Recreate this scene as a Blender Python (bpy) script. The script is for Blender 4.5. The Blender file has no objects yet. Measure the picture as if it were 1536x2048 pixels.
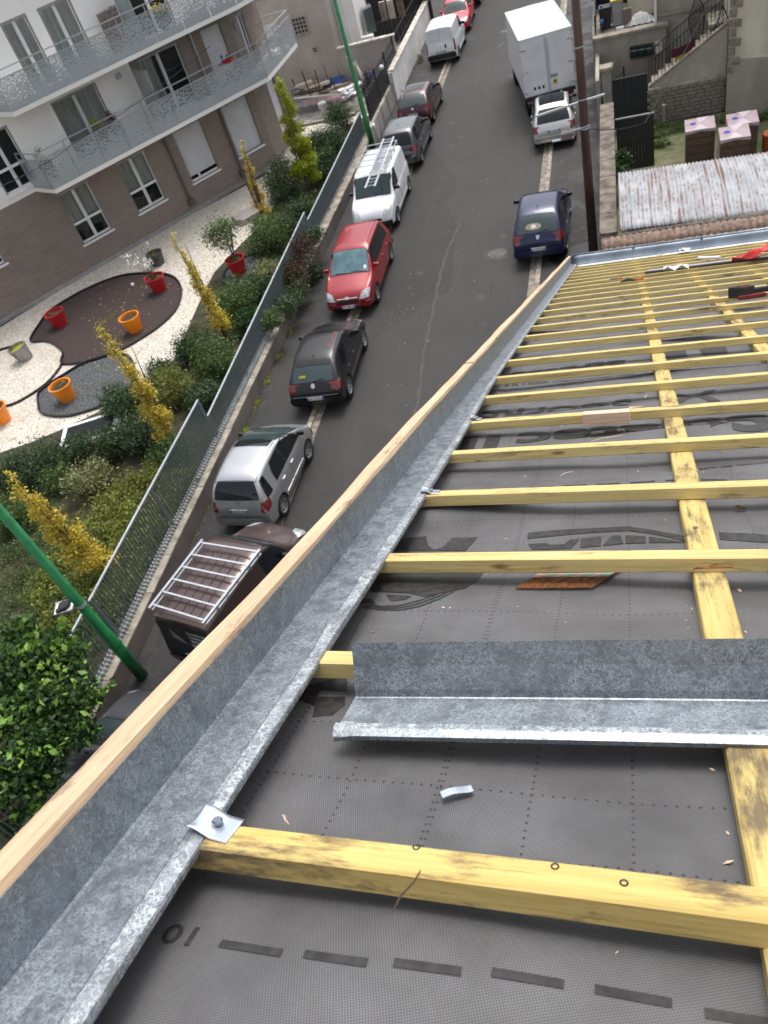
import bpy, bmesh, math, random
import numpy as np
from mathutils import Vector, Matrix
from mathutils.bvhtree import BVHTree
sc = bpy.context.scene
COL = sc.collection
rnd = random.Random(7)
R = math.radians

# ------------------------------------------------------------------ camera, sky, sun
F_PX, CX, CY = 1550.0, 768.0, 1024.0
def _n(v): return v/np.linalg.norm(v)
_dn = _n(np.array([1335-CX, 2570-CY, F_PX]))
_st = np.array([1201-CX, -704-CY, F_PX]); _st = _n(_st-_dn*(_st@_dn))
WM = np.array([np.cross(_st, -_dn), _st, -_dn])      # rows: world x, y, z in lens axes
CAM = np.array([0.0, 0.0, 13.2])
cam = bpy.data.cameras.new('camera'); camo = bpy.data.objects.new('camera', cam); COL.objects.link(camo)
cam.sensor_fit = 'VERTICAL'; cam.sensor_height = 24.0; cam.sensor_width = 18.0
cam.lens = 24.0*F_PX/2048; cam.clip_start = 0.05; cam.clip_end = 1500
camo.matrix_world = Matrix([[WM[0][0], -WM[0][1], -WM[0][2], CAM[0]],
                            [WM[1][0], -WM[1][1], -WM[1][2], CAM[1]],
                            [WM[2][0], -WM[2][1], -WM[2][2], CAM[2]], [0, 0, 0, 1]])
sc.camera = camo
cam.dof.use_dof = True; cam.dof.focus_distance = 1.7; cam.dof.aperture_fstop = 6.5
SUN_EL, SUN_AZ = R(64), R(10)
world = bpy.data.worlds.new('World'); sc.world = world; world.use_nodes = True
nt = world.node_tree; bg = nt.nodes['Background']
sky = nt.nodes.new('ShaderNodeTexSky'); sky.sky_type = 'NISHITA'; sky.sun_disc = False
sky.sun_elevation = SUN_EL; sky.sun_rotation = SUN_AZ; sky.air_density = 1.0; sky.dust_density = 4.0; sky.ozone_density = 1.0
hs = nt.nodes.new('ShaderNodeHueSaturation'); hs.inputs['Saturation'].default_value = 0.30
nt.links.new(sky.outputs[0], hs.inputs['Color']); nt.links.new(hs.outputs[0], bg.inputs[0])
bg.inputs[1].default_value = 0.15
sun = bpy.data.lights.new('sun', 'SUN'); sun.energy = 0.9; sun.angle = R(24); sun.color = (1.0, 0.97, 0.92)
suno = bpy.data.objects.new('sun', sun); COL.objects.link(suno)
_sd = Vector((math.sin(SUN_AZ)*math.cos(SUN_EL), math.cos(SUN_AZ)*math.cos(SUN_EL), math.sin(SUN_EL)))
suno.rotation_euler = _sd.to_track_quat('Z', 'Y').to_euler(); suno.location = (0, 0, 40)
vs = sc.view_settings; sc.display_settings.display_device = 'sRGB'
vs.view_transform = "Standard"; vs.look = "None"; vs.gamma = 1; vs.exposure = 0.74; vs.use_curve_mapping = False

# ------------------------------------------------------------------ unprojection helpers (photo pixel -> point in the place)
def ray(u, v): return WM@np.array([u-CX, v-CY, F_PX])
def atz(u, v, z): r = ray(u, v); return CAM+r*(z-CAM[2])/r[2]
def aty(u, v, y): r = ray(u, v); return CAM+r*(y-CAM[1])/r[1]
def atx(u, v, x): r = ray(u, v); return CAM+r*(x-CAM[0])/r[0]

# ------------------------------------------------------------------ mesh helpers
class MB:
    def __init__(s): s.v = []; s.f = []
    def add(s, vs_, fs_):
        o = len(s.v); s.v += [tuple(map(float, p)) for p in vs_]; s.f += [tuple(i+o for i in f) for f in fs_]; return s
    def box(s, c, d, rz=0.0, M=None):
        x, y, z = (k/2 for k in d); cs, sn = math.cos(rz), math.sin(rz); P = []
        for a, b, e in ((-x,-y,-z),(x,-y,-z),(x,y,-z),(-x,y,-z),(-x,-y,z),(x,-y,z),(x,y,z),(-x,y,z)):
            p = Vector((a*cs-b*sn, a*sn+b*cs, e))
            if M is not None: p = M@Vector((a, b, e))
            P.append((c[0]+p[0], c[1]+p[1], c[2]+p[2]))
        return s.add(P, [(0,3,2,1),(4,5,6,7),(0,1,5,4),(1,2,6,5),(2,3,7,6),(3,0,4,7)])
    def bar(s, a, b, w, h, up=(0,0,1)):
        a, b = Vector(a), Vector(b); d = (b-a).normalized(); u = Vector(up)
        if abs(d.dot(u)) > .98: u = Vector((0, 1, 0))
        x = d.cross(u).normalized(); z = x.cross(d); P = []
        for p in (a, b):
            for i, j in ((-1,-1),(1,-1),(1,1),(-1,1)): P.append(p+x*(i*w/2)+z*(j*h/2))
        return s.add(P, [(0,1,2,3),(7,6,5,4),(0,4,5,1),(1,5,6,2),(2,6,7,3),(3,7,4,0)])
    def tube(s, pts, r, n=8, cap=True):
        pts = [Vector(p) for p in pts]; rr = r if isinstance(r, (list, tuple)) else [r]*len(pts)
        P = []; pu = None
        for i, p in enumerate(pts):
            d = (pts[min(i+1, len(pts)-1)]-pts[max(i-1, 0)]).normalized()
            u = pu if pu is not None else (Vector((0,0,1)) if abs(d.z) < .9 else Vector((1,0,0)))
            x = d.cross(u).normalized(); u = x.cross(d).normalized(); pu = u
            for k in range(n):
                a = 2*math.pi*k/n; P.append(p+(x*math.cos(a)+u*math.sin(a))*rr[i])
        Fc = []
        for i in range(len(pts)-1):
            for k in range(n): Fc.append((i*n+k, i*n+(k+1)%n, (i+1)*n+(k+1)%n, (i+1)*n+k))
        if cap: Fc += [tuple(range(n))[::-1], tuple((len(pts)-1)*n+k for k in range(n))]
        return s.add(P, Fc)
    def lathe(s, prof, c=(0,0,0), n=20, axis='z'):
        P = []
        for r_, h in prof:
            for k in range(n):
                a = 2*math.pi*k/n; q = (r_*math.cos(a), r_*math.sin(a), h)
                if axis == 'x': q = (q[2], q[0], q[1])
                if axis == 'y': q = (q[0], q[2], q[1])
                P.append((q[0]+c[0], q[1]+c[1], q[2]+c[2]))
        Fc = []
        for i in range(len(prof)-1):
            for k in range(n): Fc.append((i*n+k, i*n+(k+1)%n, (i+1)*n+(k+1)%n, (i+1)*n+k))
        return s.add(P, Fc)
    def prism(s, poly, h0, h1, plane='xy'):
        n = len(poly)
        def q(p, h): return (p[0], p[1], h) if plane == 'xy' else ((p[0], h, p[1]) if plane == 'xz' else (h, p[0], p[1]))
        return s.add([q(p, h0) for p in poly]+[q(p, h1) for p in poly],
                     [tuple(range(n))[::-1], tuple(range(n, 2*n))]+[(i, (i+1)%n, (i+1)%n+n, i+n) for i in range(n)])
    def grid(s, fn, nu, nv, closeu=False):
        P = [fn(i/nu, j/nv) for j in range(nv+1) for i in range(nu+1)]
        return s.add(P, [(j*(nu+1)+i, j*(nu+1)+i+1, (j+1)*(nu+1)+i+1, (j+1)*(nu+1)+i) for j in range(nv) for i in range(nu)])
    def build(s, name, m, parent=None, smooth=False, world=True, kind=None, label=None, bevel=0, solid=0, **kw):
        off = Vector((0, 0, 0))
        if parent is not None and world: off = WLOC.get(parent.name, Vector((0,0,0)))
        me = bpy.data.meshes.new(name)
        me.from_pydata([(p[0]-off[0], p[1]-off[1], p[2]-off[2]) for p in s.v], [], s.f)
        me.materials.append(m)
        if smooth: me.shade_smooth()
        me.update()
        if bevel:
            bm = bmesh.new(); bm.from_mesh(me); bmesh.ops.remove_doubles(bm, verts=bm.verts, dist=1e-5)
            bmesh.ops.recalc_face_normals(bm, faces=bm.faces)
            bmesh.ops.bevel(bm, geom=[e for e in bm.edges if len(e.link_faces) == 2 and e.calc_face_angle(0) > .6], offset=bevel, segments=2, affect='EDGES', profile=.6)
            bm.to_mesh(me); bm.free()
        o = bpy.data.objects.new(name, me); COL.objects.link(o)
        if solid:
            md = o.modifiers.new('thick', 'SOLIDIFY'); md.thickness = solid
        if parent is not None: o.parent = parent
        if kind: o['kind'] = kind
        if label: o['label'] = label
        for k, v_ in kw.items(): o[k] = v_
        return o
WLOC = {}
def thing(name, label, cat, loc=(0,0,0), rot=(0,0,0), group=None):
    o = bpy.data.objects.new(name, None); COL.objects.link(o); o.empty_display_size = .2
    o.location = loc; o.rotation_euler = rot; o['label'] = label; o['category'] = cat
    if group: o['group'] = group
    WLOC[o.name] = Vector(loc); return o
def inst(src, parent, loc, rot=(0,0,0), scale=None, name=None):
    o = src.copy(); COL.objects.link(o); o.parent = parent; o.location = loc; o.rotation_euler = rot
    if scale: o.scale = scale
    return o
def copy_tree(o, parent=None):
    c = o.copy(); COL.objects.link(c); c.parent = parent
    for ch in o.children: copy_tree(ch, c)
    return c

# ------------------------------------------------------------------ material helpers
def newmat(name):
    m = bpy.data.materials.new(name); m.use_nodes = True; t = m.node_tree; b = t.nodes['Principled BSDF']; return m, t, b
def N(t, typ, **kw):
    n = t.nodes.new(typ)
    for k, v in kw.items():
        if k in n.inputs: n.inputs[k].default_value = v
        else: setattr(n, k, v)
    return n
def ramp(t, src, stops):
    r = t.nodes.new('ShaderNodeValToRGB'); cr = r.color_ramp
    while len(cr.elements) > 1: cr.elements.remove(cr.elements[0])
    cr.elements[0].position = stops[0][0]; cr.elements[0].color = (*stops[0][1], 1) if isinstance(stops[0][1], tuple) else (stops[0][1],)*3+(1,)
    for p, c in stops[1:]:
        e = cr.elements.new(p); e.color = (*c, 1) if isinstance(c, tuple) else (c, c, c, 1)
    t.links.new(src, r.inputs[0]); return r.outputs[0]
def mixc(t, f, a, b, blend='MIX'):
    m = t.nodes.new('ShaderNodeMix'); m.data_type = 'RGBA'; m.blend_type = blend
    for i, s_ in ((0, f), (6, a), (7, b)):
        if hasattr(s_, 'is_linked') or hasattr(s_, 'links'): t.links.new(s_, m.inputs[i])
        else: m.inputs[i].default_value = (*s_, 1) if isinstance(s_, tuple) else s_
    return m.outputs[2]
def math_(t, op, a, b=None, c=None, clamp=False):
    m = t.nodes.new('ShaderNodeMath'); m.operation = op; m.use_clamp = clamp
    for i, s_ in enumerate((a, b, c)):
        if s_ is None: continue
        if hasattr(s_, 'links'): t.links.new(s_, m.inputs[i])
        else: m.inputs[i].default_value = s_
    return m.outputs[0]
def coords(t, scale=(1,1,1), rand=False, kind='Object'):
    tc = t.nodes.new('ShaderNodeTexCoord'); mp = t.nodes.new('ShaderNodeMapping'); mp.inputs['Scale'].default_value = scale
    t.links.new(tc.outputs[kind], mp.inputs['Vector'])
    if rand:
        oi = t.nodes.new('ShaderNodeObjectInfo'); mm = math_(t, 'MULTIPLY', oi.outputs['Random'], 37.0)
        cx = t.nodes.new('ShaderNodeCombineXYZ'); t.links.new(mm, cx.inputs[0]); t.links.new(mm, cx.inputs[1]); t.links.new(mm, cx.inputs[2])
        t.links.new(cx.outputs[0], mp.inputs['Location'])
    return mp.outputs[0]
def noise(t, vec, scale, detail=4, rough=.55, dist=0.0):
    n = N(t, 'ShaderNodeTexNoise', Scale=scale, Detail=detail, Roughness=rough, Distortion=dist); t.links.new(vec, n.inputs['Vector']); return n.outputs[0]
def bump(t, b, h, dist=.01, strength=.5):
    bp = N(t, 'ShaderNodeBump', Distance=dist, Strength=strength); t.links.new(h, bp.inputs['Height']); t.links.new(bp.outputs[0], b.inputs['Normal'])
def mat(name, col, rough=.6, metal=0.0, var=.12, scale=3.0, detail=5, bmp=0.0, bscale=60.0, rand=False, col2=None, spec=.5, coat=0, vscale=(1,1,1), lo=.35, hi=.65):
    m, t, b = newmat(name); co = coords(t, vscale, rand)
    nz = noise(t, co, scale, detail)
    c2 = col2 if col2 else tuple(max(0, c*(1-var*2)) for c in col)
    c1 = col if col2 else tuple(min(1, c*(1+var)) for c in col)
    t.links.new(ramp(t, nz, [(lo, c2), (hi, c1)]), b.inputs['Base Color'])
    b.inputs['Roughness'].default_value = rough; b.inputs['Metallic'].default_value = metal
    b.inputs['Specular IOR Level'].default_value = spec; b.inputs['Coat Weight'].default_value = coat; b.inputs['Coat Roughness'].default_value = .04
    if bmp: bump(t, b, noise(t, co, bscale, 3), .01, bmp)
    return m

def m_wood(name, light, dark, dirt=(.08,.06,.05), dirtlev=.58, grain=70):
    m, t, b = newmat(name); co = coords(t, (1, 1, 1), True)
    g = noise(t, coords(t, (1.2, 26, 26), True), 3.0, 5, .6, .8)
    c = ramp(t, g, [(.3, dark), (.55, light), (.75, tuple(min(1, k*1.12) for k in light))])
    big = noise(t, coords(t, (2.5, 9, 9), True), 1.0, 4)
    c = mixc(t, ramp(t, big, [(.42, 0.0), (.7, .55)]), c, tuple(k*.72 for k in light))
    vo = N(t, 'ShaderNodeTexVoronoi', Scale=3.2, Randomness=1.0); t.links.new(coords(t, (1.0, 3.4, 3.4), True), vo.inputs['Vector'])
    c = mixc(t, ramp(t, vo.outputs[0], [(.04, .8), (.085, 0.0)]), c, (.16, .08, .03))
    dn = noise(t, coords(t, (3.5, 14, 14), True), 1.6, 7, .7)
    hair = noise(t, coords(t, (1.5, 60, 60), True), 4.0, 3, .6); c = mixc(t, ramp(t, hair, [(.30, .55), (.40, 0.0)]), c, tuple(k*.45 for k in dark))
    c = mixc(t, ramp(t, dn, [(dirtlev, 0.0), (dirtlev+.12, .8)]), c, dirt)
    t.links.new(c, b.inputs['Base Color']); b.inputs['Roughness'].default_value = .7; b.inputs['Specular IOR Level'].default_value = .25
    bump(t, b, g, .002, .5); return m
M = {}
M['batten'] = m_wood('treated_yellow_pine', (.68, .54, .235), (.51, .38, .14), dirtlev=.56)
M['batten_dirty'] = m_wood('scuffed_yellow_pine', (.68, .51, .185), (.49, .34, .10), dirtlev=.49)
M['rafter'] = m_wood('weathered_yellow_pine', (.62, .475, .18), (.43, .31, .10), dirtlev=.49)
M['board'] = m_wood('planed_pale_pine', (.68, .47, .30), (.56, .36, .21), dirtlev=.68)
def m_zinc(name, base=(.150,.166,.185), veins=(.46,.51,.55), sc_=160, metal=.68, blotch=.55):
    m, t, b = newmat(name); co = coords(t, (1, 1, 1))
    n1 = noise(t, co, sc_*.62, 3.0, .55, .9)
    line = math_(t, 'ABSOLUTE', math_(t, 'SUBTRACT', n1, .5))
    f1 = ramp(t, line, [(.0, 1.0), (.016, .85), (.034, 0.0)])
    n1b = noise(t, co, sc_*1.3, 2.0, .5, .6); f1b = ramp(t, math_(t, 'ABSOLUTE', math_(t, 'SUBTRACT', n1b, .5)), [(.0, .75), (.03, .5), (.05, 0.0)])
    n2 = noise(t, co, sc_*.16, 4, .6, .6)
    patch = ramp(t, n2, [(.36, 0.0), (.54, 1.0)])
    vein = math_(t, 'MAXIMUM', f1, math_(t, 'MULTIPLY', f1b, patch))
    vein = math_(t, 'MULTIPLY', vein, math_(t, 'ADD', math_(t, 'MULTIPLY', patch, .6), .4))
    n3 = noise(t, co, 7, 4, .6)
    bs = mixc(t, ramp(t, n3, [(.35, 0.0), (.68, blotch)]), base, tuple(k*1.75 for k in base))
    n4 = noise(t, co, sc_*.45, 4, .65, 1.0)
    bs = mixc(t, ramp(t, n4, [(.46, 0.0), (.54, .6)]), bs, tuple(k*1.75 for k in base))
    c = mixc(t, math_(t, 'MULTIPLY', vein, .85), bs, veins)
    t.links.new(c, b.inputs['Base Color']); b.inputs['Metallic'].default_value = metal
    t.links.new(ramp(t, n2, [(.3, .34), (.7, .52)]), b.inputs['Roughness'])
    bump(t, b, noise(t, co, 9, 3), .004, .35); return m
M['zinc'] = m_zinc('galvanised_zinc_sheet')
M['zinc_lip'] = m_zinc('galvanised_zinc_worn_lip', (.19,.208,.225), (.66,.71,.75), 95, .5, .4)
M['zinc2'] = mat('zinc_gutter', (.30,.34,.39), .3, .85, .12, 4)
M['zinc_clip'] = mat('bright_zinc_clip', (.62,.68,.76), .25, .75, .08, 12)
def m_membrane():
    m, t, b = newmat('roofing_underlay_fabric'); co = coords(t)
    sp = t.nodes.new('ShaderNodeSeparateXYZ'); t.links.new(co, sp.inputs[0]); X, Y = sp.outputs[0], sp.outputs[1]
    k = 2*math.pi/.0030
    a = math_(t, 'SINE', math_(t, 'MULTIPLY', math_(t, 'ADD', X, math_(t, 'MULTIPLY', Y, .35)), k))
    c_ = math_(t, 'SINE', math_(t, 'MULTIPLY', math_(t, 'SUBTRACT', Y, math_(t, 'MULTIPLY', X, .35)), k))
    w = math_(t, 'MULTIPLY', math_(t, 'ADD', a, 1.0), math_(t, 'ADD', c_, 1.0))
    weave = ramp(t, math_(t, 'MULTIPLY', w, .25), [(.08, 0.0), (.5, 1.0)])
    n1 = noise(t, co, 7, 5, .6); n2 = noise(t, co, 1.6, 3)
    base = ramp(t, n1, [(.3, (.094,.095,.099)), (.68, (.208,.210,.216))])
    base = mixc(t, ramp(t, n2, [(.35, 0.0), (.7, .5)]), base, (.160,.163,.170))
    c = mixc(t, math_(t, 'MULTIPLY', math_(t, 'SUBTRACT', 1.0, weave), .72), base, (.045,.04,.04))
    # printed rows and columns of dots
    def lines(A, period, off, rad, Bc, pb):
        d = math_(t, 'ABSOLUTE', math_(t, 'SUBTRACT', math_(t, 'FLOORED_MODULO', math_(t, 'ADD', A, off+period/2), period), period/2))
        e = math_(t, 'ABSOLUTE', math_(t, 'SUBTRACT', math_(t, 'FLOORED_MODULO', Bc, pb), pb/2))
        r2 = math_(t, 'ADD', math_(t, 'MULTIPLY', d, d), math_(t, 'MULTIPLY', e, e))
        return math_(t, 'LESS_THAN', r2, rad*rad)
    wob = math_(t, 'MULTIPLY', math_(t, 'SUBTRACT', noise(t, co, 1.8, 2), .5), .02)
    Yw = math_(t, 'ADD', Y, wob)
    l1 = lines(Yw, .121, -.030+.121*0-.062, .0021, X, .0135)
    l2 = lines(X, .125, .0175+.125*0, .0021, Y, .0135)
    l3 = math_(t, 'MULTIPLY', lines(X, 1.0, .262, .0021, Y, .0135), 1.0)
    dots = math_(t, 'MAXIMUM', math_(t, 'MAXIMUM', l1, l2), l3)
    dots = math_(t, 'MULTIPLY', dots, math_(t, 'GREATER_THAN', Y, .62))
    dots = math_(t, 'MULTIPLY', dots, ramp(t, noise(t, co, 90, 2), [(.3, .75), (.5, 1.0)]))
    c = mixc(t, dots, c, (.028,.025,.025))
    sp2 = noise(t, co, 240, 2, .8); c = mixc(t, ramp(t, sp2, [(.74, 0.0), (.78, .6)]), c, (.45,.42,.38))
    t.links.new(c, b.inputs['Base Color']); b.inputs['Roughness'].default_value = .55; b.inputs['Specular IOR Level'].default_value = .45
    bump(t, b, weave, .0008, .5); return m
M['membrane'] = m_membrane()
M['print'] = mat('black_ink_on_fabric', (.026,.025,.025), .6, 0, .3, 60)
def m_asphalt(name, c0, c1, patch=.5, wet=(.025,.024,.024), wetlev=.62):
    m, t, b = newmat(name); co = coords(t)
    fine = noise(t, co, 55, 5, .75); big = noise(t, co, .35, 6, .65); st = noise(t, coords(t, (2.2, .25, 1)), 1.1, 5, .6)
    c = ramp(t, fine, [(.3, c0), (.7, c1)])
    c = mixc(t, ramp(t, big, [(.35, 0.0), (.7, patch)]), c, tuple(k*1.5 for k in c1))
    c = mixc(t, ramp(t, st, [(.5, 0.0), (.8, .25)]), c, tuple(k*1.55 for k in c1))
    w = noise(t, co, 1.1, 5, .6, .6); wm = ramp(t, w, [(wetlev, 0.0), (wetlev+.025, .8)])
    c = mixc(t, wm, c, wet)
    vo = N(t, 'ShaderNodeTexVoronoi', Scale=.32, feature='DISTANCE_TO_EDGE')
    pt = N(t, 'ShaderNodeTexVoronoi', Scale=.22); t.links.new(coords(t, (1.3, .55, 1)), pt.inputs['Vector']); c = mixc(t, ramp(t, pt.outputs[1], [(.55, 0.0), (.58, .35)]), c, tuple(k*.72 for k in c0))
    wv = mixc(t, .18, co, N(t, 'ShaderNodeTexNoise', Scale=2.5).outputs[1]); t.links.new(wv, vo.inputs['Vector'])
    crack = ramp(t, vo.outputs[0], [(.0, .75), (.0035, .5), (.006, 0.0)])
    crm = math_(t, 'MULTIPLY', crack, ramp(t, noise(t, co, .5, 2), [(.48, 0.0), (.6, 1.0)]))
    c = mixc(t, crm, c, (.018,.017,.016))
    sp = N(t, 'ShaderNodeTexVoronoi', Scale=3.0); t.links.new(co, sp.inputs['Vector'])
    c = mixc(t, ramp(t, sp.outputs[0], [(.022, .7), (.03, 0.0)]), c, (.28,.26,.22))
    t.links.new(c, b.inputs['Base Color']); t.links.new(ramp(t, wm, [(0, .82), (1, .5)]), b.inputs['Roughness'])
    bump(t, b, fine, .006, .5); return m
M['road'] = m_asphalt('road_asphalt', (.024,.0225,.021), (.046,.043,.040), .32, wet=(.014,.0135,.013), wetlev=.64)
M['pave'] = m_asphalt('pavement_asphalt', (.022,.021,.021), (.042,.039,.037), .5, (.008,.008,.009), wetlev=.50)
M['ground'] = mat('waste_ground', (.12,.11,.09), .9, 0, .3, .6)
M['kerb'] = mat('granite_kerb', (.36,.31,.25), .8, 0, .25, 5, bmp=.4, rand=True)
M['gutterstone'] = mat('granite_gutter_stone', (.26,.225,.18), .8, 0, .25, 5, bmp=.4, rand=True)
def m_gravel():
    m, t, b = newmat('cream_gravel'); co = coords(t)
    v = N(t, 'ShaderNodeTexVoronoi', Scale=22.0); t.links.new(co, v.inputs['Vector'])
    c = ramp(t, v.outputs[1], [(.15, (.52,.45,.36)), (.45, (.76,.71,.62)), (.8, (.86,.83,.76))])
    c = mixc(t, ramp(t, v.outputs[0], [(.3, 0.0), (.75, .7)]), c, (.30,.25,.19))
    c = mixc(t, ramp(t, noise(t, co, .9, 5, .7), [(.5, 0.0), (.75, .45)]), c, (.36,.31,.22))
    t.links.new(c, b.inputs['Base Color']); b.inputs['Roughness'].default_value = .9; bump(t, b, v.outputs[0], .02, .6); return m
M['gravel'] = m_gravel()
M['mulch'] = mat('brown_mulch', (.070,.048,.044), .95, 0, .4, 14, 6, bmp=.8, bscale=40, col2=(.032,.020,.019), lo=.3, hi=.7)
M['slatechips'] = mat('charcoal_slate_chips', (.20,.21,.22), .7, 0, .4, 16, 3, bmp=.9, bscale=35, col2=(.025,.028,.032), lo=.42, hi=.75)
M['soil'] = mat('planting_soil_and_weeds', (.060,.058,.024), .95, 0, .4, 2.5, 7, bmp=.5, bscale=30, col2=(.022,.022,.012))
M['edging'] = mat('black_edging', (.018,.018,.02), .5)
M['cap_dark'] = mat('mossy_brown_coping', (.25,.215,.175), .95, 0, .3, 3, bmp=.4, bscale=40, rand=True, col2=(.09,.075,.06))
M['darkpipe'] = mat('dark_grey_pipe', (.09,.088,.09), .5, .1, .08)
M['cap'] = mat('concrete_coping', (.42,.38,.31), .9, 0, .3, 3, bmp=.4, bscale=40, rand=True, col2=(.22,.19,.15))
M['wallface'] = mat('taupe_render_wall', (.19,.16,.145), .9, 0, .2, 1.4, 7, bmp=.2, vscale=(1,1,.5), col2=(.13,.11,.10))
M['oldwall'] = mat('stained_old_concrete', (.48,.46,.42), .9, 0, .4, 1.4, 7, bmp=.3, vscale=(1,1,.35), col2=(.16,.14,.11))
M['whitewall'] = mat('white_painted_wall', (.78,.76,.73), .85, 0, .07, 1.2, 6)
M['capdirty'] = mat('dirty_white_coping', (.72,.68,.62), .9, 0, .3, 4, 6, col2=(.35,.31,.26))
M['fence'] = mat('grey_metal_fence', (.17,.205,.215), .5, .2, .08)
M['fence_rail'] = mat('light_grey_fence_rail', (.50,.54,.57), .4, .4, .08)
M['black'] = mat('matt_black_metal', (.012,.013,.016), .6, 0, .2)
M['green'] = mat('green_painted_pole', (.010,.17,.05), .32, 0, .15, 5)
M['rustpole'] = mat('brown_wooden_pole', (.10,.055,.042), .75, 0, .3, 4, 6, vscale=(1,1,.2), col2=(.045,.024,.02), bmp=.3)
M['render_grey'] = mat('grey_house_render', (.36,.325,.30), .9, 0, .08, .8, 7)
M['render_beige'] = mat('weathered_beige_render', (.44,.40,.33), .9, 0, .2, .7, 8, vscale=(1,1,.5), col2=(.29,.26,.22), bmp=.15)
M['render_cream'] = mat('cream_render', (.62,.57,.46), .9, 0, .12, .9, 8)
M['stone'] = mat('rough_grey_stone', (.30,.265,.22), .9, 0, .3, 6, 6, bmp=.7, bscale=20, rand=True, col2=(.15,.13,.105))
M['mortar'] = mat('dark_mortar', (.13,.115,.095), .95, 0, .3, 6)
def m_brick():
    m, t, b = newmat('taupe_long_brick'); tc = t.nodes.new('ShaderNodeTexCoord')
    mp = t.nodes.new('ShaderNodeMapping'); t.links.new(tc.outputs['UV'], mp.inputs[0])
    br = N(t, 'ShaderNodeTexBrick', Scale=1.0, **{'Mortar Size': .006, 'Brick Width': .42, 'Row Height': .055, 'Bias': 0.0})
    br.inputs['Color1'].default_value = (.215,.172,.146,1); br.inputs['Color2'].default_value = (.275,.225,.195,1); br.inputs['Mortar'].default_value = (.12,.095,.08,1)
    t.links.new(mp.outputs[0], br.inputs[0]); n = noise(t, mp.outputs[0], 1.2, 6, .6)
    c = mixc(t, ramp(t, n, [(.35, 0.0), (.7, .45)]), br.outputs[0], (.27,.225,.195))
    t.links.new(c, b.inputs['Base Color']); b.inputs['Roughness'].default_value = .85; return m
M['brick'] = m_brick()
M['white'] = mat('white_facade_render', (.86,.84,.81), .85, 0, .03, .7)
M['pvc'] = mat('white_window_frame', (.80,.80,.80), .4, 0, .03)
M['reveal'] = mat('grey_window_trim', (.30,.29,.29), .5, 0, .08)
M['shutter'] = mat('pale_grey_roller_shutter', (.60,.60,.62), .5, 0, .04, 2)
M['curtain'] = mat('pale_curtain', (.66,.66,.63), .9, 0, .12, 4, vscale=(4,4,.3))
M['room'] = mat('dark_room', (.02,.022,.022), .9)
def m_glass(name='window_glass', tint=(.84,.87,.86), refl=.0):
    m, t, b = newmat(name); b.inputs['Base Color'].default_value = (.02,.03,.03,1); b.inputs['Roughness'].default_value = .03; b.inputs['Specular IOR Level'].default_value = .8
    tr = N(t, 'ShaderNodeBsdfTransparent'); tr.inputs[0].default_value = (*tint, 1); mx = t.nodes.new('ShaderNodeMixShader'); mx.inputs[0].default_value = .68
    t.links.new(b.outputs[0], mx.inputs[1]); t.links.new(tr.outputs[0], mx.inputs[2]); t.links.new(mx.outputs[0], t.nodes['Material Output'].inputs[0]); return m
M['glass'] = m_glass()
M['frost'] = mat('frosted_glass', (.30,.36,.36), .2, 0, .08)
def m_perf():
    m, t, b = newmat('laser_cut_grey_panel'); tc = t.nodes.new('ShaderNodeTexCoord'); mp = t.nodes.new('ShaderNodeMapping'); t.links.new(tc.outputs['UV'], mp.inputs[0])
    mp.inputs['Scale'].default_value = (17, 8.0, 1); mp.inputs['Rotation'].default_value = (0, 0, .45)
    v = N(t, 'ShaderNodeTexVoronoi', Scale=1.0, feature='DISTANCE_TO_EDGE'); v.voronoi_dimensions = '2D'; t.links.new(mp.outputs[0], v.inputs['Vector'])
    sp = t.nodes.new('ShaderNodeSeparateXYZ'); t.links.new(tc.outputs['UV'], sp.inputs[0])
    n = noise(t, tc.outputs['UV'], .8, 3)
    band = ramp(t, sp.outputs[1], [(.20, 1.0), (.26, 0.0), (.97, 0.0), (.985, 1.0)])
    thr = ramp(t, math_(t, 'MULTIPLY', sp.outputs[1], 1.0), [(.2, .36), (.9, .19)])
    hole = math_(t, 'GREATER_THAN', v.outputs[0], math_(t, 'ADD', thr, math_(t, 'MULTIPLY', math_(t, 'SUBTRACT', n, .5), .5)))
    hole = math_(t, 'MULTIPLY', hole, math_(t, 'SUBTRACT', 1.0, band), clamp=True)
    b.inputs['Base Color'].default_value = (.40,.44,.47,1); b.inputs['Metallic'].default_value = .35; b.inputs['Roughness'].default_value = .42
    tr = N(t, 'ShaderNodeBsdfTransparent'); mx = t.nodes.new('ShaderNodeMixShader'); t.links.new(hole, mx.inputs[0])
    t.links.new(b.outputs[0], mx.inputs[1]); t.links.new(tr.outputs[0], mx.inputs[2]); t.links.new(mx.outputs[0], t.nodes['Material Output'].inputs[0]); return m
M['perf'] = m_perf()
M['rail'] = mat('grey_balcony_rail', (.42,.45,.48), .4, .5, .05)
def m_leaf(name, a, b_, c_=None, spec=.35):
    m, t, b = newmat(name); g = t.nodes.new('ShaderNodeNewGeometry'); co = coords(t)
    col = ramp(t, g.outputs['Random Per Island'], [(0.0, a), (.6, b_), (1.0, c_ or b_)])
    n = noise(t, co, 3.0, 3); col = mixc(t, ramp(t, n, [(.35, 0.0), (.7, .5)]), col, tuple(k*.55 for k in a))
    t.links.new(col, b.inputs['Base Color']); b.inputs['Roughness'].default_value = .45; b.inputs['Specular IOR Level'].default_value = spec
    tl = t.nodes.new('ShaderNodeBsdfTranslucent'); t.links.new(col, tl.inputs[0]); mx = t.nodes.new('ShaderNodeMixShader'); mx.inputs[0].default_value = .25
    t.links.new(b.outputs[0], mx.inputs[1]); t.links.new(tl.outputs[0], mx.inputs[2]); t.links.new(mx.outputs[0], t.nodes['Material Output'].inputs[0]); return m
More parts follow.
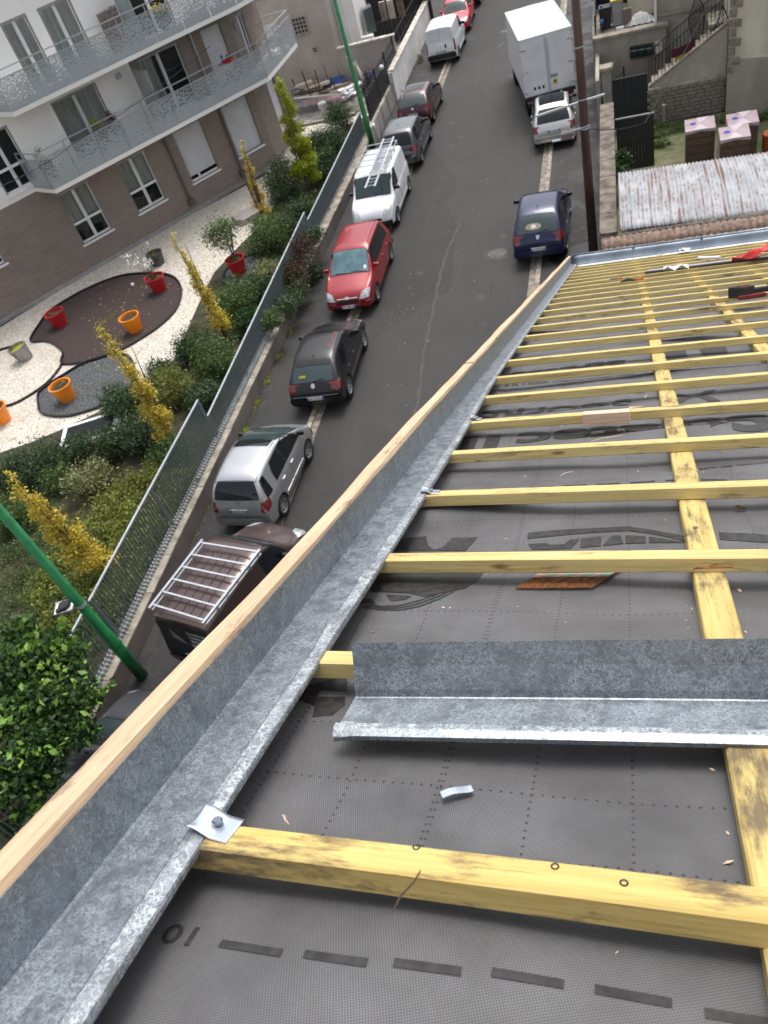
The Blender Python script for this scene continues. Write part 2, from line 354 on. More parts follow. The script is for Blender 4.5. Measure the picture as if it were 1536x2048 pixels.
M['leaf_dark'] = m_leaf('dark_evergreen_leaf', (.028,.055,.022), (.06,.11,.04), (.13,.19,.08))
M['leaf_mid'] = m_leaf('mid_green_leaf', (.05,.095,.022), (.10,.17,.045), (.22,.29,.10))
M['leaf_yellow'] = m_leaf('autumn_yellow_leaf', (.50,.37,.03), (.74,.57,.06), (.82,.72,.22))
M['leaf_lime'] = m_leaf('yellow_green_leaf', (.24,.28,.012), (.42,.47,.025), (.56,.60,.06))
M['leaf_olive'] = m_leaf('olive_weed_leaf', (.09,.12,.02), (.20,.23,.045), (.34,.32,.09))
M['leaf_fresh'] = m_leaf('fresh_green_leaf', (.018,.05,.012), (.035,.085,.02), (.10,.20,.04))
M['leaf_grass'] = m_leaf('yellow_green_grass', (.12,.16,.02), (.24,.28,.045), (.38,.38,.10))
M['leaf_red'] = m_leaf('dark_red_creeper_leaf', (.05,.018,.015), (.10,.035,.025), (.05,.08,.02))
M['leaf_pale'] = m_leaf('pale_variegated_leaf', (.14,.16,.05), (.28,.30,.12), (.48,.48,.28))
M['bark'] = mat('bark', (.11,.075,.05), .9, 0, .3, 12)
M['rubber'] = mat('tyre_rubber', (.012,.012,.013), .75, 0, .2)
M['trim'] = mat('black_car_plastic', (.014,.014,.016), .5, 0, .2)
M['alloy'] = mat('silver_wheel_trim', (.50,.51,.53), .35, .7, .1)
M['carglass'] = mat('tinted_car_glass', (.008,.011,.013), .05, 0, .1, spec=.45)
M['windscreen'] = mat('greenish_windscreen', (.040,.062,.066), .06, 0, .1, 1.5, spec=.5)
M['chrome'] = mat('chrome', (.7,.7,.72), .12, 1.0, .03)
M['lamp_red'] = mat('red_lamp_lens', (.17,.006,.010), .15, 0, .15, 20, coat=1)
M['lamp_clear'] = mat('clear_lamp_lens', (.55,.57,.58), .12, .3, .2, 14, coat=1)
M['lamp_orange'] = mat('orange_lamp_lens', (.8,.22,.02), .3)
M['plate'] = mat('number_plate_white', (.68,.70,.72), .4, 0, .04)
M['blue'] = mat('blue_band', (.02,.06,.42), .4)
M['ink'] = mat('plate_letters', (.02,.02,.03), .5)
M['alu'] = mat('aluminium', (.62,.64,.66), .28, .85, .08, 8)
M['wleth'] = mat('white_lettering', (.75,.75,.75), .5)
def paint(name, col, metal=.0, rough=.30, coat=.5): return mat(name, col, rough, metal, .05, 1.2, coat=coat)
# seam helper: UV writer for planar (s,z) materials
def set_uv(o, fn):
    me = o.data; uv = me.uv_layers.new(name='UVMap')
    for l in me.loops: uv.data[l.index].uv = fn(me.vertices[l.vertex_index].co)
_tc = {}
def text_geo(s, offset=.0):
    if (s, offset) in _tc: return _tc[(s, offset)]
    cu = bpy.data.curves.new('txt', 'FONT'); cu.body = s; cu.offset = offset; cu.resolution_u = 3
    ob = bpy.data.objects.new('txt', cu); COL.objects.link(ob); dg = bpy.context.evaluated_depsgraph_get(); me = ob.evaluated_get(dg).to_mesh()
    V_ = np.array([v.co[:2] for v in me.vertices]); Fc = [tuple(p.vertices) for p in me.polygons]; ob.evaluated_get(dg).to_mesh_clear()
    bpy.data.objects.remove(ob); bpy.data.curves.remove(cu)
    mn, mx = V_.min(0), V_.max(0); V_ = (V_-mn)/(mx-mn); _tc[(s, offset)] = (V_, Fc); return V_, Fc

# ================================================================== own roof in the foreground
S_ = .63; PIT = R(26)
UN = np.array([0, math.sin(PIT), math.cos(PIT)]); UV_ = np.array([0, math.cos(PIT), -math.sin(PIT)])
RO = CAM-UN*S_                                     # local origin on the batten-top plane under the lens
def roof_xyz(x, v, w=0.0): return RO+np.array([1,0,0])*x+UV_*v+UN*w
def rp(u, v, w=0.0):
    r = ray(u, v); q = CAM+r*((w-S_)/(r@UN))-RO; return float(q[0]), float(q@UV_)
roof = thing('house_roof', 'half stripped pitched roof with yellow battens over grey underlay in the foreground', 'roof', tuple(RO), (-PIT, 0, 0))
WLOC[roof.name] = Vector((0,0,0))                 # parts below are written in roof coordinates
ip = lambda x, xs, ys: float(np.interp(x, xs, ys))
XC = lambda v: ip(v, [0, 1.0, 1.4, 2.3, 10.2, 12.4], [-.600, -.602, -.606, -.622, -.662, -.675])
XE = lambda v: ip(v, [0, .6, 1.5, 2.4, 3.4, 5, 8, 12.4], [-.487, -.498, -.507, -.524, -.556, -.565, -.572, -.590])
VE = 10.35
VB = [.642, 1.056, 1.468, 1.872, 2.245, 2.622, 3.016]+[3.016+.3925*k for k in range(1, 19)]
BR = [0, -.2, -1.5, -2.4, -1.6, -.6, 0]      # far edge of each batten
BW, BH, MW = .040, .030, -.060
_rs = np.random.RandomState(3); _ph = _rs.rand(40)*6.28
def sag(x, v):
    # underlay drapes in folds between the battens
    a = .0045*math.sin(2.1*x+9.0*v+_ph[0])+.004*math.sin(5.3*x-14*v+_ph[1])+.002*math.sin(11*x+27*v+_ph[2]+2*math.sin(3*x))
    b_ = .5+.5*math.sin(3.1*x+1.7*v+_ph[3])
    f = math.exp(-((((v+.06*math.sin(2.5*x+v))%.3935)-.12)/.045)**2)
    g = math.exp(-((((v+.09*math.sin(1.9*x+2*v))%.787)-.3)/.03)**2)
    near = min(1, max(0, (v-1.2)/.8))
    return min(.027, a+near*(.016*f*b_+.026*g*(1-b_)))
mb = MB()
nx, nv = 110, 640
mb.grid(lambda a, b: (-.62+a*5.2, -.6+b*10.95, MW+sag(-.62+a*5.2, -.6+b*10.95)), nx, nv)
mb.build('underlay_membrane', M['membrane'], roof, smooth=True)
# battens: one mesh shared by all
def batten_mesh(L=7.0):
    q = MB(); n = 28; prof = [(-BW/2+.002, -BH), (-BW/2, -BH+.002), (-BW/2, -.002), (-BW/2+.003, 0), (BW/2-.003, 0), (BW/2, -.002), (BW/2, -BH+.002), (BW/2-.002, -BH)]
    P = []; r2 = random.Random(5)
    for i in range(n+1):
        w1, w2 = r2.uniform(-.0007, .0007), r2.uniform(-.0007, .0007)
        for (y, z) in prof: P.append((L*i/n, y+(w1 if y < 0 else w2), z+(w2 if z > -.01 else 0)))
    k = len(prof); Fc = [(i*k+j, i*k+(j+1)%k, (i+1)*k+(j+1)%k, (i+1)*k+j) for i in range(n) for j in range(k)]
    Fc += [tuple(range(k)), tuple(n*k+j for j in range(k))[::-1]]
    return q.add(P, Fc)
b0 = batten_mesh().build('batten', M['batten'], roof)
b0.location = (-.585, VB[0]-BW/2, 0)
# the nearest batten runs slightly skew, as laid
b0.rotation_euler = (0, 0, R(-1.3)); b0.location = (-.56, VB[0]-BW/2+.003, 0); b0['label'] = 'nearest batten, scuffed and dirty with three nail heads'; bc = b0; b0 = batten_mesh().build('batten', M['batten'], roof); b0.location = (-.575, VB[1]-BW/2, 0); b0.rotation_euler = (0, 0, R(BR[1])); bc.data = bc.data.copy(); bc.data.materials[0] = M['batten_dirty']; bc.location = (-.56, VB[0]-BW/2+.007, .001); bc.scale = (1, 1.06, 1.13); VB1 = VB[2:]
for i, v in enumerate(VB[2:]):
    dz = rnd.uniform(-.0015, .0015)
    inst(b0, roof, (-.575+(-.06 if i > 2 else 0), v-BW/2+rnd.uniform(-.004, .004), dz), (0, 0, R(BR[i+2] if i+2 < len(BR) else rnd.uniform(-.2, .2))))
for o in roof.children:
    if o.name.startswith('batten.'):
        if 'label' in o: del o['label']
RX = [(.124, .105), (.545, 0), (.985, 0), (1.43, 0), (1.88, 0), (2.33, 0), (2.8, 0), (3.3, 0)]
rm = MB()
RL = 11.1; rn = 30
def rafter():
    q = MB(); P = []; r2 = random.Random(9); w, h = .056, .028
    for i in range(rn+1):
        for (x, z) in ((-w/2, 0), (-w/2, h-.003), (-w/2+.003, h), (w/2-.003, h), (w/2, h-.003), (w/2, 0)):
            P.append((RL*i/rn, x+r2.uniform(-.0008, .0008), z))
    k = 6; return q.add(P, [(i*k+j, (i+1)*k+j, (i+1)*k+(j+1)%k, i*k+(j+1)%k) for i in range(rn) for j in range(k)]+[tuple(range(k))[::-1], tuple(rn*k+j for j in range(k))])
r0 = rafter().build('counter_batten', M['rafter'], roof); r0.location = (.124, -.75, -BH-.028); r0.rotation_euler = (0, 0, R(90))
for x, _ in RX[1:]: inst(r0, roof, (x, -.75, -BH-.028), (0, 0, R(90)))
# verge zinc channel: upstand, floor, folded lip
def loft(prof_fn, v0, v1, n):
    q = MB(); k = None; P = []
    for i in range(n+1):
        v = v0+(v1-v0)*i/n; pr = prof_fn(v); k = len(pr); P += [(x, v, w) for x, w in pr]
    return q.add(P, [(i*k+j, (i+1)*k+j, (i+1)*k+j+1, i*k+j+1) for i in range(n) for j in range(k-1)])
wb = lambda v, a: .0012*math.sin(7*v+a)+.0008*math.sin(19*v+2*a)
def bulge(v): return .007*math.exp(-((v-1.34)/.035)**2)+.004*math.exp(-((v-1.12)/.05)**2)
def chan(v):
    c, e = XC(v), XE(v); w = e-c
    return [(c+.001+wb(v, 1)*.5, .088+wb(v, 3)*.6), (c+.002, .05), (c+.001, .008), (c+.004, .0045), (c+w*.35, .004+wb(v, 2)*.5), (c+w*.76, .0045+wb(v, 5)*.5)]
loft(chan, -.6, 10.55, 420).build('valley_gutter', M['zinc'], roof, smooth=False, label='galvanised sheet channel along the roof verge', solid=.0008)
def lip(v):
    c, e = XC(v), XE(v); w = e-c; b_ = bulge(v)
    return [(c+w*.76, .0046+wb(v, 5)*.5), (c+w*.785, .0060+b_+wb(v, 5)*.7), (c+w*.86, .0060+b_*.7+wb(v, 4)*.8), (c+w*.992, .0052+wb(v, 6)*.8), (e+.0005, .001), (e, -.006), (e-.006, -.008)]
loft(lip, -.6, 10.45, 420).build('gutter_lip', M['zinc_lip'], roof, smooth=False, label='folded outer edge of the zinc channel with bright worn patches')
# verge board: irregular sawn pine
def board(v):
    c = XC(v); wv = .0018*math.sin(5.1*v+1)+.001*math.sin(13*v); hv = .002*math.sin(3.3*v)
    return [(c-.001, .02), (c-.0005, .078+hv), (c-.004-.003*max(0, math.sin(4*v)), .0945+hv), (c-.033+wv, .096+hv), (c-.039+wv, .094+hv), (c-.0405+wv, .088+hv), (c-.0405, -.17), (c-.001, -.17), (c-.001, .02)]
bo = loft(board, -.6, 10.86, 260)
for e_, s_ in ((0, 1), (260, -1)):
    k = 9; fc = tuple(e_*k+j for j in range(8)); bo.f.append(fc if s_ < 0 else fc[::-1])
bd = bo.build('verge_board', M['board'], roof, label='pale planed pine board standing along the verge')
# wood grain of the long members runs along local Y here
mbw = m_wood('planed_pale_pine_long', (.66, .475, .315), (.52, .36, .22), dirtlev=.57)
for n_ in mbw.node_tree.nodes:
    if n_.type == 'MAPPING':
        s3 = n_.inputs['Scale'].default_value; n_.inputs['Scale'].default_value = (s3[1], s3[0], s3[2])
bd.data.materials[0] = mbw
# board joints (thin dark line) as notches
for v in (3.25, 7.0):
    MB().box((XC(v)-.021, v, .0955), (.038, .0008, .0028)).build('board_joint', M['ink'], roof)
# dark underlay strip hanging outside the board
MB().box((-.6455, 1.1, .040), (.002, 3.0, .09)).build('underlay_edge', M['trim'], roof)
# eave: half round gutter and apron
def eave(a, b):
    x = -.66+a*5.4; th = math.pi*(1.0-1.0*b); s = max(0, b-.5)*2; return (x, 10.60+.16*math.cos(th), -.02-.07*math.sin(th)+.12*s*s)
MB().grid(eave, 60, 14).build('eave_gutter', M['zinc2'], roof, smooth=True, solid=.003)
MB().tube([(-.66, 10.77, .102), (4.7, 10.77, .102)], .013, 10).build('gutter_bead', M['zinc2'], roof, smooth=True)
MB().box((2.04, 10.36, .003), (5.36, .17, .004)).build('eave_flashing', M['zinc2'], roof)
g_ = MB(); g_.box((-.665, 10.66, .0), (.004, .26, .19)); g_.build('gutter_end_cap', M['zinc2'], roof)
for x in np.arange(.1, 4.6, .8):
    MB().box((x, 10.765, .112), (.03, .05, .012)).build('gutter_bracket', M['zinc_clip'], roof)
# zinc clips screwed to the battens over the lip
def clip(x, v, sx, sv, rz, lab=None):
    q = MB(); cs, sn = math.cos(rz), math.sin(rz)
    def f(a, b):
        X, V = (a-.5)*sx, (b-.5)*sv; h = .012-.009*min(1, max(0, (a-.25)/.35)) if a > .25 else .012
        h += .004*(b-.5)**2*4*(1-a)
        return (x+X*cs-V*sn, v+X*sn+V*cs, h)
    q.grid(f, 14, 8); o = q.build('zinc_clip', M['zinc_clip'], roof, smooth=True, solid=.0012, label=lab)
    s = MB(); s.lathe([(0, .0115), (.0052, .0115), (.0070, .0095), (.0070, .006), (0, .006)], (x+.001, v+.004, 0), 16)
    so = s.build('screw', M['zinc2'], o, smooth=False, world=False); return o
clip(-.493, .640, .056, .040, R(-8), 'bright square clip held by one round screw head')
clip(-.505, 1.848, .05, .03, R(4)); clip(-.518, 2.62, .04, .03, R(3))
# nail heads and knots on the near battens
def ring(x, v, w=.0006, r_=.0042):
    q = MB(); q.lathe([(r_*.58, w), (r_*.9, w+.0008), (r_, w)], (x, v, 0), 14)
    return q
for u_, v_ in ((835, 1688), (1110, 1735), (1248, 1768)):
    x, v = rp(u_, v_, .0015); ring(x, v-(.005 if u_ < 900 else -.001), .0022, .0046).build('nail_head', M['ink'], roof)
for u_, v_ in ((1391, 1056), (1512, 1310)):
    x, v = rp(u_, v_, -BH); ring(x, v, -BH+.0006, .005).build('nail_head', M['ink'], roof)

# --- print on the underlay
def drape(name, V2, Fc, lift=.0011, cut=.04):
    bm = bmesh.new(); vv = [bm.verts.new((p[0], p[1], 0)) for p in V2]
    for f in Fc:
        try: bm.faces.new([vv[i] for i in f])
        except ValueError: pass
    bmesh.ops.remove_doubles(bm, verts=bm.verts, dist=1e-5)
    bmesh.ops.triangulate(bm, faces=bm.faces)
    for _ in range(3):
        long = [e for e in bm.edges if e.calc_length() > cut]
        if not long: break
        bmesh.ops.subdivide_edges(bm, edges=long, cuts=1); bmesh.ops.triangulate(bm, faces=[f for f in bm.faces if len(f.verts) > 3])
    for v in bm.verts: v.co.z = MW+sag(v.co.x, v.co.y)+lift+.0006*max(0, v.co.y-1)
    bmesh.ops.recalc_face_normals(bm, faces=bm.faces)
    me = bpy.data.meshes.new(name); bm.to_mesh(me); bm.free(); me.materials.append(M['print'])
    o = bpy.data.objects.new(name, me); COL.objects.link(o); o.parent = roof; return o
def rtext(s, x_right, x_left, v_top, v_bot, off=.02):
    V_, Fc = text_geo(s, off); P = [(x_right-(x_right-x_left)*p[0], v_bot-(v_bot-v_top)*p[1]) for p in V_]
    o = drape('printed_text', P, Fc); o['label'] = 'dark printed wording on the underlay'; return o
rtext('Stratec', .40, -.372, 2.43, 2.625, .03); rtext('II', -.43, -.56, 2.42, 2.60, .03)
rtext('X', .30, .13, 2.86, 3.03, .03); rtext('SCOPRE', .0, -.565, 2.84, 3.02, .03)
rtext('Stratec', -.02, -.55, 3.70, 3.82, .03); rtext('II', .42, .14, 3.76, 3.93, .03)
rtext('AVEC RECOUVREMENT PENTE > 30 %', .02, -.54, 3.445, 3.49); rtext('RECOUVREMENT PENTE', .02, -.54, 3.33, 3.37)
rtext('GES CHEVRONS 60 CM', .47, .165, 2.09, 2.125); rtext('LIGNE CHEVRONS MENT', .80, .33, 1.76, 1.79)
rtext('10 CM', -.478, -.60, .523, .549, .01)
# dashes
for (x0, x1, v) in [(-.444,-.371,.533), (-.347,-.277,.536), (-.250,-.180,.540), (-.151,-.082,.544), (-.054,.014,.545), (.041,.11,.541), (.135,.2,.54)]:
    drape('printed_dash', [(x0, v-.0055), (x1, v-.0055), (x1, v+.0045), (x0, v+.0045)], [(0,1,2,3)])
for i in range(14):
    x0 = -.52+i*.085; drape('printed_dash', [(x0, 1.995), (x0+.06, 1.995), (x0+.06, 2.0), (x0, 2.0)], [(0,1,2,3)])
def rpoly(pix, lab=None):
    P = [rp(u, v, MW) for u, v in pix]; o = drape('printed_mark', P, [tuple(range(len(P)))]); return o
# bars and block letters next to the near rafter
rpoly([(1054,1072),(1056,1062),(1255,1050),(1300,1057),(1375,1078),(1376,1090),(1300,1068),(1255,1060)])
rpoly([(1437,1071),(1536,1078),(1536,1088),(1440,1084)])
rpoly([(1056,1082),(1092,1081),(1100,1085),(1128,1085),(1140,1077),(1160,1076),(1142,1094),(1064,1094)])
rpoly([(1162,1076),(1202,1073),(1202,1092),(1160,1093)]); rpoly([(1205,1092),(1225,1072),(1240,1071),(1248,1090)]); rpoly([(1251,1072),(1291,1076),(1292,1090),(1251,1090)]); rpoly([(1298,1077),(1372,1090),(1298,1090)])
# bird-like emblem, partly under the batten
rpoly([(795,1078),(852,1071),(856,1088),(868,1095),(885,1090),(905,1072),(955,1069),(930,1097),(770,1098)])
rpoly([(760,1142),(970,1140),(958,1160),(932,1183),(895,1192),(850,1201),(815,1194),(745,1190),(735,1170)])
rpoly([(773,1196),(825,1200),(812,1206),(783,1209)]); rpoly([(718,1205),(745,1204),(752,1213),(735,1213),(714,1217)])
for k in range(3):
    pts = [(722+k*10, 1221-k*3), (760, 1226-k*3), (800, 1226-k*4), (840, 1219-k*5), (880, 1206-k*5), (908-k*9, 1192-k)]
    P = []
    for (u, v) in pts: P.append((u, v))
    poly = P+[(u, v-2.2) for u, v in P[::-1]]
    V2 = [rp(u, v, MW) for u, v in poly]; n = len(pts)
    drape('printed_mark', V2, [(i, i+1, 2*n-2-i, 2*n-1-i) for i in range(n-1)])
rpoly([(590,1395),(612,1365),(694,1345),(694,1380),(640,1375),(632,1392),(690,1392),(690,1410),(665,1432),(625,1435),(630,1412)])

# --- loose things on the roof
def roof_thing(name, label, cat, x, v, w=0.0, rz=0.0, group=None):
    q = roof_xyz(x, v, w); o = thing(name, label, cat, tuple(q), (-PIT, 0, 0), group)
    o.rotation_mode = 'XYZ'; o.matrix_basis = Matrix.Translation(Vector(q))@Matrix.Rotation(-PIT, 4, 'X')@Matrix.Rotation(rz, 4, 'Z')
    return o
# loose L-shaped flashing lying across the roof
fl = roof_thing('zinc_flashing', 'loose angled galvanised flashing lying across battens below the nail strip', 'flashing', -.42, .951, -.020, R(2.5))
def flf(a, b):
    x = a*.80; pr = [(-.088, -.012), (-.090, -.004), (-.080, .001), (-.045, .0), (-.003, .0), (-.0005, .0006), (.0012, .012), (.013, .045), (.022, .080)]
    j = b*8; i = min(7, int(j)); f = j-i; y = pr[i][0]*(1-f)+pr[i+1][0]*f; z = pr[i][1]*(1-f)+pr[i+1][1]*f
    end = max(0, 1-x/.03)
    return (x+(0 if b > .55 else -.012*(1-b/.55)-.0), y+.003*math.sin(3*x), z+.003*math.sin(2.2*x+1)*b-.004*end*(b < .3))
MB().grid(flf, 60, 32).build('folded_sheet', M['zinc'], fl, world=False, smooth=False, solid=.001)
def flf2(a, b):
    x = -.012+a*.812; y_ = -.0895+b*.022; return (x, y_+.003*math.sin(3*x), float(np.interp(y_, [-.090, -.086, -.080, -.045], [-.008, -.0015, .001, 0.0]))+.0014+.003*math.sin(2.2*x+1)*b*.06)
MB().grid(flf2, 60, 2).build('worn_edge', M['zinc_lip'], fl, world=False, smooth=False)
# collated nail strip
x0, v0 = rp(1030, 1179, MW+.004)
ns = roof_thing('nail_strip', 'rusty paper collated nail strip lying on grey underlay below a batten', 'nails', x0, v0, MW+.006)
M['rust'] = mat('rusty_nail', (.36,.15,.05), .6, .4, .4, 60, col2=(.12,.05,.02), rand=True)
M['tape'] = mat('pink_collating_tape', (.62,.42,.34), .7); M['tapeg'] = mat('green_print_on_tape', (.32,.50,.36), .7)
nm = MB(); dx, dy = .056, .085
nm.tube([(0, 0, 0), (.0025, .0038, 0), (dx-.001, dy-.002, 0)], [.0004, .0017, .0017], 6); nm.tube([(dx-.001, dy-.002, 0), (dx, dy, 0)], [.0036, .0036], 8)
n0 = nm.build('nail', M['rust'], ns, world=False)
for k in range(1, 31): inst(n0, ns, (k*.00485, rnd.uniform(-.0006, .0006), rnd.uniform(-.0004, .0004)))
q = MB(); y0, y1 = .046, .064
q.add([(y0*dx/dy-.003, y0, .0024), (y0*dx/dy+.148, y0, .0024), (y1*dx/dy+.148, y1, .0024), (y1*dx/dy-.003, y1, .0024)], [(0,1,2,3)]).build('tape', M['tape'], ns, world=False, solid=.0004)
for k in range(4):
    xx = .018+k*.036; MB().add([(y0*dx/dy+xx, y0+.002, .0030), (y0*dx/dy+xx+.022, y0+.002, .0030), (y1*dx/dy+xx+.022, y1-.002, .0030), (y1*dx/dy+xx, y1-.002, .0030)], [(0,1,2,3)]).build('tape_print', M['tapeg'], ns, world=False)
# two stray nails on the batten by the rafter
x0, v0 = rp(1388, 1137, .003); x1, v1 = rp(1480, 1134, .003)
for k, (lab, da) in enumerate((('longer of the two rusty nails on the batten above the rafter', 0), ('shorter rusty nail stuck beside the longer one on the batten', .004))):
    o = roof_thing('loose_nail', lab, 'nail', x0+k*.008, v0+da, .0035, R(2+k*3), 'stray nails on the battens')
    ln = .062 if k == 0 else .036
    MB().tube([(0,0,0), (ln, 0, 0), (ln+.004, 0, 0)], [.0015, .0015, .0003], 6).tube([(-.001,0,0), (0,0,0)], [.0032]*2, 8).build('shank', M['rust'], o, world=False)
# shiny offcut strip of zinc
x0, v0 = rp(914, 1584, MW+.003)
o = roof_thing('zinc_offcut', 'small shiny strip of zinc lying on the underlay above the nearest batten', 'offcut', x0, v0, MW+.005, R(28))
MB().grid(lambda a, b: ((a-.5)*.042, (b-.5)*.013, .002*math.sin(a*5)), 8, 2).build('strip', M['zinc_clip'], o, world=False, solid=.0008)
# block of wood
x0, v0 = rp(1213, 838, -.008)
o = roof_thing('wood_offcut', 'short pinkish block of sawn wood resting against a batten', 'offcut', x0, v0, -.003, R(-2))
M['offcut'] = m_wood('fresh_offcut', (.74,.54,.40), (.60,.39,.26), dirtlev=.66)
q = MB().box((0, 0, 0), (.145, .045, .040)); q.build('block', M['offcut'], o, world=False, bevel=.002)
MB().add([(.07, .018, .02), (.12, .030, .022), (.07, .024, .024)], [(0,1,2)]).build('splinter', M['offcut'], o, world=False, solid=.002)
# small bits: shavings, metal scraps
def shaving(px, py, w, ln, rz, lab, m='offcut', c='wood shaving'):
    x, v = rp(px, py, w); o = roof_thing('wood_shaving', lab, c, x, v, w+.003, R(rz))
    MB().tube([(-ln/2, 0, 0), (-ln/6, ln*.06, .003), (ln/6, ln*.02, .004), (ln/2, ln*.12, .001)], [.0005, .0014, .0012, .0004], 5).build('sliver', M[m], o, world=False)
shaving(570, 1645, .006, .022, -50, 'curled shaving on the near end of the nearest batten')
shaving(1135, 950, MW, .045, 35, 'pale splinter on the underlay left of the near rafter')
shaving(1215, 880, .004, .10, 18, 'long pale sliver on the batten below the wood block')
shaving(820, 1790, .0, .06, 68, 'brown bark sliver hanging off the nearest batten', 'rustpole')
shaving(1408, 1200, MW+.01, .05, 80, 'splintered chips along the near rafter edge')
shaving(1294, 795, MW+.02, .05, 70, 'thin curled straw beside the near rafter')
shaving(1050, 957, MW, .012, 10, 'tiny wood chip on the underlay')
for px, py, lab in ((1122, 862, 'small bent metal scrap lying on the letters under the wood block'), (1281, 783, 'shiny folded metal scrap beside the near rafter')):
    x, v = rp(px, py, MW); o = roof_thing('metal_scrap', lab, 'scrap', x, v, MW+.012, R(20))
    MB().grid(lambda a, b: ((a-.5)*.03, (b-.5)*.018, .012*abs(a-.5)), 4, 2).build('piece', M['zinc_clip'], o, world=False, solid=.001)
x, v = rp(1480, 1025, MW); o = roof_thing('debris_clump', 'small brown clump of debris on the right hand underlay', 'debris', x, v, MW+.008)
q = MB(); r2 = random.Random(2)
for k in range(16): q.tube([(r2.uniform(-.012,.012), r2.uniform(-.006,.006), r2.uniform(0,.008)) for _ in range(2)], .0012, 5)
q.build('twigs', M['bark'], o, world=False)
# rod, red plastic bag, tools further down
x0, v0 = rp(1290, 548, .01); x1, v1 = rp(1485, 524, .01)
o = roof_thing('grey_tube', 'long grey metal rod laid over the far battens towards the red plastic', 'rod', x0, v0, .02, math.atan2(v1-v0, x1-x0))
MB().tube([(0,0,0), (math.hypot(x1-x0, v1-v0)+.3, 0, 0)], .014, 10).build('rod', M['rustpole'], o, world=False); MB().tube([(.02,0,.012), (math.hypot(x1-x0, v1-v0)+.3, 0, .012)], .010, 8).build('upper_rod', M['alu'], o, world=False)
M['redplastic'] = mat('red_plastic', (.62,.03,.025), .35, 0, .2, 9); M['darkred'] = mat('dark_red_tool', (.16,.012,.012), .4, 0, .2)
x0, v0 = rp(1505, 520, .02); o = roof_thing('plastic_bag', 'crumpled translucent red plastic bag at the right of the far battens', 'plastic bag', x0, v0, .02)
q = MB(); r2 = np.random.RandomState(4); hz = r2.rand(9, 9)
q.grid(lambda a, b: (-.16+a*.5, (b-.5)*(.10+.5*a*a)+.5*a*a, .01+.12*hz[int(round(a*8))][int(round(b*8))]*(.3+a)), 8, 8).build('bag', M['redplastic'], o, world=False)
x0, v0 = rp(1485, 590, .02); o = roof_thing('nail_gun', 'dark red and black power tool lying across the battens at the right', 'power tool', x0, v0, .015, R(15)); o.scale = (.72, .72, .6)
q = MB(); q.box((-.01, 0, .04), (.13, .16, .11), R(25)); q.build('motor_housing', M['trim'], o, world=False, bevel=.012)
MB().box((-.005, -.03, .085), (.09, .06, .04), R(25)).build('side_cover', M['darkred'], o, world=False, bevel=.008)
MB().box((.16, .045, .03), (.22, .07, .05), R(12)).build('grip', M['trim'], o, world=False, bevel=.012); MB().box((.29, .07, .03), (.07, .10, .09), R(12)).build('battery', M['darkred'], o, world=False, bevel=.008)
MB().box((.03, -.11, .0), (.22, .05, .04), R(8)).build('magazine', M['darkred'], o, world=False, bevel=.006)
x0, v0 = rp(1320, 515, .01); o = roof_thing('white_tag', 'small upright white scrap on the far battens', 'scrap', x0, v0, .01)
MB().box((0, 0, .03), (.025, .12, .01), R(6)).build('tag', M['pvc'], o, world=False)
x0, v0 = rp(1369, 503, .01); o = roof_thing('white_rag', 'crumpled white paper near the eave gutter', 'paper', x0, v0, .01)
MB().grid(lambda a, b: ((a-.5)*.12, (b-.5)*.2, .02+.02*math.sin(7*a+5*b)), 5, 5).build('paper', M['pvc'], o, world=False)
x0, v0 = rp(1397, 518, .01); x1, v1 = rp(1440, 517, .01); o = roof_thing('white_tube', 'short white tube lying on the far battens', 'tube', x0, v0, .02)
MB().tube([(0,0,0), (x1-x0, v1-v0, 0)], .015, 8).build('tube', M['pvc'], o, world=False)
x0, v0 = rp(1256, 562, .01); o = roof_thing('pliers', 'black pliers with orange grips lying on the battens', 'pliers', x0, v0, .012, R(10))
MB().tube([(-.06, 0, 0), (0, .006, .01), (.05, 0, 0)], [.006, .014, .008], 6).build('jaws', M['trim'], o, world=False); MB().tube([(.05, 0, 0), (.13, .012, 0)], .008, 6).build('grip', M['redplastic'], o, world=False)
x0, v0 = rp(1245, 557, .01); o = roof_thing('marker', 'short grey and orange marker beside the pliers', 'marker', x0-.06, v0+.05, .012, R(8))
MB().tube([(-.05, 0, 0), (.02, 0, 0)], .008, 6).build('barrel', M['fence'], o, world=False); MB().tube([(.02, 0, 0), (.06, 0, 0)], .009, 6).build('cap', M['lamp_orange'], o, world=False)
x0, v0 = rp(1352, 544, .01); o = roof_thing('clear_wrap', 'crumpled clear wrapping caught on the grey rod', 'wrapping', x0, v0, .03)
MB().grid(lambda a, b: ((a-.5)*.2, (b-.5)*.16, .02+.02*math.sin(11*a+7*b)), 7, 5).build('film', M['shutter'], o, world=False)

# sawdust and chips scattered on the underlay and along the rafters
rs = np.random.RandomState(12); q = MB()
for k in range(520):
    if k < 260: x, v = RX[k%3][0]+rs.choice([-1, 1])*(.032+abs(rs.randn())*.012), rs.uniform(.6, 6)
    else: x, v = rs.uniform(-.5, 1.2), rs.uniform(.3, 7)
    z = MW+sag(x, v)+.0015; s_ = rs.uniform(.0007, .0022) if k > 40 else rs.uniform(.002, .005); a_ = rs.rand()*3.1; dx_, dy_ = math.cos(a_)*s_*1.8, math.sin(a_)*s_*1.8
    q.add([(x-dx_, v-dy_, z), (x+dy_*.4, v-dx_*.4, z+s_*.5), (x+dx_, v+dy_, z+s_*.3), (x-dy_*.4, v+dx_*.4, z)], [(0,1,2,3)])
sd_ = q.build('sawdust', M['offcut'], None, kind='stuff'); sd_.matrix_world = roof.matrix_basis if False else Matrix.Translation(Vector(RO))@Matrix.Rotation(-PIT, 4, 'X')

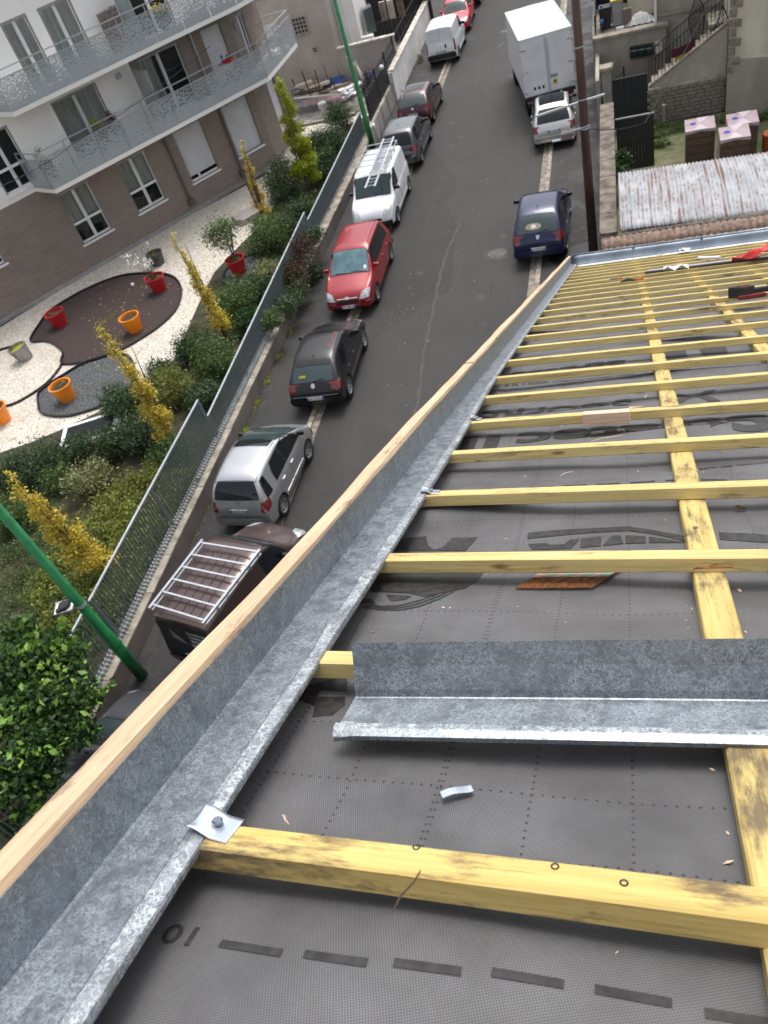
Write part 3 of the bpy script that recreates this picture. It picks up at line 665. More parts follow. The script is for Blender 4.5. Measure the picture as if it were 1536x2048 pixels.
# own building under the roof
ob = thing('own_house', 'house carrying the half stripped foreground roof', 'house', (3, 4, 0))
def rz_at(y, w=MW-.05): # height of roof plane at world y
    v = (y-RO[1]-UN[1]*w)/UV_[1]; return RO[2]+UV_[2]*v+UN[2]*w
q = MB(); q.prism([(-3.2, 0), (-3.2, rz_at(-3.2)), (9.0, rz_at(9.0)), (9.0, 0)], -.585, 9.0, 'yz'); q.build('wall', M['render_cream'], ob)

# ================================================================== ground, street, pavements
def sheet(name, x0, x1, y0, y1, z, m, n=1, depth=.0):
    q = MB()
    if depth: q.box(((x0+x1)/2, (y0+y1)/2, z-depth/2), (x1-x0, y1-y0, depth))
    else: q.add([(x0,y0,z),(x1,y0,z),(x1,y1,z),(x0,y1,z)], [(0,1,2,3)])
    return q.build(name, m, kind='structure')
sheet('ground', -400, 400, -200, 700, -.03, M['ground'])
sheet('road', -8.66, -2.96, -30, 260, 0, M['road'])
sheet('pavement_left', -11.06, -8.99, -30, 56, .045, M['pave'], depth=.07)
sheet('pavement_right', -2.62, -.60, -30, 120, .045, M['pave'], depth=.07)
sheet('side_yard', -40, -8.99, 56, 90, .02, M['road'])
kr = thing('kerb', 'pale granite kerb line dividing road and right pavement', 'kerb', (-2.8, 0, 0)); kr['kind'] = 'structure'
kl = thing('kerb', 'pale granite kerb line dividing road and left pavement', 'kerb', (-8.8, 0, 0)); kl['kind'] = 'structure'
for o in (kr, kl):
    del o['category']; del o['label']
def stone_mesh(w, l, h, seed):
    q = MB(); r2 = random.Random(seed); q.box((0,0,0), (w, l, h)); return q
ks = stone_mesh(.15, .985, .12, 1).build('kerb_stone', M['kerb'], kr, world=False, bevel=.012)
gs = stone_mesh(.21, .985, .08, 2).build('gutter_stone', M['gutterstone'], kr, world=False, bevel=.008)
ks.location = (.105, 20, -.005); gs.location = (-.085, 20, -.028)
for y in range(21, 62): 
    inst(ks, kr, (.105+rnd.uniform(-.006,.006), y, -.005+rnd.uniform(-.006,.004))); inst(gs, kr, (-.085, y+.3, -.028+rnd.uniform(-.003,.003)))
for y in range(6, 56):
    inst(ks, kl, (-.125+rnd.uniform(-.006,.006), y+.2, -.002+rnd.uniform(-.006,.004)), (0,0,0)); inst(gs, kl, (.07, y+.4, -.028+rnd.uniform(-.003,.003)))
def manhole(x, y, z, lab):
    o = thing('manhole_cover', lab, 'manhole cover', (x, y, z))
    MB().lathe([(0, .004), (.30, .004), (.31, .010), (.33, .010), (.34, .002)], n=28).build('lid', M['mh'], o, world=False)
    q = MB()
    for a in range(-4, 5):
        L = math.sqrt(max(.01, .08-(a*.06)**2)); q.box((a*.06, 0, .008), (.02, 2*L, .006))
    q.build('ribs', M['mh'], o, world=False)
    MB().lathe([(.34, .003), (.48, .004), (.49, .001)], n=24).build('patched_rim', M['pave'], o, world=False)
M['mh'] = mat('worn_cast_iron', (.10,.092,.08), .6, .3, .3, 8)
p = atz(995, 507, 0); manhole(p[0], p[1], 0, 'round iron manhole cover in the road beside the dark blue hatchback')
p = atz(1015, 61, 0); manhole(p[0], p[1], 0, 'faint round manhole cover in the road left of the box truck')

sp_ = [atz(u, v, .004) for u, v in [(921,445),(893,505),(878,560),(862,640),(848,700),(838,790),(824,860),(800,930)]]; sp_ = smooth_open(sp_) if False else sp_
q = MB(); V = []
for i in range(len(sp_)-1):
    for k in range(8):
        p_ = sp_[i]*(1-k/8)+sp_[i+1]*k/8; w_ = .025+.035*abs(math.sin(i*2.1+k*.9)); x_ = .02*math.sin(k*1.7+i); V += [(p_[0]-w_+x_, p_[1], .004), (p_[0]+w_+x_, p_[1], .004)]
q.add(V, [(2*i, 2*i+1, 2*i+3, 2*i+2) for i in range(len(V)//2-1)]); q.build('road_seam', mat('pale_road_scuff', (.085,.08,.073), .9, 0, .3, 8, col2=(.05,.047,.044)), kind='structure')
# ---- wall and fence along the left pavement
gw = thing('retaining_wall', 'low taupe garden wall with pale coping along the left pavement', 'wall', (-11.25, 8, 0))
MB().box((-11.24, 12.25, .22), (.32, 48.5, .56)).build('wall_body', M['wallface'], gw)
cp = MB().box((0, 0, 0), (.36, 1.19, .06)).build('coping_stone', M['cap'], gw, world=False, bevel=.012)
cp.location = (.0, -6, .525)
for k in range(38): inst(cp, gw, (rnd.uniform(-.01,.01), -4.8+k*1.2, .525+rnd.uniform(-.006,.006)), (0, 0, rnd.uniform(-.008,.008)))
fe = thing('garden_fence', 'grey metal picket fence in stepped panels on the low garden wall', 'fence', (-11.36, 8, .55))
segs = [(-6.0, 2.9, 1.95, 1.95), (3.0, 8.35, 1.95, 1.95), (8.5, 15.4, 1.95, 1.95), (15.45, 26.75, 1.33, 1.74), (26.85, 36.7, 1.40, 1.62)]
br = MB().box((0, 0, 0), (.050, .018, 1.0)).build('picket', M['fence'], fe, world=False)
br2 = None; cnt = 0; stuff = MB(); first = True
for si, (y0, y1, z0, z1) in enumerate(segs):
    MB().bar((-11.36, y0, z0), (-11.36, y1, z1), .05, .035).build('top_rail', M['fence_rail'], fe)
    MB().bar((-11.36, y0, .68), (-11.36, y1, .68), .03, .04).build('bottom_rail', M['fence_rail'], fe)
    n = int((y1-y0)/.108)
    for k in range(n+1):
        y = y0+(y1-y0)*k/n; zt = z0+(z1-z0)*k/n-.02; h = zt-.64
        if y < 3 or cnt >= 285: stuff.box((-11.36, y, .64+h/2), (.034, .012, h)); continue
        if first: br.location = (0, y-8, .64+h/2-.55); br.scale = (1, 1, h); first = False
        else: inst(br, fe, (0, y-8, .64+h/2-.55), scale=(1, 1, h))
        cnt += 1
    for k in range(int((y1-y0)/2.4)+1):
        y = y0+.05+k*(y1-y0-.1)/max(1, int((y1-y0)/2.4)); zt = z0+(z1-z0)*(y-y0)/(y1-y0)
        MB().box((-11.36, y, (zt+.5)/2), (.05, .05, zt-.5)).build('post', M['fence'], fe)
stuff.build('pickets', M['fence'], fe, kind='stuff')
# toothed foot plates of the pickets on the coping
ft = MB()
for k in range(300):
    y = -2+k*.112
    if y < 27: ft.box((-11.30, y, .60), (.10, .03, .10))
ft.build('picket_feet', M['fence_rail'], fe, kind='stuff')

# ---- garden level
GZ = .40
def flat(name, pts, z, m, parent=None, kind=None, th=.0, label=None):
    q = MB(); n = len(pts)
    q.prism([(p[0], p[1]) for p in pts], z-.05, z)
    return q.build(name, m, parent, kind=kind, label=label)
sheet('garden_soil', -42, -11.40, -20, 40.2, GZ-.02, M['soil'])
px = lambda L, z=GZ: [atz(u, v, z) for u, v in L]
gp = px([(-160,960),(0,905),(60,885),(120,860),(200,822),(262,790),(310,765),(345,722),(365,680),(400,600),(428,545),(470,500),(520,450),(560,395),(610,330),(650,270)])
gp += [np.array([-11.6, 40.1, GZ]), np.array([-24, 40.1, GZ]), atz(540, 345, GZ), atz(250, 500, GZ), atz(0, 655, GZ), atz(-260, 800, GZ)]
flat('gravel_yard', gp, GZ, M['gravel'], kind='structure')
def smooth_loop(P, n=6, closed=True):
    out = []; m_ = len(P)
    rng = range(m_) if closed else range(m_-1)
    for i in rng:
        p0, p1, p2, p3 = (np.array(P[(i+k) % m_] if closed else P[max(0, min(m_-1, i+k))]) for k in (-1, 0, 1, 2))
        for j in range(n):
            t_ = j/n; out.append(.5*((2*p1)+(-p0+p2)*t_+(2*p0-5*p1+4*p2-p3)*t_**2+(-p0+3*p1-3*p2+p3)*t_**3))
    if not closed: out.append(np.array(P[-1]))
    return out
def bed(name, pix, m, lab, z=GZ+.006, closed=True):
    P = smooth_loop(px(pix), 5, closed); c = np.mean(P, axis=0)
    o = thing(name, lab, 'planting bed', tuple(c))
    flat('bed_fill', P, z, m, o)
    ring_ = P+[P[0]] if closed else P
    q = MB(); pts = [np.array([p[0], p[1], 0]) for p in ring_]
    for a, b_ in zip(pts[:-1], pts[1:]): q.bar((a[0], a[1], GZ+.035), (b_[0], b_[1], GZ+.035), .05, .11)
    q.build('edging', M['edging'], o); return o
bed('mulch_bed', [(92,684),(62,683),(80,650),(104,621),(167,583),(233,556),(287,548),(340,552),(363,575),(356,615),(325,650),(283,679),(250,698),(217,712),(170,726),(125,729),(127,708),(112,692)], M['mulch'], 'large oval bed of dark brown mulch edged in black amid cream gravel')
bed('slate_bed', [(78,812),(79,787),(104,767),(137,746),(167,729),(217,712),(260,715),(270,760),(233,800),(208,812),(179,823),(137,834),(100,833),(83,826)], M['slatechips'], 'leaf shaped bed of charcoal slate chips with one orange pot')
bed('small_slate_bed', [(448,554),(462,533),(500,512),(520,520),(512,545),(480,565),(455,572)], M['slatechips'], 'small dark slate bed under the farthest red pot')
e = thing('edging_strip', 'curved black edging strip around the left circle of gravel', 'edging', tuple(atz(60, 790, GZ)))
q = MB()
for pix in ([(-30,790),(-8,812),(21,812),(58,794),(96,767),(121,737),(126,722)], [(-30,720),(0,702),(17,697),(40,690)]):
    P = smooth_loop(px(pix), 5, False); q = MB()
    for a, b_ in zip(P[:-1], P[1:]): q.bar((a[0], a[1], GZ+.035), (b_[0], b_[1], GZ+.035), .05, .10)
    q.build('strip', M['edging'], e)

# ---- leaves
def leaf_cloud(name, blobs, n, size, m, parent=None, seed=0, clump=None, **kw):
    rs = np.random.RandomState(seed); V = []
    tot = sum(b[1][0]*b[1][1]*b[1][2] for b in blobs)
    for (c, rad) in blobs:
        k = max(20, int(n*rad[0]*rad[1]*rad[2]/tot)); cl = max(5, clump or k//28)
        d = rs.randn(cl, 3); d /= np.linalg.norm(d, axis=1)[:, None]; rr = rs.rand(cl)**(.42)
        cc = np.array(c)+d*rr[:, None]*np.array(rad)
        idx = rs.randint(0, cl, k); P = cc[idx]+rs.randn(k, 3)*(np.array(rad)*.17+size*.6)
        V.append(P)
    P = np.concatenate(V); k = len(P)
    a = rs.randn(k, 3); a[:, 2] *= .6; a /= np.linalg.norm(a, axis=1)[:, None]
    b = rs.randn(k, 3); b -= (b*a).sum(1)[:, None]*a; b /= np.linalg.norm(b, axis=1)[:, None]
    nrm = np.cross(a, b); s = size*(.4+1.3*rs.rand(k)**1.4)[:, None]
    q0 = P-a*s*.5; q1 = P+b*s*.28+nrm*s*.08; q2 = P+a*s*.5; q3 = P-b*s*.28+nrm*s*.08
    VV = np.stack([q0, q1, q2, q3], 1).reshape(-1, 3)
    off = np.array(WLOC[parent.name]) if parent is not None else np.zeros(3); VV = VV-off
    me = bpy.data.meshes.new(name); me.vertices.add(len(VV)); me.vertices.foreach_set('co', VV.ravel())
    me.loops.add(4*k); me.loops.foreach_set('vertex_index', np.arange(4*k)); me.polygons.add(k)
    me.polygons.foreach_set('loop_start', np.arange(0, 4*k, 4)); me.polygons.foreach_set('loop_total', np.full(k, 4)); me.update(calc_edges=True)
    me.materials.append(m); o = bpy.data.objects.new(name, me); COL.objects.link(o)
    if parent is not None: o.parent = parent
    for kk, v in kw.items(): o[kk] = v
    return o
def stems(base, tips, r_, parent, m='bark', name='stem', r1=.3):
    q = MB(); b = Vector(base)
    for tp in tips:
        tp = Vector(tp); mid = b.lerp(tp, .5)+Vector((rnd.uniform(-.05,.05), rnd.uniform(-.05,.05), .02)); q.tube([b, mid, tp], [r_, r_*.7, r_*r1], 6)
    return q.build(name, M[m], parent)
def shrub(u, v, r_, leaf, lab, name='shrub', zc=None, n=None, size=.062, sq=.85, cat='shrub', group=None, seed=None, x=None):
    z = zc if zc is not None else GZ+r_*.7
    c = atz(u, v, z) if x is None else atx(u, v, x)
    r_ *= 1.18 if name == 'shrub' else 1.55
    
    o = thing(name, lab, cat, (c[0], c[1], GZ), group=group); sd = seed or int(u*7+v)
    rs = np.random.RandomState(sd); bl = [((c[0], c[1], c[2]), (r_*.8, r_*.8, r_*sq*.8))]
    for k in range(5):
        a = rs.rand()*6.28; bl.append(((c[0]+math.cos(a)*r_*.55, c[1]+math.sin(a)*r_*.55, c[2]+rs.uniform(-.35,.35)*r_), (r_*.5, r_*.5, r_*.45)))
    leaf_cloud('foliage', bl, n or int(8200*r_*r_+1200), size, M[leaf], o, sd)
    tips = [(c[0]+rs.uniform(-.5,.5)*r_, c[1]+rs.uniform(-.5,.5)*r_, c[2]+rs.uniform(-.2,.4)*r_) for _ in range(6)]
    if name == 'shrub': stems((c[0], c[1], GZ-.02), tips, .025, o)
    return o
G1 = 'shrubs in the border behind the fence'
shrub(572, 362, .95, 'leaf_dark', 'round dark evergreen shrub between the two farthest columnar trees', group=G1)
shrub(605, 415, .62, 'leaf_dark', 'low dark shrub against the fence behind the white van', group=G1)
shrub(535, 470, .85, 'leaf_mid', 'loose mid green shrub right of the bush in the red pot', group=G1, sq=.7)
shrub(575, 455, .6, 'leaf_dark', 'dark shrub against the fence opposite the red car', group=G1)
shrub(640, 335, .8, 'leaf_dark', 'far dark hedge clump beside the green lamp post', group=G1)
shrub(660, 280, .85, 'leaf_dark', 'dense hedge clump below the grey picket enclosure', group=G1); shrub(628, 300, .75, 'leaf_mid', 'mid green hedge clump left of the lamp post foot', group=G1)
shrub(680, 235, .7, 'leaf_dark', 'dark hedge top touching the far end of the fence', group=G1)
shrub(528, 545, .42, 'leaf_pale', 'pale variegated shrub beside the small slate bed', group=G1)
shrub(478, 600, .75, 'leaf_mid', 'grey green shrub right of the middle yellow tree', group=G1); shrub(520, 578, .55, 'leaf_dark', 'dark shrub pressed to the fence left of the red creeper', group=G1)
shrub(500, 640, .5, 'leaf_fresh', 'bright green shrub close to the fence beside the black hatchback', group=G1)
shrub(385, 690, .62, 'leaf_dark', 'blue green shrub at the gravel edge between two yellow trees', group=G1); shrub(430, 715, .75, 'leaf_mid', 'broad green shrub below the middle yellow tree', group=G1)
shrub(345, 775, .7, 'leaf_olive', 'olive brown shrub beside the near yellow tree', group=G1); shrub(315, 745, .5, 'leaf_dark', 'dark shrub left of the olive one at the gravel edge', group=G1)
shrub(405, 790, .55, 'leaf_dark', 'dark low shrub behind the step of the fence', group=G1)
shrub(240, 800, .68, 'leaf_dark', 'dark evergreen shrub covering the right tip of the slate bed', group=G1); shrub(275, 860, .72, 'leaf_dark', 'dark shrub under the near yellow tree', group=G1)
shrub(205, 895, .62, 'leaf_dark', 'glossy dark shrub in front of the white cold frame', group=G1); shrub(150, 905, .6, 'leaf_dark', 'dark shrub left of the cold frame', group=G1)
shrub(80, 920, .72, 'leaf_dark', 'large dark shrub at the left end of the gravel', group=G1); shrub(15, 945, .6, 'leaf_dark', 'dark shrub cut by the left picture edge', group=G1)
shrub(175, 960, .6, 'leaf_pale', 'yellow tinged shrub below the row of dark ones', group=G1); shrub(110, 965, .45, 'leaf_mid', 'small green shrub beside the nearest yellow tree', group=G1)
shrub(340, 905, .5, 'leaf_mid', 'weedy green shrub by the near fence panel', group=G1); shrub(20, 1030, .55, 'leaf_mid', 'half hidden green shrub left of the nearest yellow tree', group=G1)
# weeds and long grass filling the strip by the fence
def weeds(pix, n, lab, m, size, z0, z1, seed):
    rs = np.random.RandomState(seed); P = px(pix, GZ); P = np.array(P); mn, mx = P.min(0), P.max(0)
    from mathutils.geometry import intersect_point_tri_2d
    tri = [(P[0], P[i], P[i+1]) for i in range(1, len(P)-1)]; bl = []
    while len(bl) < n//60:
        q = mn+(mx-mn)*rs.rand(3)
        if any(intersect_point_tri_2d(Vector(q[:2]), Vector(a[:2]), Vector(b[:2]), Vector(c[:2])) for a, b, c in tri):
            h = rs.uniform(z0, z1); bl.append(((q[0], q[1], GZ+h*.45), (.22, .22, h*.5)))
    o = leaf_cloud('weeds', bl, n, size, M[m], None, seed); o['kind'] = 'stuff'; return o
weeds([(380,900),(395,960),(330,1090),(240,1240),(120,1300),(60,1200),(140,1080),(250,970)], 34000, '', 'leaf_grass', .07, .15, .6, 5)
weeds([(0,1000),(120,1000),(250,1180),(200,1300),(60,1420),(0,1420)], 26000, '', 'leaf_mid', .055, .1, .45, 6)
weeds([(560,560),(600,480),(640,400),(700,280),(640,270),(560,400),(470,560),(430,640),(380,740),(330,850),(400,850),(480,700)], 20000, '', 'leaf_mid', .05, .1, .35, 7)
weeds([(-200,1420),(200,1400),(120,1620),(-40,1760)], 16000, '', 'leaf_fresh', .05, .1, .4, 8)
# columnar trees
def column_tree(base, top, leaf, lab, n=5200, w=.26, bare=.3, seed=1, group='columnar trees in the garden border'):
    B = atz(*base, GZ); T = atx(*top, B[0]); h = T[2]-GZ
    o = thing('columnar_tree', lab, 'tree', tuple(B), group=group); rs = np.random.RandomState(seed)
    bl = []
    for k in range(26):
        f = bare+(1-bare)*k/25; sp = w*(1.15-f*.9); ww = sp*rs.uniform(.45, .95); a_ = rs.rand()*6.28
        bl.append(((B[0]+(T[0]-B[0])*f+math.cos(a_)*sp*.75, B[1]+(T[1]-B[1])*f+math.sin(a_)*sp*.75, GZ+h*f), (ww, ww, h*rs.uniform(.03, .07))))
    leaf_cloud('crown', bl, int(n*1.35), .07, M[leaf], o, seed, clump=16)
    stems(tuple(B), [tuple(T)]+[(B[0]+rs.uniform(-.25,.25), B[1]+rs.uniform(-.25,.25), GZ+h*rs.uniform(.5,.9)) for _ in range(6)], .04, o, name='trunk', r1=.15)
column_tree((622, 385), (560, 165), 'leaf_lime', 'yellow green columnar tree at the far corner of the apartment block', 15000, .46, .16, 11)
column_tree((528, 440), (483, 283), 'leaf_yellow', 'slender yellow tree in front of the last downpipe', 2600, .22, .05, 12)
column_tree((455, 680), (343, 473), 'leaf_yellow', 'thin sparse yellow tree beside the black and red pots', 2900, .25, .16, 13)
column_tree((350, 890), (197, 652), 'leaf_yellow', 'fuller yellow tree overlapping the slate bed', 4200, .30, .14, 14)
column_tree((205, 1150), (22, 962), 'leaf_yellow', 'broad yellow tree nearest to the green lamp post', 4800, .36, .1, 15)
# creepers over the wall
G2 = 'creeper clumps hanging over the wall'
for (u, v, r_, lf, lab) in [(603, 500, .42, 'leaf_red', 'dark red creeper hanging over the wall behind the red car'), (622, 545, .35, 'leaf_dark', 'green creeper hanging low beside the red one'),
        (592, 575, .42, 'leaf_mid', 'creeper clump spilling down to the pavement at the red car'), (572, 612, .38, 'leaf_dark', 'creeper clump just before the bare coping begins'), (545, 638, .26, 'leaf_mid', 'small green tuft at the start of the bare coping'),
        (588, 545, .34, 'leaf_red', 'reddish creeper top standing on the coping'), (628, 470, .3, 'leaf_dark', 'dark creeper beside the front wheel of the white van')]:
    shrub(u, v, r_, lf, lab, 'creeper', x=-11.02, n=2600, size=.06, sq=1.0, cat='creeper', group=G2)
mo = leaf_cloud('wall_moss', [((-10.98, y, .06), (.08, .3, .05)) for y in (15, 16.2, 17.5, 18.6, 20, 21.5, 47, 48.5, 50, 51.5)], 3000, .035, M['leaf_lime'], None, 31); mo['kind'] = 'stuff'
M['leaf_shoot'] = m_leaf('light_green_shoot', (.12,.24,.03), (.22,.40,.06), (.34,.52,.12))
# near tree lower left
nt_ = thing('young_maple', 'leafy green tree in front of the near fence at the lower left', 'tree', (-12.3, 4.2, GZ))
bl = []; rs = np.random.RandomState(21)
for (u, v, z, r_) in [(60,1330,3.0,.55),(130,1320,2.9,.38),(30,1420,3.1,.5),(110,1400,2.9,.45),(170,1400,2.6,.28),(60,1500,2.9,.5),(130,1470,2.6,.35),(190,1390,2.3,.22),(20,1570,2.6,.4),(90,1560,2.4,.32),(170,1470,2.2,.25),(40,1270,3.0,.35),(0,1350,3.2,.5),(120,1270,2.9,.22),(150,1360,2.7,.25),(60,1630,2.2,.25)]:
    c = atz(u, v, z); bl.append((tuple(c), (r_, r_, r_*.45)))
leaf_cloud('crown', bl, 17000, .10, M['leaf_fresh'], nt_, 22, clump=34)
stems((-12.3, 4.2, GZ), [b[0] for b in bl], .05, nt_, name='trunk')
leaf_cloud('young_shoots', [((c[0]+.1, c[1]+.1, c[2]+r_[2]*.8), (r_[0]*1.05, r_[0]*1.05, r_[2]*.7)) for c, r_ in bl], 620, .13, M['leaf_shoot'], nt_, 24, clump=5, kind='stuff')

# fallen leaves and litter
def litter(pix, z, n, m, size, seed, name='fallen_leaves'):
    rs = np.random.RandomState(seed); P = np.array([atz(u, v, z) for u, v in pix]); q = MB()
    for k in range(n):
        a, b_ = rs.rand(2); i = rs.randint(0, len(P)-2); t_ = P[0]*(1-a)+(P[i+1]*(1-b_)+P[i+2]*b_)*a; s_ = size*rs.uniform(.5, 1.3); r_ = rs.rand()*3.14; dx_, dy_ = math.cos(r_)*s_, math.sin(r_)*s_
        q.add([(t_[0]-dx_, t_[1]-dy_, z+.012), (t_[0]+dy_*.5, t_[1]-dx_*.5, z+.022), (t_[0]+dx_, t_[1]+dy_, z+.012), (t_[0]-dy_*.5, t_[1]+dx_*.5, z+.016)], [(0,1,2,3)])
    q.build(name, m, kind='stuff')
litter([(200,650),(0,640),(300,460),(480,400),(430,560),(330,780),(200,880),(0,900)], GZ, 420, M['leaf_olive'], .05, 71)
litter([(200,650),(60,640),(300,500),(430,480),(400,600),(300,720),(120,800)], GZ, 160, M['leaf_yellow'], .05, 72)
litter([(520,800),(640,560),(660,590),(560,780),(420,1030),(300,1250),(330,1300),(480,900)], .045, 240, M['leaf_olive'], .035, 73)
litter([(790,640),(860,460),(960,120),(1080,300),(1040,560),(760,900)], .0, 70, M['cap'], .03, 74, 'road_litter')
# ---- pots
M['potred'] = mat('red_plastic_pot', (.48,.012,.02), .35, 0, .06, 3, coat=.3); M['potorange'] = mat('orange_plastic_pot', (.95,.27,.008), .35, 0, .04, 3, coat=.3)
M['potgrey'] = mat('dark_weathered_pot', (.10,.095,.09), .7, 0, .4, 6, col2=(.03,.03,.03)); M['potmoss'] = mat('streaked_old_pot', (.38,.36,.33), .8, 0, .5, 3, 6, vscale=(1,1,.3), col2=(.06,.055,.05))
def pot(u, v, m, lab, r_=.40, h=.60, tilt=(0,0), r0=.26):
    c = atz(u, v, GZ); o = thing('plant_pot', lab, 'plant pot', tuple(c), (tilt[0], tilt[1], 0), group='plastic plant pots in the gravel garden')
    MB().lathe([(0, .0), (r0, 0), (r_-.02, h-.05), (r_, h-.03), (r_, h), (r_-.05, h), (r_-.06, h-.10)], n=28).build('shell', M[m], o, world=False, smooth=False)
    MB().lathe([(0, h-.09), (r_-.055, h-.10)], n=20).build('soil', M['mulch'] if m != 'potmoss' else M['leaf_lime'], o, world=False)
    if m != 'potmoss':
        WLOC[o.name] = Vector((0,0,0)); leaf_cloud('weeds', [((0, 0, h-.07), (.22, .22, .03))], 120, .05, M['leaf_olive'], o, int(u))
        WLOC[o.name] = Vector(c)
    return o, c
pot(123, 650, 'potred', 'plain red pot on the left side of the brown mulch bed'); pot(272, 660, 'potorange', 'orange pot standing inside the brown mulch bed')
o, c = pot(321, 580, 'potred', 'red pot holding a bare twiggy shrub with white blossoms')
q = MB(); rs = np.random.RandomState(3); tips = []
for k in range(16):
    tp = (c[0]+rs.uniform(-.75,.3), c[1]+rs.uniform(-.5,.5), c[2]+rs.uniform(1.0,1.9)); tips.append(tp)
    q.tube([(c[0]+rs.uniform(-.1,.1), c[1]+rs.uniform(-.1,.1), c[2]+.5), ((c[0]+tp[0])/2, (c[1]+tp[1])/2, c[2]+1.0), tp], [.010, .007, .003], 5)
bs = thing('bare_shrub', 'leafless twiggy shrub dotted with white blossoms in a red pot', 'shrub', tuple(c)); q.build('twigs', M['bark'], bs)
leaf_cloud('blossoms', [(t_, (.06,.06,.06)) for t_ in tips[:11]], 60, .07, M['pvc'], bs, 4, clump=3)
pot(318, 528, 'potgrey', 'dark grey pot behind the red pot with bare shrub', .36, .52); o, c = pot(480, 545, 'potred', 'red pot with a leafy round bush by the small slate bed')
bs = thing('potted_bush', 'round leafy evergreen bush growing from the farthest red pot', 'shrub', tuple(c)); cc = atz(440, 470, 1.9)
leaf_cloud('foliage', [(tuple(cc), (.62,.62,.55)), ((cc[0]+.3, cc[1]+.3, cc[2]+.1), (.4,.4,.4)), ((cc[0]-.35, cc[1], cc[2]), (.35,.35,.35))], 3300, .07, M['leaf_mid'], bs, 9)
stems((c[0], c[1], c[2]+.5), [(cc[0]+rs.uniform(-.5,.5), cc[1]+rs.uniform(-.5,.5), cc[2]+rs.uniform(-.3,.3)) for _ in range(10)], .018, bs)
pot(137, 797, 'potorange', 'orange pot standing in the charcoal slate bed'); pot(8, 842, 'potorange', 'orange pot cut by the left edge of the picture')
pot(53, 717, 'potmoss', 'streaky grey pot full of moss leaning by the gravel circle', .38, .58, (.05, -.12))
c = atz(267, 573, GZ); o = thing('garden_globe', 'tiny white ball light lying in the brown mulch bed', 'lamp', tuple(c)); MB().lathe([(0,0),(.06,.02),(.08,.08),(.06,.14),(0,.16)], n=12).build('globe', M['pvc'], o, world=False, smooth=True)
# cold frame and concrete slab
c = atz(185, 868, GZ); o = thing('cold_frame', 'white framed glass hatch half hidden by dark shrubs', 'hatch', tuple(c), (0, 0, R(20)))
MB().box((0,0,.1), (1.9, 1.2, .2)).build('frame', M['pvc'], o, world=False, bevel=.01); MB().box((0,0,.206), (1.6, .9, .01)).build('pane', M['carglass'], o, world=False)
c = atz(500, 435, GZ); o = thing('concrete_slab', 'pale concrete cover at the gravel edge beside the potted bush', 'slab', tuple(c), (0, 0, R(45)))
MB().box((0,0,.12), (1.3, 1.0, .24)).build('cover', M['render_grey'], o, world=False, bevel=.01)

# ---- lamp posts, pole, cables
def lamp_post(base, r_, lab, h=8.5, z0=.045):
    o = thing('lamp_post', lab, 'lamp post', (base[0], base[1], z0))
    MB().tube([(0,0,0), (0,0,1.3), (0,0,1.32), (0,0,h)], [r_, r_*.97, r_*.86, r_*.5], 16).build('pole', M['green'], o, world=False, smooth=True)
    MB().lathe([(r_*1.06, 1.25), (r_*1.06, 1.29)], n=16).build('collar', M['green'], o, world=False)
    MB().tube([(0,0,h-.1), (.5,0,h+.3), (1.3,0,h+.42)], .035, 8).build('arm', M['green'], o, world=False)
    MB().box((1.5,0,h+.42), (.6,.24,.12)).build('lantern', M['reveal'], o, world=False, bevel=.03); return o
p = atz(285, 1352, .045); l2 = lamp_post(p, .135, 'thick green lamp post rising at the lower left with a mounted box')
P0 = atz(735, 303, .045); lamp_post((max(-11.0, P0[0]), P0[1]), .13, 'green lamp post standing behind the white ladder van')
z = 2.75; c = np.array([p[0], p[1], z])
bx = thing('loudspeaker_bracket', 'white square bracket with black round unit strapped to the near lamp post', 'bracket', tuple(c), (0, 0, R(20)))
MB().box((-.33, .02, .03), (.40, .30, .02)).build('plate', M['pvc'], bx, world=False); MB().lathe([(0, .10), (.11, .10), (.14, .06), (.14, .045)], (-.32, .02, 0), 20).build('unit', M['black'], bx, world=False)
MB().box((-.33, .17, .02), (.44, .02, .07)).box((-.33, -.13, .02), (.40, .02, .05)).build('rim', M['fence_rail'], bx, world=False); MB().lathe([(.12, -.04), (.12, .05)], n=16).build('strap', M['fence_rail'], bx, world=False)
MB().box((-.42, -.08, .06), (.09, .08, .07)).box((-.22, .12, .06), (.09, .08, .07)).build('clamps', M['black'], bx, world=False)
b = atz(1187, 503, .045)
up = thing('utility_pole', 'tall dark brown pole with a street light arm on the right pavement', 'utility pole', (b[0], b[1], 0))
MB().tube([(0,0,0), (0,0,9.5)], [.15, .10], 14).build('pole', M['rustpole'], up, world=False, smooth=True)
for zz in (4.75, 3.95, 6.1): MB().lathe([(.135, zz), (.135, zz+.04)], n=14).build('band', M['fence_rail'], up, world=False)
MB().bar((-1.35, -.05, 4.55), (.6, .15, 4.72), .05, .05).build('cross_arm', M['fence_rail'], up, world=False)
a = aty(1128, 263, b[1]); e_ = aty(1172, 249, b[1])
MB().bar((a[0]-b[0], -.16, a[2]), (.15, -.1, e_[2]), .035, .035).build('lantern_arm', M['fence_rail'], up, world=False)
q = MB().box((-.50, -.18, 3.93), (.34, .30, .20)); q.build('lantern', M['wallface'], up, world=False, bevel=.05)
MB().box((-.62, -.18, 3.82), (.62, .10, .03)).build('diffuser', M['frost'], up, world=False)
def cable(pts, lab, r_=.012):
    q = MB(); P = [];
    for i in range(len(pts)-1):
        a, b_ = Vector(pts[i]), Vector(pts[i+1])
        for k in range(12): t_ = k/12; p_ = a.lerp(b_, t_); p_.z -= .12*4*t_*(1-t_); P.append(p_)
    P.append(Vector(pts[-1])); o = q.tube(P, r_, 5).build('overhead_cable', M['black']); o['label'] = lab; o['category'] = 'cable'
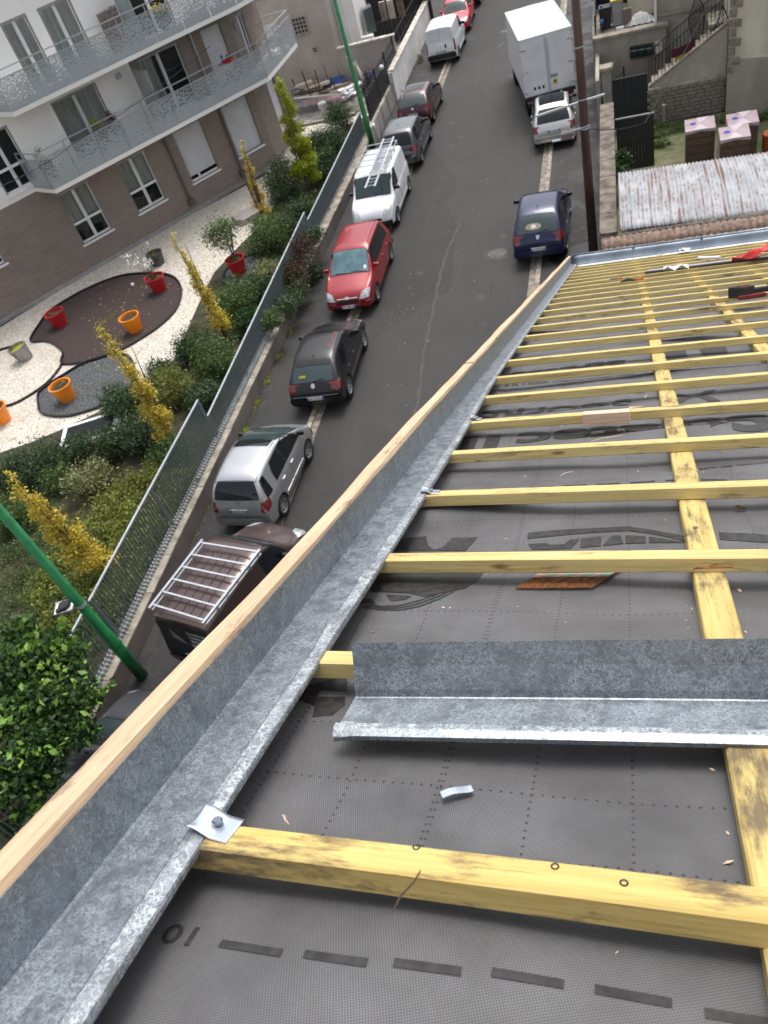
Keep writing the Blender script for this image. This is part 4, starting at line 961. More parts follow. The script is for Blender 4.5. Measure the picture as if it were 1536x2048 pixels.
cable([aty(-30, 385, 21), aty(150, 285, 25), aty(420, 92, 30)], 'thin black cable crossing in front of the balconies')
cable([(b[0], b[1], 3.95), aty(1290, 245, 27), aty(1420, 0, 33)] , 'black cable from the brown pole towards the stair house')
cable([(b[0], b[1], 4.7), aty(1240, 105, 33), aty(1300, 20, 40)], 'upper black cable from the brown pole to the terrace')

# ================================================================== apartment block on the left
FA = atz(0, 650, GZ); FBp = atz(557, 328, GZ); FD_ = _n(FBp-FA); FN = np.array([FD_[1], -FD_[0], 0.0])
def fw(s, off, z): p_ = FA+FD_*s+FN*off; return (p_[0], p_[1], z)
ab = thing('apartment_block', 'white and taupe brick apartment block with patterned metal balconies', 'building', fw(0, 0, GZ))
def wall_holes(name, fwf, s0, s1, z0, z1, holes, m, depth=.16, parent=None, th=0):
    ss = sorted({s0, s1, *[h[0] for h in holes], *[h[1] for h in holes]}); zs = sorted({z0, z1, *[h[2] for h in holes], *[h[3] for h in holes]})
    q = MB(); uvs = []
    def quad(a): q.add(a, [(0,1,2,3)])
    for i in range(len(ss)-1):
        for j in range(len(zs)-1):
            cs, cz = (ss[i]+ss[i+1])/2, (zs[j]+zs[j+1])/2
            if any(h[0] < cs < h[1] and h[2] < cz < h[3] for h in holes): continue
            quad([fwf(ss[i], 0, zs[j]), fwf(ss[i+1], 0, zs[j]), fwf(ss[i+1], 0, zs[j+1]), fwf(ss[i], 0, zs[j+1])])
    for (a, b_, c, d) in holes:
        quad([fwf(a,0,c), fwf(a,-depth,c), fwf(a,-depth,d), fwf(a,0,d)]); quad([fwf(b_,0,c), fwf(b_,0,d), fwf(b_,-depth,d), fwf(b_,-depth,c)])
        quad([fwf(a,0,d), fwf(a,-depth,d), fwf(b_,-depth,d), fwf(b_,0,d)]); quad([fwf(a,0,c), fwf(b_,0,c), fwf(b_,-depth,c), fwf(a,-depth,c)])
    o = q.build(name, m, parent); pl = WLOC[parent.name] if parent is not None else Vector((0,0,0)); base = Vector(fwf(0,0,0)); dr = (Vector(fwf(1,0,0))-base)
    set_uv(o, lambda co: ((Vector(co)+pl-base).dot(dr), co[2]+pl[2])); return o
gh = [(4.75,6.2,1.55,3.72), (7.57,9.02,1.55,3.72), (10.5,11.95,1.55,3.72), (13.1,14.5,1.55,3.72), (.2,1.62,2.42,3.72), (-3.4,-1.9,1.55,3.72)]
wall_holes('brick_wall', fw, -8, 14.93, GZ+.14, 4.2, gh, M['brick'], parent=ab)
MB().add([fw(-8,.03,GZ-.1), fw(14.96,.03,GZ-.1), fw(14.96,.03,GZ+.15), fw(-8,.03,GZ+.15), fw(-8,0,GZ+.16), fw(14.95,0,GZ+.16)], [(0,1,2,3),(3,2,5,4)]).build('plinth', M['reveal'], ab)
h1 = [(3.05,4.40,4.5,6.68), (6.31,8.33,4.35,6.68)]; wall_holes('white_wall', fw, -8, 9.95, 4.2, 7.0, h1, M['white'], parent=ab)
h1b = [(10.3,12.3,4.35,6.7), (13.45,14.45,4.45,6.65)]; wall_holes('brick_wall', fw, 9.95, 14.93, 4.2, 7.0, h1b, M['brick'], parent=ab)
h2 = [(4.9,6.05,7.4,9.55), (6.6,7.05,7.4,9.5), (7.5,8.85,7.15,9.52), (10.9,12.6,7.2,9.5)]
h2 = [(6.0,7.05,7.15,9.55), (7.5,8.85,7.15,9.52), (10.95,12.6,7.2,9.5), (2.9,4.3,7.3,9.5)]
wall_holes('white_wall', fw, -8, 14.93, 7.0, 10.2, h2, M['white'], parent=ab)
# second face past the corner
FBv = np.array(fw(14.93, 0, 0)); FD2 = _n(FD_*.782-FN*.623); FN2 = np.array([FD2[1], -FD2[0], 0.0])
def fw2(s, off, z): p_ = FBv+FD2*s+FN2*off; return (p_[0], p_[1], z)
hb0 = [(1.75,2.85,.9,3.9)]; wall_holes('brick_wall', fw2, 0, 3.6, GZ+.14, 4.2, hb0, M['brick'], parent=ab)
hb1 = [(.75,1.65,4.4,6.5)]; wall_holes('brick_wall', fw2, 0, 3.6, 4.2, 10.2, hb1, M['brick'], parent=ab)
MB().add([fw2(0,.03,GZ-.1), fw2(3.6,.03,GZ-.1), fw2(3.6,.03,GZ+.15), fw2(0,.03,GZ+.15)], [(0,1,2,3)]).build('plinth', M['reveal'], ab)
q = MB(); e1 = fw2(3.6,0,0); e2 = (e1[0]-9, e1[1]+7, 0); q.add([(e1[0],e1[1],0),(e2[0],e2[1],0),(e2[0],e2[1],10.2),(e1[0],e1[1],10.2)], [(0,1,2,3)]); q.build('rear_wall', M['white'], ab)
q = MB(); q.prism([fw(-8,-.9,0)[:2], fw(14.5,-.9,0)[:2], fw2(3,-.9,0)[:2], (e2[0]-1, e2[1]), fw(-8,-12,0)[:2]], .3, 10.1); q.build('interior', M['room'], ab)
def window(fwf, s0, s1, z0, z1, kind='cross', curtain=True, d=.13, sill=True, lab=None):
    if kind == 'shut':
        q = MB(); zz0 = z0 if not isinstance(lab, float) else lab; lab = None
        n = int((z1-zz0)/.05)
        for k in range(n):
            a = zz0+k*(z1-zz0)/n; b_ = zz0+(k+1)*(z1-zz0)/n
            q.add([fwf(s0+.01,-d+.02,a+.004), fwf(s1-.01,-d+.02,a+.004), fwf(s1-.01,-d+.034,(a+b_)/2), fwf(s0+.01,-d+.034,(a+b_)/2), fwf(s1-.01,-d+.02,b_), fwf(s0+.01,-d+.02,b_)], [(0,1,2,3),(3,2,4,5)])
        w = q.build('roller_shutter', M['shutter'], ab)
        WLOC[w.name] = WLOC[ab.name]
        if zz0 > z0:
            g = MB().add([fwf(s0,-d,z0), fwf(s1,-d,z0), fwf(s1,-d,zz0), fwf(s0,-d,zz0)], [(0,1,2,3)]).build('pane', M['glass'], w)
            MB().bar(fwf((s0+s1)/2-.25,-d+.02,z0), fwf((s0+s1)/2-.25,-d+.02,zz0), .09, .05).build('mullion', M['pvc'], w); g.parent = w
            MB().bar(fwf(s0,-d+.02,z0+.04), fwf(s1,-d+.02,z0+.04), .05, .08).build('mullion', M['pvc'], w)
    else:
        q = MB(); f = .06
        def br_(a, b_, w_=.07): q.bar(fwf(*a), fwf(*b_), w_, w_)
        br_((s0+.03,-d,z0), (s0+.03,-d,z1)); br_((s1-.03,-d,z0), (s1-.03,-d,z1)); br_((s0,-d,z0+.04), (s1,-d,z0+.04)); br_((s0,-d,z1-.04), (s1,-d,z1-.04))
        sm = (s0+s1)/2; br_((sm,-d,z0), (sm,-d,z1), .10)
        if kind == 'cross': br_((s0,-d,z0+(z1-z0)*.38), (s1,-d,z0+(z1-z0)*.38), .09)
        w = q.build('window', M['pvc'], ab); WLOC[w.name] = WLOC[ab.name]
        for a, b_ in ((s0+.05, sm-.04), (sm+.04, s1-.05)):
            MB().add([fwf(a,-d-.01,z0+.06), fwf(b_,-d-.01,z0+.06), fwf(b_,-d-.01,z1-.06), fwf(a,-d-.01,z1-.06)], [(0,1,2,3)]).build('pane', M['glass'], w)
        if curtain:
            lo_ = z0+(z1-z0)*.40 if kind == 'cross' else z0+.02
            MB().grid(lambda a, b_: fwf(s0+(s1-s0)*a, -d-.16-.035*math.sin(a*34+math.sin(a*11)*2), lo_+(z1-lo_)*b_), 56, 2).build('curtain', M['curtain'], w)
        MB().bar(fwf(s0,-d+.06,z1-.03), fwf(s1,-d+.06,z1-.03), .10, .12).build('shutter_box', M['reveal'], w)
        for sx in (s0+.012, s1-.012): MB().bar(fwf(sx,-d+.06,z0), fwf(sx,-d+.06,z1), .10, .03).build('side_trim', M['reveal'], w)
    if sill:
        q = MB(); A_ = [fwf(s0-.06,-.14,z0-.0), fwf(s1+.06,-.14,z0-.0), fwf(s1+.06,.07,z0-.03), fwf(s0-.06,.07,z0-.03)]; B_ = [(p_[0],p_[1],p_[2]-.06) for p_ in A_]
        q.add(A_+B_, [(0,1,2,3),(7,6,5,4),(0,4,5,1),(1,5,6,2),(2,6,7,3),(3,7,4,0)]).build('sill', M['pvc'], w)
    return w
window(fw, 4.75, 6.2, 1.55, 3.72); window(fw, 7.57, 9.02, 1.55, 3.72); window(fw, 10.5, 11.95, 1.55, 3.72, 'shut', lab=1.78); window(fw, 13.1, 14.5, 1.55, 3.72, 'shut')
window(fw, .2, 1.62, 2.42, 3.72); window(fw, -3.4, -1.9, 1.55, 3.72); window(fw, 3.05, 4.40, 4.5, 6.68, curtain=False); window(fw, 6.31, 8.33, 4.35, 6.68, 'two', sill=False)
window(fw, 10.3, 12.3, 4.35, 6.7, 'two', sill=False, curtain=False); window(fw, 13.45, 14.45, 4.45, 6.65, 'shut', sill=False)
MB().grid(lambda a, b_: fw(10.35+.75*a, -.36-.04*math.sin(a*22), 4.4+2.2*b_), 24, 1).build('curtain', M['curtain'], ab)
window(fw, 6.0, 7.05, 7.15, 9.55, 'two', sill=False); window(fw, 7.5, 8.85, 7.15, 9.52, 'two', sill=False); window(fw, 10.95, 12.6, 7.2, 9.5, 'two', sill=False, curtain=False); window(fw, 2.9, 4.3, 7.3, 9.5)
window(fw2, .75, 1.65, 4.4, 6.5, 'two', sill=False); window(fw2, 1.75, 2.85, .9, 3.9, 'shut', sill=False)
def box_f(fwf, s0, s1, o0, o1, z0, z1):
    return MB().add([fwf(s0,o0,z0), fwf(s1,o0,z0), fwf(s1,o1,z0), fwf(s0,o1,z0), fwf(s0,o0,z1), fwf(s1,o0,z1), fwf(s1,o1,z1), fwf(s0,o1,z1)], [(0,3,2,1),(4,5,6,7),(0,1,5,4),(1,2,6,5),(2,3,7,6),(3,0,4,7)])
for s in (10.0, 12.93):
    dp = MB().tube([fw(s, .08, 3.98), fw(s, .08, 1.0)], .05, 8).build('downpipe', M['darkpipe'], ab); WLOC[dp.name] = WLOC[ab.name]
    box_f(fw, s-.13, s+.13, .01, .2, .78, 1.03).build('rain_hopper', M['darkpipe'], dp)
MB().tube([fw(12.93, .08, 6.9), fw(12.93, .08, 4.3)], .05, 8).build('downpipe', M['rail'], ab)
box_f(fw, 9.2, 9.46, .0, .05, 6.4, 6.62).build('vent_grille', M['rail'], ab); box_f(fw2, .25, .4, .0, .12, 6.1, 6.4).build('wall_lamp', M['reveal'], ab)
# balconies: slab, panels, handrail
def balcony(line, z, zt, lab, endcap=True):
    P = [np.array(fw(s, o, 0)) for s, o in line]
    q = MB(); inner = [fw(line[0][0]-.32, 0, 0), fw(14.93, 0, 0), fw2(3.55, 0, 0)]
    poly = [tuple(p_[:2]) for p_ in P]+[tuple(inner[2][:2]), tuple(inner[1][:2]), tuple(inner[0][:2])]
    b_ = q.prism(poly, z-.18, z).build('balcony', M['white'], ab); WLOC[b_.name] = WLOC[ab.name]
    prs = [(inner[0], P[0])]+[(P[i], P[i+1]) for i in range(len(P)-1)]
    for k, (a, c) in enumerate(prs):
        a, c = np.array([*a[:2], 0]), np.array([*c[:2], 0]); L = np.linalg.norm(c-a); n = max(1, round(L/1.22)); d_ = (c-a)/L
        for i in range(n):
            p0, p1 = a+d_*(L*i/n+.008), a+d_*(L*(i+1)/n-.008)
            pn = MB().add([(p0[0],p0[1],z-.02), (p1[0],p1[1],z-.02), (p1[0],p1[1],zt), (p0[0],p0[1],zt)], [(0,1,2,3)]).build('railing_panel', M['perf'], b_)
            bs_ = Vector(pn.data.vertices[0].co); dd = Vector(d_); uo = rnd.uniform(0, 0)
            set_uv(pn, lambda co: ((Vector(co)-bs_).dot(dd)+k*20+i*L/n, (co[2]-bs_[2])/(zt-z+.02)))
            MB().bar((p0[0],p0[1],zt), (p1[0],p1[1],zt), .035, .03).build('panel_rail', M['rail'], b_)
            m_ = p0-np.array([-FN[0], -FN[1], 0])*0
            MB().bar((p0[0]-FN[0]*.06,p0[1]-FN[1]*.06,z), (p0[0]-FN[0]*.06,p0[1]-FN[1]*.06,zt+.24), .03, .03).build('baluster', M['rail'], b_)
        MB().bar((a[0]-FN[0]*.06,a[1]-FN[1]*.06,zt+.24), (c[0]-FN[0]*.06,c[1]-FN[1]*.06,zt+.24), .05, .035).build('handrail', M['rail'], b_)
    if endcap:
        a = np.array(fw2(3.55, 0, 0)); MB().bar((P[-1][0],P[-1][1],zt+.24), (a[0],a[1],zt+.24), .05, .035).build('handrail', M['rail'], b_)
    return b_
balcony([(4.45, 1.5), (15.05, 1.5), (18.6, -1.2)], 4.36, 5.46, '')
balcony([(4.48, 1.5), (14.7, 1.55), (16.0, 1.2), (18.4, -1.3)], 7.24, 8.27, '')
# things on the balconies
o = thing('balcony_partition', 'frosted glass partition standing between the first floor flats', 'screen', fw(9.9, .7, 4.36))
box_f(fw, 9.93, 9.97, .15, 1.35, 4.4, 6.5).build('frosted_pane', M['frost'], o); q = MB()
for of in (.12, .75, 1.38): q.bar(fw(9.95, of, 4.36), fw(9.95, of, 6.55), .05, .05)
for zz in (4.42, 6.52, 5.5): q.bar(fw(9.95, .12, zz), fw(9.95, 1.38, zz), .05, .05)
q.build('frame', M['reveal'], o)
o = thing('balcony_partition', 'frosted glass partition on the upper balcony beside the yellow flowers', 'screen', fw(10.5, .7, 7.24))
box_f(fw, 10.43, 10.47, .15, 1.35, 7.3, 9.3).build('frosted_pane', M['frost'], o); MB().bar(fw(10.45,.12,7.24), fw(10.45,.12,9.3), .05, .05).bar(fw(10.45,1.38,7.24), fw(10.45,1.38,9.3), .05, .05).build('frame', M['reveal'], o)
o = thing('reed_screen', 'brown reed screen standing on the upper balcony', 'screen', fw(9.9, .6, 7.24)); q = MB()
for k in range(26): q.tube([fw(9.35+k*.034, .55, 7.24), fw(9.35+k*.034, .55, 8.72+rnd.uniform(-.05,.05))], .015, 5)
M['reed'] = mat('brown_reed', (.22,.165,.135), .9, 0, .3, 9); q.build('reeds', M['reed'], o)
c = fw(11.6, 1.05, 8.15); o = thing('flower_pot', 'yellow flowering plant on the upper balcony', 'plant', c); leaf_cloud('flowers', [(c, (.25,.25,.15))], 260, .06, M['leaf_yellow'], o, 3); MB().lathe([(0,-.9),(.14,-.9),(.18,-.15)], n=12).build('pot', M['black'], o, world=False)
for k, (s, lab, lf) in enumerate([(4.75, 'sparse plant at the left end of the first floor balcony', 'leaf_pale'), (7.3, 'green planter box behind the first floor railing', 'leaf_lime'), (8.0, 'red flowering planter box beside the green one', 'leaf_red')]):
    c = fw(s, .95, 5.55 if k else 5.5); o = thing('balcony_plant', lab, 'plant', c, group='plants on the first floor balcony'); leaf_cloud('foliage', [(c, (.22,.22,.22))], 150 if k == 0 else 400, .055, M[lf], o, k+5)
    MB().box((0,0,-.7), (.5,.25,.9)).build('planter', M['edging'], o, world=False)
c = fw(13.7, .9, 4.36); o = thing('drying_rack', 'metal shelf with red and blue bottles on the first floor balcony', 'shelf', c); q = MB()
for x in (-.35,.35):
    for y in (-.2,.2): q.tube([(x,y,0),(x,y,1.05)], .015, 6)
for zz in (.3,.7,1.05): q.box((0,0,zz), (.74,.44,.02))
q.build('rack', M['reveal'], o, world=False); MB().tube([(-.15,0,1.06),(-.15,0,1.35)], .05, 8).build('bottle', M['blue'], o, world=False); MB().box((.1,0,1.12), (.35,.3,.12)).box((.0,-.15,.5), (.3,.1,.3)).build('crate', M['potred'], o, world=False); MB().lathe([(0,1.3),(.12,1.28),(.1,1.06)], (.12,.08,0), 10).build('tin', M['potgrey'], o, world=False)
c = fw2(2.3, .8, 4.36); o = thing('garden_chair', 'white plastic chair folded at the far end of the first floor balcony', 'chair', c, (0, 0, R(30)))
MB().box((0,0,.42), (.5,.5,.04)).build('seat', M['pvc'], o, world=False); MB().box((0,.24,.8), (.5,.04,.75)).build('backrest', M['pvc'], o, world=False, bevel=.01)
for x in (-.22,.22):
    for y in (-.22,.22): MB().box((x,y,.2), (.04,.04,.4)).build('leg', M['pvc'], o, world=False)
c = fw2(1.9, .9, 4.36); o = thing('covered_table', 'small table heaped with grey cloth beside the white chair', 'table', c); MB().box((0,0,.7), (.8,.6,.03)).build('tabletop', M['pvc'], o, world=False)
MB().grid(lambda a, b_: ((a-.5)*.8, (b_-.5)*.6, .74+.22*math.sin(a*3.1)*math.sin(b_*3.1)+.03*math.sin(a*20+b_*9)), 10, 8).build('cloth', M['curtain'], o, world=False)
for x in (-.35,.35): MB().box((x,0,.35), (.04,.5,.7)).build('leg', M['pvc'], o, world=False)

# ================================================================== vehicles
def make_car(name, label, body_mat, L=4.0, W=1.72, H=1.45, typ='hatch', cat='car', group='cars and vans parked in the street', P=None, glass='carglass', front='windscreen', wheelr=.30, tl=None, hl=None, plate=None, extras=None, dark_roof=None, trim_bumper=False, wheel='alloy'):
    o = thing(name, label, cat, (0, 0, 0), group=group)
    D = dict(hatch=dict(cowl=1.12, rf=1.80, rr=.78, hz0=.70, hz=.92, zb=.90, tail=.10, rw=.72, zrb=.98, ft=.12),
             mpv=dict(cowl=.92, rf=1.75, rr=.45, hz0=.78, hz=1.02, zb=.96, tail=.06, rw=.74, zrb=1.05, ft=.10),
             aclass=dict(cowl=.60, rf=1.70, rr=.40, hz0=.76, hz=1.00, zb=.93, tail=.05, rw=.72, zrb=1.08, ft=.08),
             van=dict(cowl=.95, rf=1.55, rr=.16, hz0=.82, hz=1.05, zb=1.06, tail=.03, rw=.84, zrb=1.15, ft=.10))[typ]
    if P: D.update(P)
    w = W/2; F0 = L/2
    # stations: (y belt, y top, z low, z belt, z top, half width, half width top)
    st = [(F0, F0, .32, .52, .56, w*.74, w*.60),
          (F0-.10, F0-.14, .22, .60, D['hz0'], w*.90, w*.74),
          (F0-.55, F0-.55, .20, D['zb']-.12, (D['hz0']*.45+D['hz']*.55), w*.99, w*.82),
          (F0-D['cowl'], F0-D['cowl'], .20, D['zb']-.03, D['hz'], w, w*.84),
          (F0-D['cowl']-.30, F0-D['rf'], .20, D['zb'], H-.03, w, w*(D['rw']-.02)),
          (F0-D['rf']-.25, F0-D['rf']-.35, .20, D['zb']+.01, H, w, w*D['rw']),
          (-F0+D['rr']+.65, -F0+D['rr']+.6, .20, D['zb']+.03, H, w, w*D['rw']),
          (-F0+D['rr']*.6+.12, -F0+D['rr'], .20, D['zb']+.05, H-.04, w*.99, w*(D['rw']-.03)),
          (-F0+D['tail']+.10, -F0+D['tail']+.10, .24, D['zb']-.02, D['zrb'], w*.955, w*.80),
          (-F0+.02, -F0+.04, .30, .62, .80, w*.93, w*.80),
          (-F0, -F0+.02, .36, .52, .56, w*.84, w*.7)]
    bm = bmesh.new(); rings = []
    for (yb, yt, zl, zb, zt, wb_, wt_) in st:
        half = [(wb_*.80, yb, zl), (wb_*.965, yb, zl+.05), (wb_*.995, yb, (zl+zb)/2+.05), (wb_*.985, yb, zb-.07), (wb_*.945, yb*.93+yt*.07, zb+.01),
                (wt_+.035, yt*.86+yb*.14, zt-.10 if zt > zb+.3 else zt-.025), (wt_*.93, yt, zt-.02), (wt_*.5, yt, zt+.004)]
        if zt <= zb+.3: half[5] = (wt_+.02+.3*(wb_*.945-wt_), yt, zb+(zt-zb)*.8 if zt > zb else zt); half[4] = (wb_*.955, yb, min(zb, zt)-.0)
        r_ = [bm.verts.new(p) for p in half]+[bm.verts.new((0, yt, zt+.012))]+[bm.verts.new((-p[0], p[1], p[2])) for p in half[::-1]]
        rings.append(r_)
    n = len(rings[0])
    for a, b in zip(rings[:-1], rings[1:]):
        for k in range(n-1): bm.faces.new((a[k], a[k+1], b[k+1], b[k]))
        bm.faces.new((a[n-1], a[0], b[0], b[n-1]))
    bm.faces.new(rings[0][::-1]); bm.faces.new(rings[-1])
    cl = bm.edges.layers.float.new('crease_edge') if 'crease_edge' not in bm.edges.layers.float else bm.edges.layers.float['crease_edge']
    bm.edges.ensure_lookup_table()
    vid = {v: (i, k) for i, r_ in enumerate(rings) for k, v in enumerate(r_)}
    for e in bm.edges:
        (i, k), (i2, k2) = vid[e.verts[0]], vid[e.verts[1]]
        if k == k2 and k in (1, n-2): e[cl] = .5
        if k == k2 and k in (4, n-5, 5, n-6) and 3 <= min(i, i2) <= 7: e[cl] = .45
        if i == i2 and i in (3, 8) and 5 <= min(k, k2) and max(k, k2) <= n-6: e[cl] = .5
        if typ == 'van' and i == i2 and i == 7: e[cl] = .6
    bmesh.ops.recalc_face_normals(bm, faces=bm.faces)
    me = bpy.data.meshes.new('body'); bm.to_mesh(me); bm.free()
    bo_ = bpy.data.objects.new('body', me); COL.objects.link(bo_); me.materials.append(body_mat); me.materials.append(M['black'])
    md = bo_.modifiers.new('s', 'SUBSURF'); md.levels = 3; md.render_levels = 3
    # wheel arches
    cut = MB(); wy = (F0-D.get('fo', .80), -F0+D.get('ro', .72))
    for yy in wy: cut.lathe([(0, -w-.3), (wheelr+.05, -w-.3), (wheelr+.05, w+.3), (0, w+.3)], (0, yy, wheelr+.0), 24, 'x')
    me2 = bpy.data.meshes.new('c'); me2.from_pydata(cut.v, [], cut.f); b2 = bmesh.new(); b2.from_mesh(me2); bmesh.ops.remove_doubles(b2, verts=b2.verts, dist=1e-4); bmesh.ops.recalc_face_normals(b2, faces=b2.faces); b2.to_mesh(me2); b2.free()
    co_ = bpy.data.objects.new('c', me2); COL.objects.link(co_); me2.materials.append(M['black'])
    dg = bpy.context.evaluated_depsgraph_get(); mb_ = bo_.evaluated_get(dg).to_mesh(); bvh = BVHTree.FromPolygons([v.co.copy() for v in mb_.vertices], [tuple(p.vertices) for p in mb_.polygons]); bo_.evaluated_get(dg).to_mesh_clear()
    bl_ = bo_.modifiers.new('b', 'BOOLEAN'); bl_.operation = 'DIFFERENCE'; bl_.object = co_; bl_.solver = 'FAST'
    try: bl_.material_mode = 'TRANSFER'
    except Exception: pass
    dg = bpy.context.evaluated_depsgraph_get(); fin = bpy.data.meshes.new_from_object(bo_.evaluated_get(dg)); bo_.modifiers.clear()
    old = bo_.data; bo_.data = fin; bpy.data.objects.remove(co_)
    if len(fin.materials) < 2: fin.materials.append(M['black'])
    fin.shade_smooth()
    try: fin.set_sharp_from_angle(angle=R(38))
    except Exception: pass
    bo_.parent = o
    def snap(p, d, lift=.004):
        p = Vector(p); d = Vector(d).normalized(); h, nn, _, _ = bvh.ray_cast(p-d*4.0, d)
        if h is None: h, nn, _, _ = bvh.find_nearest(p)
        if nn.dot(d) > 0: nn = -nn
        return h+nn*lift
    def patch(nm, m, c4, d, nu=8, nv_=6, rnd_=.22, lift=.005, parent=o, th=.006, label=None):
        c4 = [Vector(c) for c in c4]; V = []; 
        for j in range(nv_+1):
            for i in range(nu+1):
                a, b = 2*i/nu-1, 2*j/nv_-1; a2, b2 = a*math.sqrt(1-rnd_*b*b/2), b*math.sqrt(1-rnd_*a*a/2); a2, b2 = (a2+1)/2, (b2+1)/2
                V.append(snap(c4[0].lerp(c4[1], a2).lerp(c4[3].lerp(c4[2], a2), b2), d, lift))
        q = MB(); q.add(V, [(j*(nu+1)+i, j*(nu+1)+i+1, (j+1)*(nu+1)+i+1, (j+1)*(nu+1)+i) for j in range(nv_) for i in range(nu)])
        return q.build(nm, m, parent, smooth=True, world=False, label=label)
    BK = (0, 1, 0); FT = (0, -1, 0); DN = (0, 0, -1)
    yc = F0-D['cowl']; yr = F0-D['rf']
    g = M[glass]
    # windscreen with black surround
    wsb = [(-w*.80, yc-.03, 0), (w*.80, yc-.03, 0), (w*(D['rw']-.07), yr+.06, 0), (-w*(D['rw']-.07), yr+.06, 0)]
    patch('windscreen_seal', M['trim'], [(x*1.03, y+(.02 if i < 2 else -.025), z) for i, (x, y, z) in enumerate(wsb)], DN, 14, 12, .1, .004)
    patch('windscreen', M[front], wsb, DN, 14, 12, .1, .010)
    MB().tube([snap((-.1, yc-.01, 0), DN, .015), snap((w*.55, yc-.06, 0), DN, .02)], .008, 5).tube([snap((-w*.7, yc-.02, 0), DN, .015), snap((-.05, yc-.08, 0), DN, .02)], .008, 5).build('wipers', M['black'], o, world=False, kind='stuff')
    # rear window
    zr0, zr1 = D['zrb']-.02, H-.13
    yb_ = -F0+D['tail']+.12; yt_ = -F0+D['rr']+.02
    rd = Vector((0, zr1-zr0, -(yt_-yb_))).normalized()
    if D.get('rearglass', True):
        rw4 = [(-w*.74, yb_, zr0), (w*.74, yb_, zr0), (w*(D['rw']-.12), yt_, zr1), (-w*(D['rw']-.12), yt_, zr1)]
        patch('rear_window_seal', M['trim'], [(x*1.04, y, z+(-.02 if i < 2 else .02)) for i, (x, y, z) in enumerate(rw4)], rd, 10, 6, .15, .003)
        patch('rear_window', M[D.get('rg', glass)], rw4, rd, 10, 6, .15, .007)
        MB().tube([snap((0, yb_, zr0+.0), rd, .015), snap((w*.4, yb_+.05, zr0+.06), rd, .02)], .008, 5).build('rear_wiper', M['black'], o, world=False)
    # side windows
    zb = D['zb']
    if typ == 'van':
        wins = [(yc-.12, yr+.10, yc-1.02, yc-1.02)]
    elif typ == 'aclass':
        wins = [(yc-.34, yr+.42, yr-.20, yr-.22), (yr-.27, yr-.29, yr-1.0, yr-.80), (yb_+.46, yb_+.52, yb_+.12, yb_+.30)]
    else:
        e_ = yt_+.05; mid = (yc-.2+e_)/2-.08; wins = [(yc-.30, yr+.16, mid+.04, mid+.04), (mid-.04, mid-.04, yb_+.62, e_+.30), (yb_+.56, e_+.24, yb_+.40, e_+.18)]
        if D.get('two'): wins = [(yc-.30, yr+.16, mid-.15, mid-.15), (mid-.23, mid-.23, yb_+.50, e_+.26)]
    for sx in (-1, 1):
        dd = (-sx, 0, -.45)
        if typ == 'aclass': patch('window_seal', M['trim'], [(sx*w, wins[0][0]+.10, zb+.035), (sx*w, wins[1][2]-.04, zb+.08), (sx*w*.8, wins[1][3]-.02, H-.12), (sx*w*.8, wins[0][1]+.02, H-.12)], dd, 16, 6, .35, .0025)
        elif typ != 'van': patch('window_seal', M['trim'], [(sx*w, wins[0][0]+.06, zb+.035), (sx*w, wins[-1][2]-.05, zb+.06), (sx*w*.8, wins[-1][3]-.03, H-.115), (sx*w*.8, wins[0][1]+.02, H-.115)], dd, 16, 5, .12, .0025)
        for (a, b_, c, d_) in wins:
            patch('side_window', g, [(sx*w, a, zb+.06), (sx*w, c, zb+.075), (sx*w*.8, d_, H-.135), (sx*w*.8, b_, H-.135)], dd, 8, 5, .12, .006)
        # doors: handles and shut lines
        for k, yy in enumerate([wins[0][2]+.12]+([wins[1][2]+.30] if len(wins) > 2 else [])):
            hp = snap((sx*w, yy, zb-.10), (-sx, 0, 0), .018); MB().box(hp, (.03, .16, .035)).build('door_handle', D.get('handle', body_mat), o, world=False, bevel=.008)
        ys = [yc-.25, wins[0][2]+.0] + ([wins[1][2]+.02] if len(wins) > 2 else [])
        for yy in ys:
            pts = [snap((sx*w, yy+.0*zz, zz), (-sx, 0, 0), .0015) for zz in np.linspace(.32, zb+.02, 6)]; MB().tube(pts, .0045, 4).build('door_gap', M['black'], o, world=False)
        pts = [snap((sx*w, yy, .42), (-sx, 0, 0), .004) for yy in np.linspace(wy[0]-.42, wy[1]+.42, 8)]; MB().tube(pts, .009, 5).build('rubbing_strip', D.get('strip', body_mat), o, world=False)
        mp = snap((sx*w, yc-.32, zb+.06), (-sx, 0, 0), .10); mm = MB(); mm.box((mp[0], mp[1], mp[2]+.03), (.19, .10, .13), sx*.15); mm.build('wing_mirror', D.get('mirror', M['trim']), o, world=False, bevel=.03)
        # lamps
        if typ == 'van':
            patch('tail_lamp', M['lamp_red'], [(sx*w*.86, -F0, .62), (sx*w*.96, -F0, .62), (sx*w*.92, -F0, 1.15), (sx*w*.84, -F0, 1.15)], BK, 3, 6, .1, .01)
        else:
            z0, z1, xi = (tl or (.66, .90, .58))
            patch('tail_lamp', M['lamp_red'], [(sx*w*xi, -F0, z0+.02), (sx*w*.86, -F0+.02, z0-.02), (sx*w*.94, -F0+.16, z1), (sx*w*(xi+.08), -F0+.03, z1-.02)], (-sx*.35, 1, 0), 6, 5, .2, .008)
            patch('tail_lamp_side', M['lamp_red'], [(sx*w, -F0+.05, z0), (sx*w, -F0+.30, z0+.08), (sx*w, -F0+.34, z1-.02), (sx*w, -F0+.06, z1-.0)], (-sx, .25, 0), 5, 4, .2, .008)
        z0, z1 = (hl or (.56, .74))
